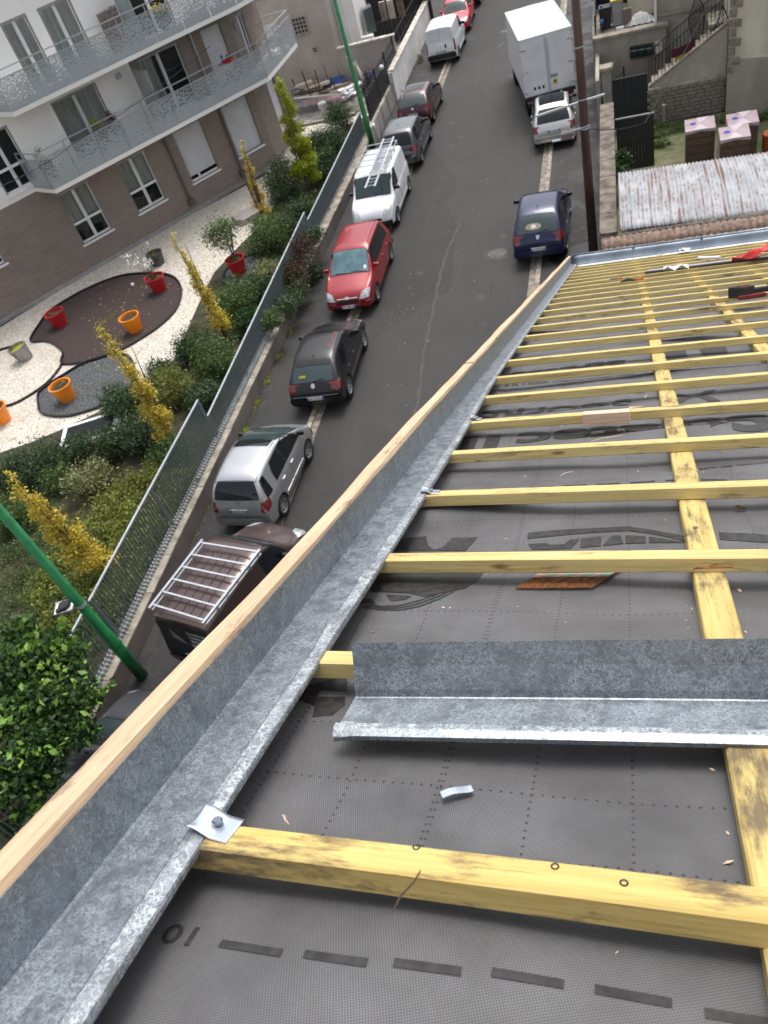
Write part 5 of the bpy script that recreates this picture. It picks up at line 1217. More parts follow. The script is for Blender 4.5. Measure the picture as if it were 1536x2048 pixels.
        patch('headlamp', M['lamp_clear'], [(sx*w*.48, F0-.02, z0), (sx*w*.86, F0-.08, z0+.02), (sx*w*.92, F0-.35, z1+.06), (sx*w*.60, F0-.18, z1-.0)], (-sx*.15, -1, -.5), 6, 5, .25, .008)
    # bumpers, grille, plates
    bmt = M['trim'] if trim_bumper else body_mat
    patch('rear_bumper', bmt, [(-w*.90, -F0, .34), (w*.90, -F0, .34), (w*.90, -F0, .58), (-w*.90, -F0, .58)], BK, 14, 4, .1, .045)
    patch('front_grille', M['trim'], [(-w*.42, F0, .50), (w*.42, F0, .50), (w*.46, F0, .60), (-w*.46, F0, .60)], FT, 8, 3, .2, .008)
    patch('front_bumper', bmt, [(-w*.84, F0, .30), (w*.84, F0, .30), (w*.86, F0, .48), (-w*.86, F0, .48)], FT, 14, 4, .1, .03)
    patch('lower_intake', M['black'], [(-w*.6, F0, .29), (w*.6, F0, .29), (w*.62, F0, .38), (-w*.62, F0, .38)], FT, 8, 3, .2, .036)
    def bar_(nm, m, x0, x1, y, z, d, lift, h=.02): patch(nm, m, [(x0, y, z), (x1, y, z), (x1, y, z+h), (x0, y, z+h)], d, 8, 1, 0, lift)
    def num_plate(y, z, d, txt, sgn):
        c = snap((0, y, z), d, .055 if z < .6 else .02); pw, ph = .50, .105
        pl = MB().box(c, (pw, .012, ph)).build('number_plate', M['plate'], o, world=False)
        yy = c[1]-sgn*(-.007)
        f_ = -1 if sgn > 0 else 1
        MB().box((c[0]-pw/2+.025, c[1]+sgn*.0075, c[2]), (.045, .002, ph-.006)).box((c[0]+pw/2-.025, c[1]+sgn*.0075, c[2]), (.045, .002, ph-.006)).build('blue_bands', M['blue'], pl, world=False, kind='stuff')
        V_, Fc = text_geo(txt, .01); MB().add([(c[0]+(p[0]-.5)*.37*(-1 if sgn > 0 else 1), c[1]+sgn*.0085, c[2]-.033+.066*p[1]) for p in V_], Fc).build('registration', M['ink'], pl, world=False)
    pz = D.get('pz', .66)
    num_plate(-F0, pz, BK, plate or 'BT 418 QS', -1); num_plate(F0, .40, FT, plate or 'BT 418 QS', 1)
    bar_('tailgate_gap', M['black'], -w*.78, w*.78, -F0, .595, BK, .002, .012)
    bar_('badge', M['chrome'], -.05, .05, -F0, D['zrb']-.12, BK, .006, .07)
    # wheels
    for i, yy in enumerate(wy):
        for sx in (-1, 1):
            t = MB(); t.lathe([(wheelr*.66, -.09), (wheelr*.95, -.095), (wheelr, -.07), (wheelr, .07), (wheelr*.95, .095), (wheelr*.66, .09)], (0, 0, 0), 24, 'x')
            tw = t.build('tyre', M['rubber'], o, smooth=True, world=False); tw.location = (sx*(w-.115), yy, wheelr)
            rim = MB(); s2 = sx; rim.lathe([(0, s2*.06), (wheelr*.30, s2*.065), (wheelr*.62, s2*.045), (wheelr*.67, s2*.088), (wheelr*.60, s2*.088), (wheelr*.60, s2*.03)], (0, 0, 0), 20, 'x')
            rm_ = rim.build('wheel_rim', M[wheel], tw, world=False)
            sp = MB()
            for k in range(7):
                a = k*2*math.pi/7; sp.box((s2*.068, math.cos(a)*wheelr*.42, math.sin(a)*wheelr*.42), (.012, .045, .045), 0)
            sp.build('rim_holes', M['black'], tw, world=False, kind='stuff')
    MB().box((0, 0, .26), (W*.8, L*.8, .12)).build('underbody', M['black'], o, world=False)
    if extras: extras(o, snap, patch, w, F0, D, H)
    return o
def place(o, x, y, z, yaw, s=(1,1,1)):
    o.location = (x, y, z); o.rotation_euler = (0, 0, yaw); o.scale = s
def antenna(o, snap, y, H): MB().tube([snap((0, y, H), (0,0,-1), 0), snap((0, y, H), (0,0,-1), 0)+Vector((0, -.16, .12))], [.012, .004], 5).build('aerial', M['trim'], o, world=False)
def roof_bars(o, snap, w, ys, m='trim', H=1.5):
    for sx in (-1, 1):
        MB().tube([snap((sx*w, yy, H), (0,0,-1), .005) for yy in np.linspace(ys[0], ys[1], 7)], .012, 6).build('roof_seam', M[m], o, world=False)
GY = PI = math.pi
PS = paint('silver_metallic_paint', (.50,.51,.53), .75, .30); PBK = paint('gloss_black_paint', (.006,.006,.008), 0, .34, .25); PRD = paint('raspberry_red_paint', (.30,.012,.022), .15); PW = paint('white_van_paint', (.74,.76,.79))
PGR = paint('graphite_grey_paint', (.10,.105,.115), .6); PBU = paint('deep_burgundy_paint', (.055,.010,.016), .3); PBR = paint('bright_red_paint', (.60,.008,.022)); PBL = paint('navy_blue_paint', (.008,.014,.060), .25)
PBN = paint('dark_brown_paint', (.085,.055,.05), .45); PWS = paint('pearl_silver_white_paint', (.60,.60,.585), .45)
# silver compact with glass roof front
def ex_a(o, snap, patch, w, F0, D, H):
    roof_bars(o, snap, w*.66, (F0-D['rf']-.1, -F0+.42), 'trim', H)
    patch('glass_roof', M['carglass'], [(-w*.60, F0-D['rf']+.02, H), (w*.60, F0-D['rf']+.02, H), (w*.60, F0-D['rf']-.30, H), (-w*.60, F0-D['rf']-.30, H)], (0,0,-1), 8, 4, .08, .006)
    patch('roof_gap', M['black'], [(-w*.62, -F0+.44, H), (w*.62, -F0+.44, H), (w*.62, -F0+.45, H), (-w*.62, -F0+.45, H)], (0,0,-1), 8, 1, 0, .002)
c = make_car('compact_car', 'silver tall compact car with dark glass roof front parked behind the brown van', PS, 3.62, 1.72, 1.575, 'aclass', extras=ex_a, plate='AK 961 AD', tl=(.72, 1.0, .72), P=dict(mirror=M['trim'], rg='carglass', pz=.78), wheelr=.30)
place(c, -9.33, 13.88, .03, R(-3.5), (1, .98, 1))
def ex_polo(o, snap, patch, w, F0, D, H):
    roof_bars(o, snap, w*.66, (F0-D['rf']-.1, -F0+.8), 'black', H); antenna(o, snap, -F0+.95, H)
    M['redline'] = mat('red_pinstripe', (.55,.02,.02), .4)
    for (ya, yb) in ((F0-D['rf']-.15, -F0+1.2), (F0-.5, F0-D['cowl']+.1)): MB().tube([snap((w*.50, yy, H), (0,0,-1), .002) for yy in np.linspace(ya, yb, 10)], .010, 4).build('pinstripe', M['redline'], o, world=False)
    patch('spoiler', M['black'], [(-w*.60, -F0+.62, H), (w*.60, -F0+.62, H), (w*.62, -F0+.78, H), (-w*.62, -F0+.78, H)], (0,0,-1), 8, 3, .1, .02)
    patch('badge_disc', M['chrome'], [(-.06, -F0, .84), (.06, -F0, .84), (.06, -F0, .96), (-.06, -F0, .96)], (0,1,0), 4, 4, .9, .012)
    patch('boot_sticker', M['leaf_lime'], [(-w*.48, -F0+.3, 1.08), (-w*.25, -F0+.3, 1.08), (-w*.25, -F0+.35, 1.13), (-w*.48, -F0+.35, 1.13)], (0,1,-.5), 3, 2, 0, .012)
    MB().tube([snap((x, -F0, .62), (0,1,0), .02) for x in np.linspace(-w*.8, w*.8, 9)], .012, 5).build('bumper_trim', M['fence'], o, world=False)
c = make_car('hatchback_car', 'glossy black hatchback with thin red roof stripe seen from behind', PBK, 4.0, 1.74, 1.45, 'hatch', extras=ex_polo, plate='DX 479 EL', tl=(.74, .96, .62), P=dict(pz=.56, rg='windscreen'), wheelr=.33)
place(c, -8.72, 18.75, .03, R(1.5), (1, .97, 1))
def ex_pic(o, snap, patch, w, F0, D, H):
    roof_bars(o, snap, w*.66, (F0-D['rf']-.1, -F0+.5), 'black', H)
    MB().tube([snap((x, F0, .645), (0,-1,0), .012) for x in np.linspace(-w*.42, w*.42, 9)], .012, 5).build('grille_bar', M['chrome'], o, world=False)
    for sx in (-1, 1): patch('bumper_strip', M['chrome'], [(sx*w*.45, F0, .49), (sx*w*.88, F0-.1, .49), (sx*w*.88, F0-.1, .53), (sx*w*.45, F0, .53)], (0,-1,0), 6, 2, .1, .04)
    patch('front_badge', M['chrome'], [(-.07, F0, .63), (.07, F0, .63), (.07, F0, .72), (-.07, F0, .72)], (0,-1,-.2), 3, 3, .6, .014)
    MB().box((w+.08, F0-D['cowl']-.28, D['zb']+.10), (.07, .03, .09)).build('repeater_lamp', M['lamp_orange'], o, world=False)
    patch('tax_disc', M['pvc'], [(-w*.68, F0-D['cowl']-.12, 0), (-w*.58, F0-D['cowl']-.12, 0), (-w*.58, F0-D['cowl']-.22, 0), (-w*.68, F0-D['cowl']-.22, 0)], (0,0,-1), 2, 2, 0, .012)
c = make_car('red_car', 'raspberry red rounded family car facing the camera behind the black hatchback', PRD, 4.28, 1.75, 1.63, 'mpv', extras=ex_pic, plate='BL 188 TJ', hl=(.58, .78), P=dict(mirror=PRD, cowl=1.0, rf=1.80), wheelr=.31)
place(c, -8.88, 23.98, .03, PI+R(.5), (1, .97, 1))
for ch in c.children:
    if ch.name.startswith('windscreen') and 'seal' not in ch.name:
        M['bluescreen'] = mat('pale_blue_windscreen', (.11,.20,.23), .05, 0, .2, 2, spec=.5); ch.data.materials[0] = M['bluescreen']
def ladder(o, name, M4, L_, W_, n, m='alu', parent=None):
    q = MB()
    for sx in (-1, 1): MB().bar(M4@Vector((sx*W_/2, -L_/2, 0)), M4@Vector((sx*W_/2, L_/2, 0)), .07, .03).build('stile', M[m], o, world=False)
    for k in range(n):
        y = -L_/2+.15+k*(L_-.3)/(n-1); MB().tube([M4@Vector((-W_/2, y, 0)), M4@Vector((W_/2, y, 0))], .016, 6).build('rung', M[m], o, world=False)
def ex_wv(o, snap, patch, w, F0, D, H):
    for sx in (-1, 1):
        MB().tube([(sx*w*.72, -F0+.15, H+.12), (sx*w*.72, F0-D['rf']-.3, H+.12)], .022, 6).build('rack_rail', M['alu'], o, world=False)
        for yy in (-F0+.2, -F0+.9, -F0+1.6): MB().tube([(sx*w*.74, yy, H-.03), (sx*w*.72, yy, H+.12)], .018, 6).build('rack_foot', M['alu'], o, world=False)
    for yy in np.linspace(-F0+.15, F0-D['rf']-.3, 5): MB().tube([(-w*.72, yy, H+.12), (w*.72, yy, H+.12)], .018, 6).build('rack_bar', M['alu'], o, world=False)
c = make_car('white_van', 'white ladder van with roof rack facing the camera behind the red family car', PW, 4.05, 1.78, 1.80, 'van', cat='van', extras=ex_wv, hl=(.66, .90), P=dict(mirror=M['trim'], fo=.72, ro=.65), trim_bumper=True, plate='AJ 205 WB')
place(c, -9.18, 29.62, .03, PI+R(.3), (1, 1.0, 1))
lo = thing('aluminium_ladder', 'aluminium ladder lying on the roof rack of the white van', 'ladder', (-8.85, 29.2, 1.99), (R(-1), 0, R(2)))
ladder(lo, '', Matrix.Identity(4), 3.9, .36, 13)
lo2 = thing('extension_ladder', 'second ladder section stacked on the first and overhanging the rear of the van', 'ladder', (-8.83, 30.0, 2.07), (R(-1), 0, R(2)))
ladder(lo2, '', Matrix.Identity(4), 3.3, .42, 11)
c = make_car('grey_car', 'graphite grey tall hatchback parked beyond the white ladder van', PGR, 4.2, 1.76, 1.58, 'mpv', extras=lambda o, s, p, w, F, D, H: (antenna(o, s, -F+1.2, H), p('bumper_highlight', M['chrome'], [(w*.3, -F, .56), (w*.85, -F, .56), (w*.85, -F, .64), (w*.3, -F, .64)], (0,1,0), 5, 2, .2, .05)), plate='CG 731 KN', tl=(.78, 1.0, .60), P=dict(cowl=1.1, rf=1.9, rr=.5))
place(c, -9.05, 35.0, .03, R(-.5), (1, .93, 1))
def ex_g(o, snap, patch, w, F0, D, H):
    roof_bars(o, snap, w*.66, (F0-D['rf']-.1, -F0+.7), 'fence_rail', H)
    for yy in (.18, -.28, -.74): patch('sunroof_panel', M['carglass'], [(-w*.52, yy+.2, H), (w*.52, yy+.2, H), (w*.52, yy-.2, H), (-w*.52, yy-.2, H)], (0,0,-1), 6, 3, .1, .008)
c = make_car('burgundy_car', 'dark burgundy hatchback with black sunroof panels beyond the grey car', PBU, 4.0, 1.70, 1.44, 'hatch', extras=ex_g, tl=(.70, .88, .60), P=dict(rg='windscreen'), plate='AV 562 DC')
place(c, -9.15, 39.6, .03, R(-1), (1, .95, 1))
c = make_car('white_panel_van', 'small white panel van with windowless rear doors near the white wall', PW, 4.0, 1.70, 1.82, 'van', cat='van', P=dict(rearglass=False, fo=.7, ro=.65), trim_bumper=True, plate='EB 340 RM', extras=lambda o, s, p, w, F, D, H: (p('door_gap_line', M['fence'], [(-.006, -F, .55), (.006, -F, .55), (.006, -F+.1, H-.1), (-.006, -F+.1, H-.1)], (0,1,0), 1, 8, 0, .006), p('lock_plate', M['trim'], [(.22, -F, .80), (.32, -F, .80), (.32, -F, .98), (.22, -F, .98)], (0,1,0), 2, 2, .2, .02), p('upper_frame', M['fence_rail'], [(-w*.7, -F, H-.25), (w*.7, -F, H-.25), (w*.7, -F, H-.235), (-w*.7, -F, H-.235)], (0,1,0), 8, 1, 0, .004)))
place(c, -9.0, 48.35, .03, R(-1))
c = make_car('scarlet_car', 'bright scarlet hatchback facing the camera at the top of the street', PBR, 4.0, 1.72, 1.45, 'hatch', P=dict(mirror=PBR), plate='CW 919 FA')
place(c, -9.0, 53.3, .03, PI+R(1))
c = make_car('dark_far_car', 'dark car cut by the top edge behind the scarlet hatchback', PBK, 4.2, 1.74, 1.48, 'hatch')
place(c, -8.9, 58.4, .03, 0)
def ex_307(o, snap, patch, w, F0, D, H):
    roof_bars(o, snap, w*.66, (F0-D['rf']-.1, -F0+.8), 'black', H); antenna(o, snap, -F0+1.1, H)
    patch('badge_lion', M['chrome'], [(-.04, -F0, .86), (.04, -F0, .86), (.04, -F0, .96), (-.04, -F0, .96)], (0,1,0), 2, 3, .3, .012)
    q = MB(); q.lathe([(0,0),(.17,.002),(.26,0)], (0,0,0), 20); M['hat'] = mat('straw_hat', (.32,.28,.20), .9)
    patch('straw_hat', M['hat'], [(-.38, -F0+.35, 1.06), (.12, -F0+.35, 1.06), (.12, -F0+.45, 1.25), (-.38, -F0+.45, 1.25)], (0,1,-.5), 6, 6, .95, .009); patch('hat_crown', M['curtain'], [(-.22, -F0+.35, 1.11), (-.04, -F0+.35, 1.11), (-.04, -F0+.45, 1.20), (-.22, -F0+.45, 1.20)], (0,1,-.5), 4, 4, .95, .011)
c = make_car('blue_car', 'dark navy blue hatchback with straw hat on its rear shelf on the right', PBL, 4.2, 1.74, 1.51, 'hatch', extras=ex_307, tl=(.74, 1.0, .66), P=dict(cowl=1.15, rf=1.95, rg='windscreen', rr=.75, zrb=1.02, pz=.58), plate='CR 907 NL')
place(c, -2.62, 25.62, .03, R(-1.0), (1, .95, 1))
def ex_207(o, snap, patch, w, F0, D, H):
    patch('glass_roof', M['carglass'], [(-w*.58, F0-D['rf']+.0, H), (w*.58, F0-D['rf']+.0, H), (w*.58, -F0+.98, H), (-w*.58, -F0+.98, H)], (0,0,-1), 8, 8, .08, .006)
    MB().tube([snap((x, -F0, .47), (0,1,0), .05) for x in np.linspace(-w*.85, w*.85, 9)], .014, 5).build('bumper_trim', M['trim'], o, world=False)
c = make_car('silver_hatchback', 'silver white small hatchback with dark roof tucked behind the box truck', PWS, 4.0, 1.74, 1.47, 'hatch', extras=ex_207, tl=(.66, .92, .72), P=dict(rr=.7, pz=.70), plate='BC 614 PX')
place(c, -2.62, 34.55, .03, R(3.5), (1, .95, 1))
# brown roofer van near the fence
def ex_bv(o, snap, patch, w, F0, D, H):
    for x in np.linspace(-w*.5, w*.5, 5): MB().tube([snap((x, yy, H), (0,0,-1), .002) for yy in np.linspace(-F0+.35, F0-D['rf']-.5, 6)], .014, 5).build('roof_rib', PBN, o, world=False)
    patch('left_rear_panel', M['black'], [(-w*.80, -F0, .50), (w*.80, -F0, .50), (w*.76, -F0+.05, 1.62), (-w*.76, -F0+.05, 1.62)], (0,1,0), 10, 10, .05, .006)
    for k, (s_, wd) in enumerate((('COUVERTURE', .50), ('CHARPENTE', .44), ('ZINGUERIE', .40), ('DEVIS', .24))):
        V_, Fc = text_geo(s_, .01); z0 = 1.38-k*.13; P_ = [snap((.08+p[0]*wd, -F0, z0+.075*p[1]), (0,1,0), .012) for p in V_]; MB().add(P_, Fc).build('lettering', M['wleth'], o, world=False)
    patch('logo_triangle', M['wallface'], [(-.42, -F0, 1.40), (-.40, -F0, 1.42), (-.05, -F0, 1.02), (-.42, -F0, 1.12)], (0,1,0), 4, 4, 0, .012)
    patch('high_stop_lamp', M['lamp_red'], [(-.18, -F0+.05, 1.66), (.18, -F0+.05, 1.66), (.18, -F0+.05, 1.69), (-.18, -F0+.05, 1.69)], (0,1,0), 3, 1, 0, .012)
c = make_car('brown_van', 'dark brown roofing van with aluminium rack by the garden wall', PBN, 4.2, 1.80, 1.82, 'van', cat='van', extras=ex_bv, P=dict(zb=1.0, rearglass=False), plate='FD 280 VC', hl=(.72, .95))
place(c, -8.62, 9.85, .03, R(-14), (1, .94, 1))
rk = thing('roof_rack', 'aluminium ladder style rack on the roof of the brown van', 'roof rack', (-8.85, 9.1, 1.95), (0, 0, R(-9)))
Pr = [atz(403, 1083, 1.98), atz(302, 1213, 1.98), atz(407, 1246, 1.98), atz(519, 1101, 1.98)]
rk.location = (0, 0, 0); rk.rotation_euler = (0, 0, 0); WLOC[rk.name] = Vector((0,0,0))
def v3(p, dz=0): return Vector((p[0], p[1], p[2]+dz))
d1 = (v3(Pr[0])-v3(Pr[1])).normalized(); d2 = (v3(Pr[3])-v3(Pr[2])).normalized()
MB().bar(v3(Pr[1])-d1*.05, v3(Pr[0])+d1*.05, .055, .055).build('side_rail', M['alu'], rk); MB().bar(v3(Pr[2])-d2*.02, v3(Pr[3])+d2*.02, .055, .055).build('side_rail', M['alu'], rk)
MB().bar(v3(Pr[1], -.10)-d1*.02, v3(Pr[0], -.10), .03, .03).build('lower_rail', M['alu'], rk); MB().bar(v3(Pr[2], -.10), v3(Pr[3], -.10), .03, .03).build('lower_rail', M['alu'], rk)
for k in range(6):
    f_ = .03+k*.19; MB().bar(v3(Pr[1]).lerp(v3(Pr[0]), f_), v3(Pr[2]).lerp(v3(Pr[3]), f_), .04, .03).build('cross_bar', M['alu'], rk)
    for A_, B_ in ((Pr[1], Pr[0]), (Pr[2], Pr[3])):
        if k in (1, 4): q = v3(A_).lerp(v3(B_), f_); MB().bar(q+Vector((0,0,-.16)), q, .04, .03).build('rack_foot', M['alu'], rk)
c = make_car('grey_front_car', 'graphite grey car almost hidden under the roof board at lower left', PGR, 4.1, 1.76, 1.60, 'mpv', plate='CX 114 HT')
place(c, -9.75, 5.1, .03, R(-4))

# box truck
t = thing('box_truck', 'white box truck with ribbed pale roof and double rear doors', 'truck', (-2.85, 39.0, 0), (0, 0, 0)); WLOC[t.name] = Vector((0,0,0))
A = atz(1053, 197, 1.05); B = atz(1148, 166, 1.05); ang = math.atan2(B[1]-A[1], B[0]-A[0]); cxx, cyy = (A[0]+B[0])/2, (A[1]+B[1])/2
t.location = (cxx, cyy, 0); t.rotation_euler = (0, 0, ang*.6); TW, TL, TZ0, TZ1 = 2.12, 4.6, 1.0, 3.22
M['truckwhite'] = mat('truck_box_white', (.70,.70,.72), .45, 0, .04, 1.5, coat=.2); M['truckroof'] = mat('translucent_ribbed_roof', (.62,.68,.62), .5, 0, .08, 3, vscale=(1, 6, 1))
MB().box((0, TL/2, (TZ0+TZ1)/2), (TW, TL, TZ1-TZ0)).build('cargo_box', M['truckwhite'], t, world=False, bevel=.02)
MB().grid(lambda a, b: (-TW/2+.03+a*(TW-.06), .02+b*(TL-.04), TZ1+.03+.022*math.sin(b*70+1.2*math.sin(a*5))), 12, 120).build('roof', M['truckroof'], t, world=False, smooth=True)
for sx in (-1, 1): MB().box((sx*TW/2, TL/2, TZ1+.01), (.05, TL+.02, .07)).build('roof_edge', M['alu'], t, world=False)
MB().box((0, -.005, TZ1+.01), (TW+.04, .05, .08)).build('roof_edge', M['truckwhite'], t, world=False)
for sx in (-1, 1):
    d_ = MB().box((sx*(TW/4-.005), -.02, (TZ0+TZ1)/2), (TW/2-.03, .03, TZ1-TZ0-.10)).build('rear_door', M['truckwhite'], t, world=False, bevel=.006)
    for zz in (1.2, 2.0, 2.85): MB().box((sx*(TW/2-.10), -.045, zz), (.26, .02, .045)).build('hinge', M['alu'], d_, world=False)
    MB().tube([(sx*.05, -.05, TZ0+.05), (sx*.05, -.05, TZ1-.1)], .012, 6).build('locking_bar', M['fence_rail'], d_, world=False)
    if sx < 0:
        for k, s_ in enumerate('MAN'): 
            V_, Fc = text_geo('X' if k == 0 else 'H', .02); MB().box((-.62+k*.18, -.038, 1.30), (.09, .004, .12)).build('small_sticker', M['trim'], d_, world=False)
    else:
        MB().box((.22, -.038, 1.62), (.30, .004, .13)).build('grey_label', M['reveal'], d_, world=False); MB().box((.24, -.038, 1.38), (.17, .004, .2)).build('yellow_sticker', M['leaf_yellow'], d_, world=False); MB().box((.24, -.041, 1.40), (.07, .004, .1)).build('black_symbol', M['ink'], d_, world=False)
MB().box((0, -.03, TZ0-.07), (TW, .12, .12)).build('rear_sill', M['trim'], t, world=False)
for sx in (-1, 1):
    MB().box((sx*(TW/2-.28), -.06, .82), (.36, .05, .13)).build('tail_lamp', M['lamp_red'], t, world=False); MB().box((sx*.45, -.08, .93), (.07, .06, .12)).build('buffer', M['pvc'], t, world=False)
MB().box((0, TL/2, .72), (.9, TL+1.2, .25)).build('chassis', M['black'], t, world=False); MB().box((0, -.02, .62), (1.9, .06, .10)).build('underrun_bar', M['trim'], t, world=False)
MB().box((.1, -.07, .80), (.52, .02, .11)).build('number_plate', M['plate'], t, world=False)
for yy in (1.0, TL+.7):
    for sx in (-1, 1):
        q = MB().lathe([(.25, -.12), (.37, -.12), (.39, -.09), (.39, .09), (.37, .12), (.25, .12)], (0,0,0), 24, 'x').build('tyre', M['rubber'], t, smooth=True, world=False); q.location = (sx*(TW/2-.22), yy, .39)
        MB().lathe([(0, sx*.03), (.25, sx*.06)], (0,0,0), 16, 'x').build('wheel_rim', M['alloy'], q, world=False)
cb = MB(); cb.prism([(TL+.05, .75), (TL+1.85, .75), (TL+1.9, 1.3), (TL+1.2, 2.25), (TL+.05, 2.35)], -.98, .98, 'yz'); cb.build('cab', M['truckwhite'], t, world=False, bevel=.06)
MB().box((0, TL+1.58, 1.78), (1.7, .02, .85), M=Matrix.Rotation(R(-36), 3, 'X').to_4x4()).build('windscreen', M['carglass'], t, world=False)

# ================================================================== right side: wall, gates, sheds, stair house
o = thing('boundary_wall', 'mossy concrete boundary wall running along the right pavement', 'wall', (-.43, 27, 0))
MB().box((-.43, 26.2, .98), (.40, 9.6, 1.96)).build('wall_body', M['oldwall'], o)
for k in range(8): MB().box((-.43, 21.9+k*1.2, 1.99), (.48, 1.18, .06)).build('coping_stone', M['cap_dark'], o, bevel=.012)
o = thing('gate_pillar', 'square concrete gate pillar with a wide cap beside the black gates', 'pillar', (-.42, 33.6, 0)); MB().box((-.42, 33.6, 1.15), (.34, .36, 2.3)).build('shaft', M['oldwall'], o); MB().box((-.42, 33.6, 2.35), (.5, .52, .12)).build('cap', M['cap'], o, bevel=.02)
o = thing('sheet_gate', 'black sheet metal gate leaf hung between pillar and stone wall', 'gate', (.3, 33.35, 0), group='black sheet metal gates')
for k in range(12): MB().box((-.16+k*.105, 33.35, .98), (.102, .03, 1.85)).build('sheet_strip', M['black'], o)
MB().box((.42, 33.33, 1.92), (1.3, .05, .04)).build('top_frame', M['trim'], o)
o = thing('sheet_gate', 'black sheet metal gate leaf standing open nearer the corrugated roof', 'gate', (.5, 29.5, 0), group='black sheet metal gates')
for k in range(12): MB().box((-.08+k*.105, 29.55-k*.004, .98), (.102, .03, 1.85)).build('sheet_strip', M['black'], o)
MB().box((.5, 29.5, 1.92), (1.3, .05, .04)).build('top_frame', M['reveal'], o); MB().box((.5, 29.48, 1.0), (1.26, .03, .05)).build('middle_frame', M['trim'], o)
# yard ground
sheet('yard_grass', -.2, 9, 24.2, 33.3, .012, mat('patchy_yard_grass', (.20,.18,.11), .95, 0, .4, 1.6, 7, col2=(.05,.085,.02), bmp=.5, bscale=20))
w_ = leaf_cloud('grass_tufts', [((x, y, .08), (.5, .25, .12)) for x, y in [(1.3,32.8),(2.0,32.8),(1.5,32.2),(2.3,32.3),(4.3,31.9),(5,32.0),(1.4,31.2),(3.9,32.4)]], 9000, .06, M['leaf_mid'], None, 41); w_['kind'] = 'stuff'
shrub(1241, 345, .30, 'leaf_fresh', 'small bright green bush at the base of the black gate', zc=.9, n=900, size=.10)
shrub(1243, 320, .26, 'leaf_fresh', 'upper bright green sprig by the boundary wall', zc=1.1, n=600, size=.10)
# wrapped pallets of tiles
M['tile_stack'] = mat('stacked_brown_tiles', (.105,.05,.045), .35, 0, .3, 9, col2=(.055,.028,.026), coat=.6); M['wrap'] = mat('pale_pink_wrap', (.40,.28,.30), .4, 0, .15, 3, col2=(.48,.38,.41), coat=.5)
def pallet(x, y, rz, h, lab, wd=.92):
    o = thing('tile_pallet', lab, 'pallet', (x, y, 0), (0, 0, rz), group='shrink wrapped pallets of brown tiles in the yard')
    n = max(3, int(h/.28))
    for k in range(n): MB().box((rnd.uniform(-.006,.006), rnd.uniform(-.006,.006), .12+(k+.5)*(h-.12)/n), (wd, .95, (h-.12)/n-.012)).build('tile_layer', M['tile_stack'], o, world=False, bevel=.01)
    MB().box((0, 0, h+.005), (wd+.03, .98, .03)).build('top_wrap', M['wrap'], o, world=False, bevel=.012)
    q = MB(); q.add([(-wd/2-.017, -.494, h), (wd/2+.017, -.494, h), (wd/2+.017, -.494, h-.10), (0, -.494, h-.04), (-wd/2-.017, -.494, h-.10)], [(0,4,3,2,1)]).build('wrap_skirt', M['wrap'], o, world=False)
    M['shiny'] = M.get('shiny') or mat('glossy_white_fold', (.60,.55,.58), .2, 0, .05)
    MB().add([(0, .0, h+.024), (-.25, -.49, h+.024), (.25, -.49, h+.024)], [(0,1,2)]).add([(0, .0, h+.0245), (.3, .49, h+.0245), (-.1, .49, h+.0245)], [(0,1,2)]).build('folds', M['shiny'], o, world=False, kind='stuff')
    MB().lathe([(0, h+.028), (.10, h+.028)], (-.22, .05, 0), 14).build('blue_label', M['blue'], o, world=False)
    MB().box((-wd/2-.012, 0, h/2), (.008, .97, h-.1)).build('side_wrap', M['wrap'], o, world=False)
    for sx in (-.35, 0, .35): MB().box((sx, 0, .06), (.1, .9, .12)).build('pallet_runner', M['rafter'], o, world=False)
p = atz(1398, 240, 1.45); pallet(p[0], p[1]-.35, R(-2), 1.45, 'wrapped tile pallet standing apart at the left of the three'); p = atz(1485, 238, 1.45); pallet(p[0], p[1]+.05, R(-2), 1.45, 'wrapped tile pallet at the right partly behind another one'); p = atz(1468, 262, 1.5); pallet(p[0], p[1]-.1, R(-2), 1.5, 'wrapped tile pallet standing in front of the right one', .88)
p = atz(1534, 290, .5); o = thing('orange_bin', 'rusty orange round container at the right picture edge', 'bin', (p[0]+.15, p[1], 0)); MB().lathe([(0,.9),(.3,.9),(.32,.86),(.28,0)], n=20).build('drum', mat('rusty_orange', (.42,.10,.02), .6), o, world=False)
o = thing('timber_post', 'short leaning timber post against the rough stone wall', 'post', (1.62, 33.0, 0), (R(6), 0, 0)); MB().box((0,0,.42), (.10,.10,.85)).build('post', M['oldwall'], o, world=False)
# corrugated lean-to
o = thing('corrugated_shed', 'low shed with pale rusty corrugated sheet roof behind the boundary wall', 'shed', (2, 22, 0))
def m_corr():
    m, t, b = newmat('rusty_pale_corrugated_sheet'); co = coords(t); n1 = noise(t, coords(t, (7.0, .35, 1)), 1.0, 4, .7, 0); n2 = noise(t, coords(t, (10, 4.0, 1)), 1.0, 4, .75)
    a = ramp(t, n1, [(.52, 0.0), (.60, 1.0)]); c_ = ramp(t, n2, [(.52, 0.0), (.60, 1.0)])
    f = math_(t, 'MAXIMUM', math_(t, 'MULTIPLY', a, .85), math_(t, 'MULTIPLY', c_, .7))
    sp = t.nodes.new('ShaderNodeSeparateXYZ'); t.links.new(co, sp.inputs[0]); gx = math_(t, 'SINE', math_(t, 'MULTIPLY', sp.outputs[0], 2*math.pi/.105))
    f = math_(t, 'MULTIPLY', f, ramp(t, gx, [(.35, 1.0), (.85, .15)]))
    base = ramp(t, noise(t, co, 1.3, 5), [(.3, (.30,.32,.345)), (.7, (.50,.52,.54))])
    t.links.new(mixc(t, f, base, (.17,.058,.022)), b.inputs['Base Color']); b.inputs['Roughness'].default_value = .6; b.inputs['Metallic'].default_value = .1; return m
mcorr = m_corr()
YB, YT = 21.05, 24.5
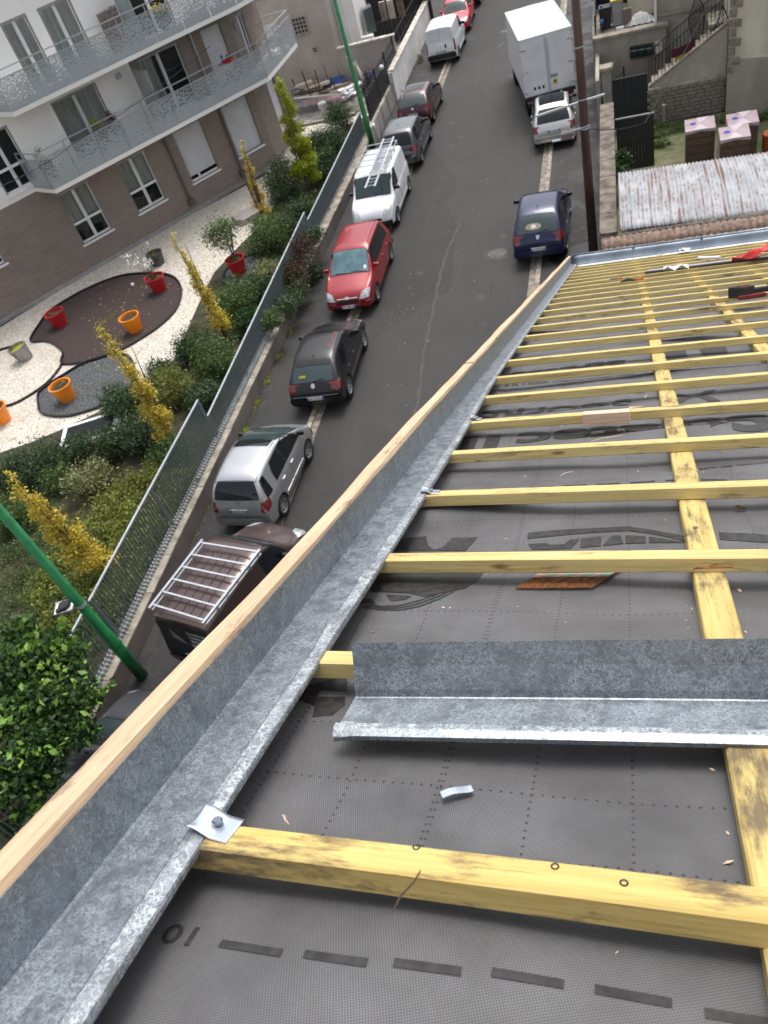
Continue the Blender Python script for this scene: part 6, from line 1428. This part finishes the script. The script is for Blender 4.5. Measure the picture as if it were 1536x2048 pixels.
for k in range(6):
    x0 = -.12+k*.945
    def cf(a, b, x0=x0): x = x0+a*.965; y = YB+b*(YT-YB); return (x, y, 2.02+.34*math.sin(math.pi*(.15+.62*b))-.028*x+.020*math.sin(2*math.pi*x/.105)+.004*(k%2))
    MB().grid(cf, 80, 14).build('roof_sheet', mcorr, o, smooth=True, solid=.002)
MB().box((2.7, 22.75, 1.0), (5.3, 3.1, 2.0)).build('shed_wall', M['oldwall'], o)
MB().box((2.7, 21.02, 1.06), (5.6, .14, 2.12)).build('block_wall', M['mortar'], o)
for r_ in range(3):
    for k in range(13): MB().box((.05+k*.42+(r_%2)*.2, 20.94, 2.02-r_*.2), (.40, .03, .18)).build('block', M['stone'], o)
# interlocking half-round tiles below the eave
o = thing('tile_roof', 'narrow strip of brown pantile roof below the eave gutter', 'roof', (1.5, 19.6, 0))
M['pantile'] = mat('mossy_brown_pantile', (.30,.20,.15), .85, 0, .35, 9, 6, col2=(.10,.075,.06), rand=True, bmp=.3)
tl_ = MB(); tl_.grid(lambda a, b: ((a-.5)*.20, b*.40, .055*math.sin(math.pi*a)-b*.0), 10, 2); t0 = tl_.build('pantile', M['pantile'], o, world=False, smooth=True, solid=.012)
first = True
for r_ in range(4):
    for k in range(26):
        loc = (-.50+k*.165-1.5, 18.85+r_*.36-19.6, 1.98+r_*.10); ro = (R(14), 0, rnd.uniform(-.03,.03)+R(1))
        if first: t0.location = loc; t0.rotation_euler = ro; first = False
        else: inst(t0, o, loc, ro)
MB().prism([(18.7, 0), (18.7, 1.9), (20.3, 2.32), (20.3, 0)], -.55, 3.9, 'yz').build('wall', M['mortar'], o)
# stone wall under the stairs
o = thing('stone_wall', 'rough coursed stone wall behind the yard under the stair', 'wall', (2.5, 33.5, 0))
MB().box((2.48, 33.6, .62), (2.72, .3, 1.24)).build('wall_core', M['mortar'], o); MB().box((2.48, 33.6, 1.27), (2.76, .42, .07)).build('coping', M['cap'], o)
sb = MB().box((0,0,0), (1, .10, 1)).build('stone', M['stone'], o, world=False, bevel=.03); first = True; y_ = 33.44-33.5
zr = 0
for r_ in range(9):
    h = .137; x = 1.14-2.5+(0 if r_%2 else -.12); 
    while x < 3.8-2.5:
        ln = rnd.uniform(.18, .42); ln = min(ln, 3.84-2.5-x)
        if ln > .06 and x > 1.1-2.5-.1:
            loc = (x+ln/2, y_+rnd.uniform(-.03,.02), .07+r_*h); sc_ = (ln-.02, 1, h-.02)
            if first: sb.location = loc; sb.scale = sc_; first = False
            else: inst(sb, o, loc, (0, rnd.uniform(-.02,.02), 0), sc_)
        x += ln
# outside stair
o = thing('outside_stair', 'concrete outside stair with black iron railings rising to the right', 'staircase', (2.5, 34.2, 0))
n = 10
for k in range(n): x0 = 1.25+k*.25; MB().box((x0+.14, 34.15, 1.36+k*.155), (.30, .9, .06)).build('step', M['cap'], o); MB().box((x0+.02, 34.15, 1.28+k*.155), (.03, .88, .13)).build('riser', M['oldwall'], o)
MB().prism([(1.15, 1.25), (1.15, 1.32), (3.85, 2.95), (3.85, 1.25)], 33.56, 33.70, 'xz').build('stringer', M['render_beige'], o)
MB().bar((1.12, 33.62, 1.38), (3.85, 33.62, 3.02), .20, .06).build('coping_slab', M['cap'], o); MB().box((3.75, 34.6, 2.9), (1.0, 1.4, .1)).build('landing', M['cap'], o)
def railing(nm, A_, B_, h, n, lab=None):
    A_, B_ = Vector(A_), Vector(B_); up_ = Vector((0,0,h)); MB().tube([A_+up_, B_+up_], .022, 6).build('handrail', M['black'], o)
    for k in range(n+1): q = A_.lerp(B_, k/n); MB().tube([q, q+up_], .011, 5).build('baluster', M['black'], o)
railing('', (1.2, 33.6, 1.42), (3.8, 33.6, 3.0), .85, 20); railing('', (1.15, 34.65, 1.30), (3.5, 34.65, 2.75), .95, 18)
# house at the right
o = thing('stair_house', 'weathered cream house with grey stone quoins at the upper right', 'house', (6, 36, 0))
MB().prism([(3.86, 33.15), (9, 31.1), (9, 44), (4.3, 44)], 1.9, 8, 'xy').build('upper_wall', M['render_cream'], o); MB().prism([(3.86, 33.14), (9, 31.09), (9, 44), (4.3, 44)], -.02, 1.897, 'xy').build('lower_wall', M['render_beige'], o)
qs = MB().box((0,0,0), (.34, .06, .20)).build('quoin', M['stone'], o, world=False, bevel=.015)
dn = Vector((9-3.86, 31.1-33.15, 0)).normalized(); rzq = math.atan2(dn.y, dn.x)
for k in range(9):
    wq = .42 if k%2 else .24; c_ = Vector((3.86, 33.13, 0))+dn*(wq/2-.03); loc = (c_.x-6, c_.y-36-.01, 1.55+k*.31)
    if k == 0: qs.location = loc; qs.rotation_euler = (0,0,rzq); qs.scale = (wq/.34,1,1)
    else: inst(qs, o, loc, (0,0,rzq), (wq/.34, 1, 1.25))
MB().prism([(1.55, 37.2), (1.55, 44), (4.4, 44), (4.4, 36.6)], 0, 7.5, 'xy').build('side_wing_wall', M['render_beige'], o)
MB().bar((1.5, 37.14, 2.75), (4.3, 36.55, 2.85), .08, .14).build('string_course', M['cap'], o); MB().bar((1.52, 37.12, 2.4), (1.52, 37.12, 5), .1, .1).build('white_edge', M['pvc'], o)
MB().box((3.4, 36.72, 1.6), (1.0, .1, 1.9), R(-12)).build('grey_door', M['render_grey'], o)
# wrought iron bay guards
for (u, v, y, sc_, lab) in ((1393, 42, 35.6, 1.0, 'left black wrought iron lattice guard on the stair landing'), (1443, 78, 33.9, 1.15, 'right larger black iron lattice guard at the house corner')):
    c = aty(u, v, y); o = thing('iron_guard', lab, 'lattice guard', tuple(c), group='wrought iron guards')
    q = MB(); pts = [(0, .95), (.30, .25), (.26, -.35), (.05, -1.0), (-.18, -.45), (-.28, .15)]
    pts = [(x*sc_, z*sc_) for x, z in pts]; n_ = len(pts)
    for k in range(n_): q.tube([(pts[k][0], 0, pts[k][1]), (pts[(k+1)%n_][0], 0, pts[(k+1)%n_][1])], .022, 5)
    q.build('frame', M['black'], o, world=False, kind='stuff'); q = MB()
    for a in range(-11, 12):
        for s_ in (-1, 1):
            x0, z0 = a*.075*sc_, 0; seg = [(x0+s_*t_*.5*sc_, t_*sc_) for t_ in np.linspace(-1, 1, 21)]
            def inside(p):
                x, z = p; r = False
                for k in range(n_):
                    x1, z1 = pts[k]; x2, z2 = pts[(k+1)%n_]
                    if (z1 > z) != (z2 > z) and x < (x2-x1)*(z-z1)/(z2-z1)+x1: r = not r
                return r
            for p0, p1 in zip(seg[:-1], seg[1:]):
                if inside(p0) and inside(p1): q.bar((p0[0], .01*s_, p0[1]), (p1[0], .01*s_, p1[1]), .014, .014)
    q.build('lattice', M['black'], o, world=False, kind='stuff')
# terrace wall with letterboxes
o = thing('terrace_wall', 'beige rendered terrace wall carrying green letterboxes', 'wall', (.6, 36.6, 0))
MB().box((.55, 37.0, 1.25), (2.75, .3, 2.35)).build('wall_body', M['render_beige'], o); MB().box((.55, 36.95, 2.45), (2.9, .45, .10)).build('coping', M['cap'], o); MB().box((-.78, 35.4, .95), (.14, 3.4, 1.9)).build('side_wall', M['render_beige'], o)
MB().box((.2, 36.0, 2.46-.05), (0.01,.01,.01)).build('coping', M['cap'], o)
for k in range(3):
    c = aty(1268+k*14.5, 103-k*2.4, 36.8); o = thing('letterbox', ['dark green letterbox, leftmost of the three on the terrace wall', 'dark green letterbox, middle one on the terrace wall', 'dark green letterbox, rightmost beside the beige box'][k], 'letterbox', tuple(c), group='green letterboxes')
    MB().box((0, -.06, 0), (.33, .2, .42)).build('box', mat('dark_green_metal%d' % k, (.012,.03,.022), .4), o, world=False, bevel=.01); MB().box((0, -.165, .08), (.24, .01, .03)).build('slot', M['fence_rail'], o, world=False)
c = aty(1317, 93, 36.8); o = thing('letterbox', 'beige letterbox to the right of the green ones', 'letterbox', tuple(c)); MB().box((0, -.06, 0), (.28, .2, .42)).build('box', M['render_cream'], o, world=False, bevel=.01); MB().box((0,-.165,.1), (.2,.01,.05)).build('flap', M['cap'], o, world=False)
# flower bed with fern, striped parasol, garden gate
o = thing('fern', 'spiky green fern in the bed below the letterboxes', 'plant', tuple(atz(1277, 145, .5))); c = atz(1277, 145, .5); q = MB()
for k in range(26): a = k*2.4; r_ = rnd.uniform(.3,.5); q.tube([c, (c[0]+math.cos(a)*r_*.6, c[1]+math.sin(a)*r_*.6, c[2]+.4), (c[0]+math.cos(a)*r_, c[1]+math.sin(a)*r_, c[2]+.3)], [.03,.022,.004], 4)
q.build('fronds', M['leaf_mid'], o)
sheet('flower_bed', -.6, 3.0, 34.8, 36.85, .30, M['mulch'], depth=.3)
w_ = leaf_cloud('ground_cover', [((x, 36.2, .36), (.35, .25, .06)) for x in (-.3,.3,.9,1.5,2.1)], 1500, .06, M['leaf_olive'], None, 44); w_['kind'] = 'stuff'
c = aty(1366, 112, 33.9); o = thing('striped_parasol', 'folded cloth striped burgundy yellow and green behind the stair railing', 'parasol', tuple(c))
for k, (m, z0, z1) in enumerate((('potred', .12, .42), ('leaf_yellow', -.12, .12), ('green', -.34, -.12))):
    mm = M[m] if m != 'potred' else mat('burgundy_cloth', (.09,.012,.02), .8)
    if m == 'leaf_yellow': mm = mat('yellow_cloth', (.62,.48,.03), .8)
    MB().grid(lambda a, b: ((a-.5)*(.85-.25*k), -.2*math.sin(a*3.14)-.02*math.sin(a*25), z0+(z1-z0)*b+.25*(a-.5)), 16, 2).build('cloth_stripe', mm, o, world=False, solid=.01)
o = thing('garden_gate', 'small black iron gate beside the pillar at the street', 'gate', (-.35, 35, 0)); q = MB()
for k in range(8): MB().tube([(-.30+k*.06, 34.4+k*.02, .1), (-.30+k*.06, 34.4+k*.02, 1.5)], .012, 5).build('bar', M['black'], o)
MB().tube([(-.32, 34.4, 1.5), (.2, 34.55, 1.75)], .02, 6).build('top_bar', M['black'], o); MB().box((.22, 34.5, 1.0), (.06, .06, 2.0)).build('post', M['black'], o)
# terrace clutter
TZ = 2.5
MB().box((.55, 40.5, 1.22), (3.0, 6.9, 2.44)).build('terrace_floor', M['cap'], kind='structure')
def bin_(u, v, lab, body, lid, h=.9):
    c = aty(u, v, 38.0); o = thing('wheelie_bin', lab, 'bin', (c[0], 38.0, TZ)); MB().prism([(-.20,-.22),(.20,-.22),(.24,.26),(-.24,.26)], 0, h, 'xy').build('tub', body, o, world=False, bevel=.02)
    MB().box((0, .02, h+.03), (.52, .56, .07)).build('lid', lid, o, world=False, bevel=.02); MB().tube([(-.2,.30,h),(.2,.30,h)], .02, 6).build('handle', M['trim'], o, world=False)
ylw = mat('yellow_bin_lid', (.75,.58,.02), .4)
bin_(1236, 62, 'grey wheelie bin with bright yellow lid on the terrace', M['reveal'], ylw); bin_(1212, 66, 'dark lidded bin beside the yellow lidded one', M['trim'], M['black'], .7)
o = thing('blue_scooter', 'small blue and black child vehicle at the left of the terrace', 'toy', (-.55, 37.7, TZ)); MB().box((0,0,.35), (.12,.5,.1)).box((0,.2,.6), (.08,.08,.5)).build('frame', mat('light_blue_plastic', (.03,.18,.45), .4), o, world=False)
for y in (-.22, .22): MB().lathe([(.02,-.04),(.14,-.04),(.14,.04),(.02,.04)], (0, y, .14), 14, 'x').build('wheel', M['rubber'], o, world=False)
o = thing('cardboard_box', 'grey brown cardboard sheets leaning on the terrace edge', 'cardboard', (.45, 37.6, TZ)); MB().box((0,0,.3), (.34,.12,.6)).build('sheet', M['wallface'], o, world=False)
o = thing('freezer_chest', 'cream chest with pale lid standing at the back of the terrace', 'chest', (1.0, 38.6, TZ)); MB().box((0,0,.45), (1.0,.7,.85)).build('chest', M['render_cream'], o, world=False, bevel=.02); MB().box((0,0,.92), (1.06,.76,.1)).build('lid', M['pvc'], o, world=False, bevel=.02); MB().box((.25,.1,.99), (.4,.3,.04)).build('brown_board', M['pantile'], o, world=False)
o = thing('grey_tarpaulin', 'translucent grey sheet heaped beside the chest', 'sheet', (.95, 37.7, TZ)); MB().grid(lambda a, b: ((a-.5)*1.1, (b-.5)*.7, .35*math.sin(a*3.1)*math.sin(b*3.1)+.02*math.sin(a*30+b*8)), 16, 10).build('sheet', M['curtain'], o, world=False)
o = thing('clay_pot', 'small white tray at the terrace edge', 'tray', (.15, 37.3, TZ)); MB().box((0,0,.04), (.3,.15,.08)).build('tray', M['pvc'], o, world=False, bevel=.01)
o = thing('terrace_fence', 'black slatted fence and dark clutter at the back of the terrace', 'fence', (.4, 40.5, TZ))
for k in range(24): MB().box((-.85+k*.11, 40.6, TZ+.7), (.04, .03, 1.4)).build('slat', M['black'], o)
MB().box((.45, 40.7, TZ+.5), (2.7, .05, 1.0)).build('back_board', M['trim'], o); MB().box((-.82, 38.9, TZ+.35), (.05, 3.4, .7)).build('side_rail', M['black'], o)
leafo = thing('dark_hedge', 'dark hedge and potted leaves behind the terrace fence', 'hedge', (.4, 41.5, TZ)); leaf_cloud('foliage', [((x, 41.6, TZ+.8), (.5,.5,.7)) for x in (-.6,.1,.8,1.4)], 6000, .08, M['leaf_dark'], leafo, 51)
sheet('right_yard', -.6, 30, 41, 120, .01, M['pave'])
o = thing('street_barrier', 'dark metal street fence along the far right pavement', 'fence', (-1.0, 46, 0)); 
for k in range(30): MB().box((-.95, 42+k*.3, .6), (.03, .12, 1.2)).build('slat', M['black'], o)

# ================================================================== left background beyond the garden
sheet('neighbour_yard', -40, -11.3, 40.4, 47, .05, M['oldwall'])
sheet('courtyard', -40, -11.2, 47, 56, .30, M['cap'])
o = thing('grey_house', 'grey rendered house end with glass block window and small vent', 'house', (-18, 46, 0))
MB().box((-20.25, 49.0, 3.0), (12, 8, 6)).build('wall', M['render_grey'], o); MB().box((-20.25, 49, 5.45), (12.1, 8.2, .12)).build('eave_band', M['fence'], o)
def gblocks(x, z, nx_, nz_, s_, par, y=44.97):
    wf = MB().box((x, y-.005, z), (nx_*s_+.08, .03, nz_*s_+.08)).build('window_frame', M['render_grey'], par); WLOC[wf.name] = WLOC[par.name]
    for i in range(nx_):
        for j in range(nz_): MB().box((x+(i-(nx_-1)/2)*s_, y-.02, z+(j-(nz_-1)/2)*s_), (s_*.74, .03, s_*.74)).build('glass_block', M['carglass'], wf)
gblocks(-15.88, 3.82, 4, 4, .19, o); gblocks(-15.45, 2.55, 2, 2, .12, o)
MB().box((-15.9, 44.93, 3.40), (.95, .06, .05)).build('window_sill', M['cap'], o)
o = thing('low_grey_wall', 'low grey garden wall with pale cap joining the grey house', 'wall', (-12.7, 45, 0)); MB().box((-12.68, 45.12, 1.15), (3.12, .22, 2.3)).build('wall_body', M['render_grey'], o); MB().box((-12.66, 45.1, 2.34), (3.2, .34, .07)).build('cap', M['capdirty'], o)
o = thing('white_house', 'bright white house wall behind the green lamp post', 'house', (-14, 48, 0)); MB().box((-13.7, 47.6, 2.4), (1.0, 2.4, 5.0)).build('wall', M['white'], o)
MB().box((-13.95, 46.3, 2.0), (.55, .2, 4.6)).build('edge_wall', M['white'], o)
MB().box((-12.95, 46.5, 1.2), (.8, .3, 2.1)).build('step_wall', M['white'], o)
o = thing('folded_blinds', 'stack of grey metal frames leaning against the white house', 'frames', (-13, 47.5, 2.2)); q = MB()
for k in range(6): MB().box((-13.0+.06*k, 47.3+.1*k, 2.75), (.04, .8, 1.2), R(20)).build('frame', M['fence'], o)
o = thing('dark_carport', 'dark open carport with stored goods at the top of the picture', 'carport', (-11.8, 53, 0))
MB().box((-12.8, 54.5, 1.5), (4.2, .15, 2.9)).build('back_wall', M['trim'], o); 
for k in range(14): MB().box((-14.6+k*.26, 51.6, .95), (.24, .05, 1.3)).build('gate_board', M['black'], o)
MB().box((-12.9, 50.6, .35), (3.6, 1.6, .1)).build('ramp', M['oldwall'], o)
for k, (x, m, lab) in enumerate(((-12.9, 'render_cream', 'cream upright panel stored under the carport'), (-12.3, 'pantile', 'brown cardboard clutter stored under the carport'), (-13.4, 'oldwall', 'pale grey cabinet stored under the carport'))):
    oo = thing('stored_panel', lab, 'panel', (x, 53.2, .3)); MB().box((0,0,1.0), (.35,.3,1.9)).build('panel', M[m], oo, world=False, bevel=.01)
o = thing('white_notice', 'white notice sheet hanging in the carport', 'notice', (-10.9, 53.6, 2.6)); MB().box((0,0,0), (.5,.02,.4)).build('sheet', M['pvc'], o, world=False)
o = thing('street_wall', 'white painted street wall with dirty uneven coping', 'wall', (-10.9, 48, 0))
MB().box((-11.0, 48.3, .72), (.22, 12.2, 1.40)).build('wall_body', M['whitewall'], o)
for k in range(10): MB().box((-11.0, 42.9+k*1.21, 1.45), (.34, 1.19, .08)).build('coping_stone', M['capdirty'], o, bevel=.02)
o = thing('stained_wall', 'stained old concrete wall between garden wall and white wall', 'wall', (-11.1, 39, 0)); MB().box((-11.12, 39.4, .46), (.26, 5.6, .90)).build('wall_body', M['oldwall'], o)
MB().box((-11.05, 37.0, .82), (.3,.3,.14)).build('white_cap', M['pvc'], o)
o = thing('street_post', 'short stone marker post by the foot of the white wall', 'bollard', tuple(atz(842, 125, 0))); MB().lathe([(.16,0),(.15,.4),(.10,.5),(0,.53)], n=14).build('stone', M['cap'], o, world=False)
o = thing('black_street_fence', 'black solid metal fence with spiked top on the old wall', 'fence', (-11.15, 41, .9))
for k in range(22): MB().box((-11.15, 37.5+k*.338, 1.42), (.03, .325, 1.0)).build('sheet_panel', M['black'], o)
for k in range(4): MB().box((-11.15, 37.5+k*2.4, 1.6), (.07, .07, 1.6)).build('post', M['black'], o)
MB().bar((-11.15, 37.5, 2.05), (-11.15, 44.9, 2.05), .04, .04).build('top_rail', M['black'], o)
for k in range(46): MB().box((-11.15, 37.6+k*.16, 2.15), (.015, .015, .28)).build('spike', M['black'], o)
o = thing('black_mesh_fence', 'black mesh fence behind the white street wall', 'fence', (-11.35, 50, .9))
for k in range(34): MB().box((-11.35, 45.3+k*.26, 1.3), (.02, .02, 1.7)).build('wire', M['black'], o)
for zz in (.9, 1.5, 2.1): MB().bar((-11.35, 45.2, zz), (-11.35, 54, zz), .03, .03).build('rail', M['black'], o)
o = thing('white_lantern', 'round white lantern fixed to the black fence', 'lantern', (-11.0, 40.9, 2.1)); MB().lathe([(0,-.12),(.09,-.08),(.12,0),(.09,.08),(0,.12)], n=14).build('globe', M['pvc'], o, world=False, smooth=True)
# neighbour yard clutter
o = thing('picket_screen', 'grey metal picket screen closing the far end of the garden', 'fence', (-14.4, 40.8, .5)); A_ = atz(588, 197, 1.5); B_ = atz(690, 187, 1.5)
for k in range(34): f_ = k/33; x, y = A_[0]*(1-f_)+B_[0]*f_, A_[1]*(1-f_)+B_[1]*f_; MB().box((x, y, .95), (.03, .02, 1.1)).build('picket', M['fence'], o)
for zz in (1.5, .45): MB().bar((A_[0], A_[1], zz), (B_[0], B_[1], zz), .05, .05).build('rail', M['fence_rail'], o)
MB().box(((A_[0]+B_[0])/2, (A_[1]+B_[1])/2-.05, .33), (3.2, .35, .14)).build('base_slab', M['cap'], o)
o = thing('low_garden_wall', 'low grey wall under the picket screen beside the hedge', 'wall', (-14.6, 40.2, 0)); MB().box((-15.2, 40.35, .18), (3.4, .2, .6)).build('wall_body', M['render_grey'], o)
blt = mat('blue_tarpaulin', (.02,.06,.28), .45, 0, .2, 5)
for k, (pts, lab) in enumerate(([[(582,182),(688,150),(690,162),(584,192)], 'long folded blue tarpaulin along the grey house'], [[(722,148),(750,143),(738,168),(715,178)], 'blue tarpaulin sheet by the black street fence'])):
    P_ = [aty(u, v, [44.75, 44.4][k]-(.35 if i_ > 1 else 0)) for i_, (u, v) in enumerate(pts)]; c = np.mean(P_, axis=0); o = thing('blue_tarpaulin', lab, 'tarpaulin', tuple(c)); 
    MB().grid(lambda a, b: tuple((P_[0]*(1-a)+P_[1]*a)*(1-b)+(P_[3]*(1-a)+P_[2]*a)*b+np.array([0,0,.015*math.sin(a*25+b*7)])), 20, 4).build('tarpaulin', blt, o, solid=.02)
o = thing('scrap_heap', 'cream timber and sheet scrap piled below the blue tarpaulin', 'scrap pile', tuple(atz(640, 180, .3))); r2 = random.Random(8)
for k in range(34):
    c = aty(r2.uniform(598, 688), r2.uniform(166, 190), 44.2+r2.uniform(-.2,.2)); MB().box(tuple(c), (r2.uniform(.5,1.4), r2.uniform(.15,.4), .10), r2.uniform(-.3,.6)).build('board', [M['render_cream'], M['cap'], M['mortar']][k%3], o)
rust = mat('rusty_rod', (.09,.04,.03), .8)
for k, (u, v, u2, v2) in enumerate(((621,190,603,142),(634,182,626,154),(640,175,629,140),(656,160,647,132),(672,178,660,155),(684,158,677,142),(591,175,584,158))):
    c = aty(u, v, 43.9); T_ = atx(u2, v2, c[0]); o = thing('rusty_rod', ['first','second','third','fourth','fifth','sixth','seventh'][k]+' rusty iron stake from the left before the grey house' if k < 6 else 'short stake at the far left before the grey house', 'stake', tuple(c), group='rusty iron stakes')
    MB().tube([tuple(c), tuple(T_)], .035 if k%2 == 0 else .02, 6).build('rod', rust, o)
pk = mat('faded_pink_cloth', (.33,.20,.24), .8)
c = atz(640, 203, .4); o = thing('pink_parasol', 'faded pink parasol cloth lying behind the picket screen', 'parasol', tuple(c)); MB().grid(lambda a, b: ((a-.5)*3.0, (b-.5)*.9, .05+.25*math.sin(a*3.1)*math.sin(b*3.1)+.03*math.sin(a*40)), 30, 6).build('cloth', pk, o, world=False)
c = atz(668, 196, .9); o = thing('pink_cushion', 'round pink cushion behind the screen', 'cushion', tuple(c)); MB().lathe([(0,.12),(.35,.08),(.42,0)], n=16).build('cushion', pk, o, world=False)
for (u, v, lab, m) in ((648, 222, 'white plastic stool behind the picket screen', 'pvc'), (676, 212, 'ochre watering can behind the picket screen', 'offcut')):
    c = atz(u, v, .3); o = thing('yard_item', lab, 'stool' if m == 'pvc' else 'can', tuple(c)); MB().lathe([(0,.45),(.2,.45),(.24,.4),(.17,0)], n=10).build('body', M[m], o, world=False); MB().box((.2,0,.3), (.12,.05,.2)).build('handle', M[m], o, world=False)
c = atz(707, 190, .6); o = thing('white_crates', 'jumbled white plastic trays piled by the fence corner', 'trays', tuple(c)); r2 = random.Random(4)
for k in range(22): MB().box((r2.uniform(-.5,.5), r2.uniform(-.9,.7), r2.uniform(0,.5)), (.34,.24,.05), r2.uniform(0,3)).build('tray', M['pvc'], o, world=False)
c = atz(706, 160, .3); o = thing('timber_planks', 'pale planks leaning against the low grey wall', 'planks', tuple(c))
for k in range(9): MB().bar((k*.12-.4, -1.0+.1*k, 0), (k*.10-.5, 1.6, 1.0+.05*k), .10, .04).build('plank', M['cap'] if k%2 else M['oldwall'], o, world=False)
c = atz(715, 135, 1.6); o = thing('driftwood', 'weathered forked branch leaning over the fence corner', 'branch', tuple(c)); MB().tube([(.5,-.8,-.9),(0,0,0),(-.6,.5,.5)], [.09,.08,.04], 7).tube([(0,0,0),(-.5,.1,.3)], [.06,.03], 6).tube([(.3,-.5,-.5),(-.2,.6,.2)], [.06,.03], 6).build('branch', M['oldwall'], o, world=False)
c = atz(727, 200, .5); o = thing('dead_creeper', 'dark red brown dead creeper on the end of the black fence', 'creeper', tuple(c)); leaf_cloud('foliage', [((c[0]+.4, c[1], 1.3), (.25,.5,.6))], 900, .08, M['leaf_red'], o, 61)
# far surroundings so the horizon is never bare from a shifted camera
for k, (x, y, w2, d2, h2_, m) in enumerate(((-30, 75, 16, 12, 7, 'render_cream'), (14, 62, 12, 14, 8, 'render_grey'), (12, 90, 14, 16, 7, 'white'), (-26, 100, 14, 14, 8, 'render_beige'))):
    o = thing('far_house', ['cream house beyond the courtyard out of sight', 'grey house farther along the right side', 'white house far along the right side', 'beige house far along the left side'][k], 'house', (x, y, 0)); MB().box((0,0,h2_/2), (w2, d2, h2_)).build('wall', M[m], o, world=False)
    MB().prism([(-d2/2-.3, h2_), (d2/2+.3, h2_), (0, h2_+3)], -w2/2-.3, w2/2+.3, 'yz').build('roof', M['pantile'], o, world=False)
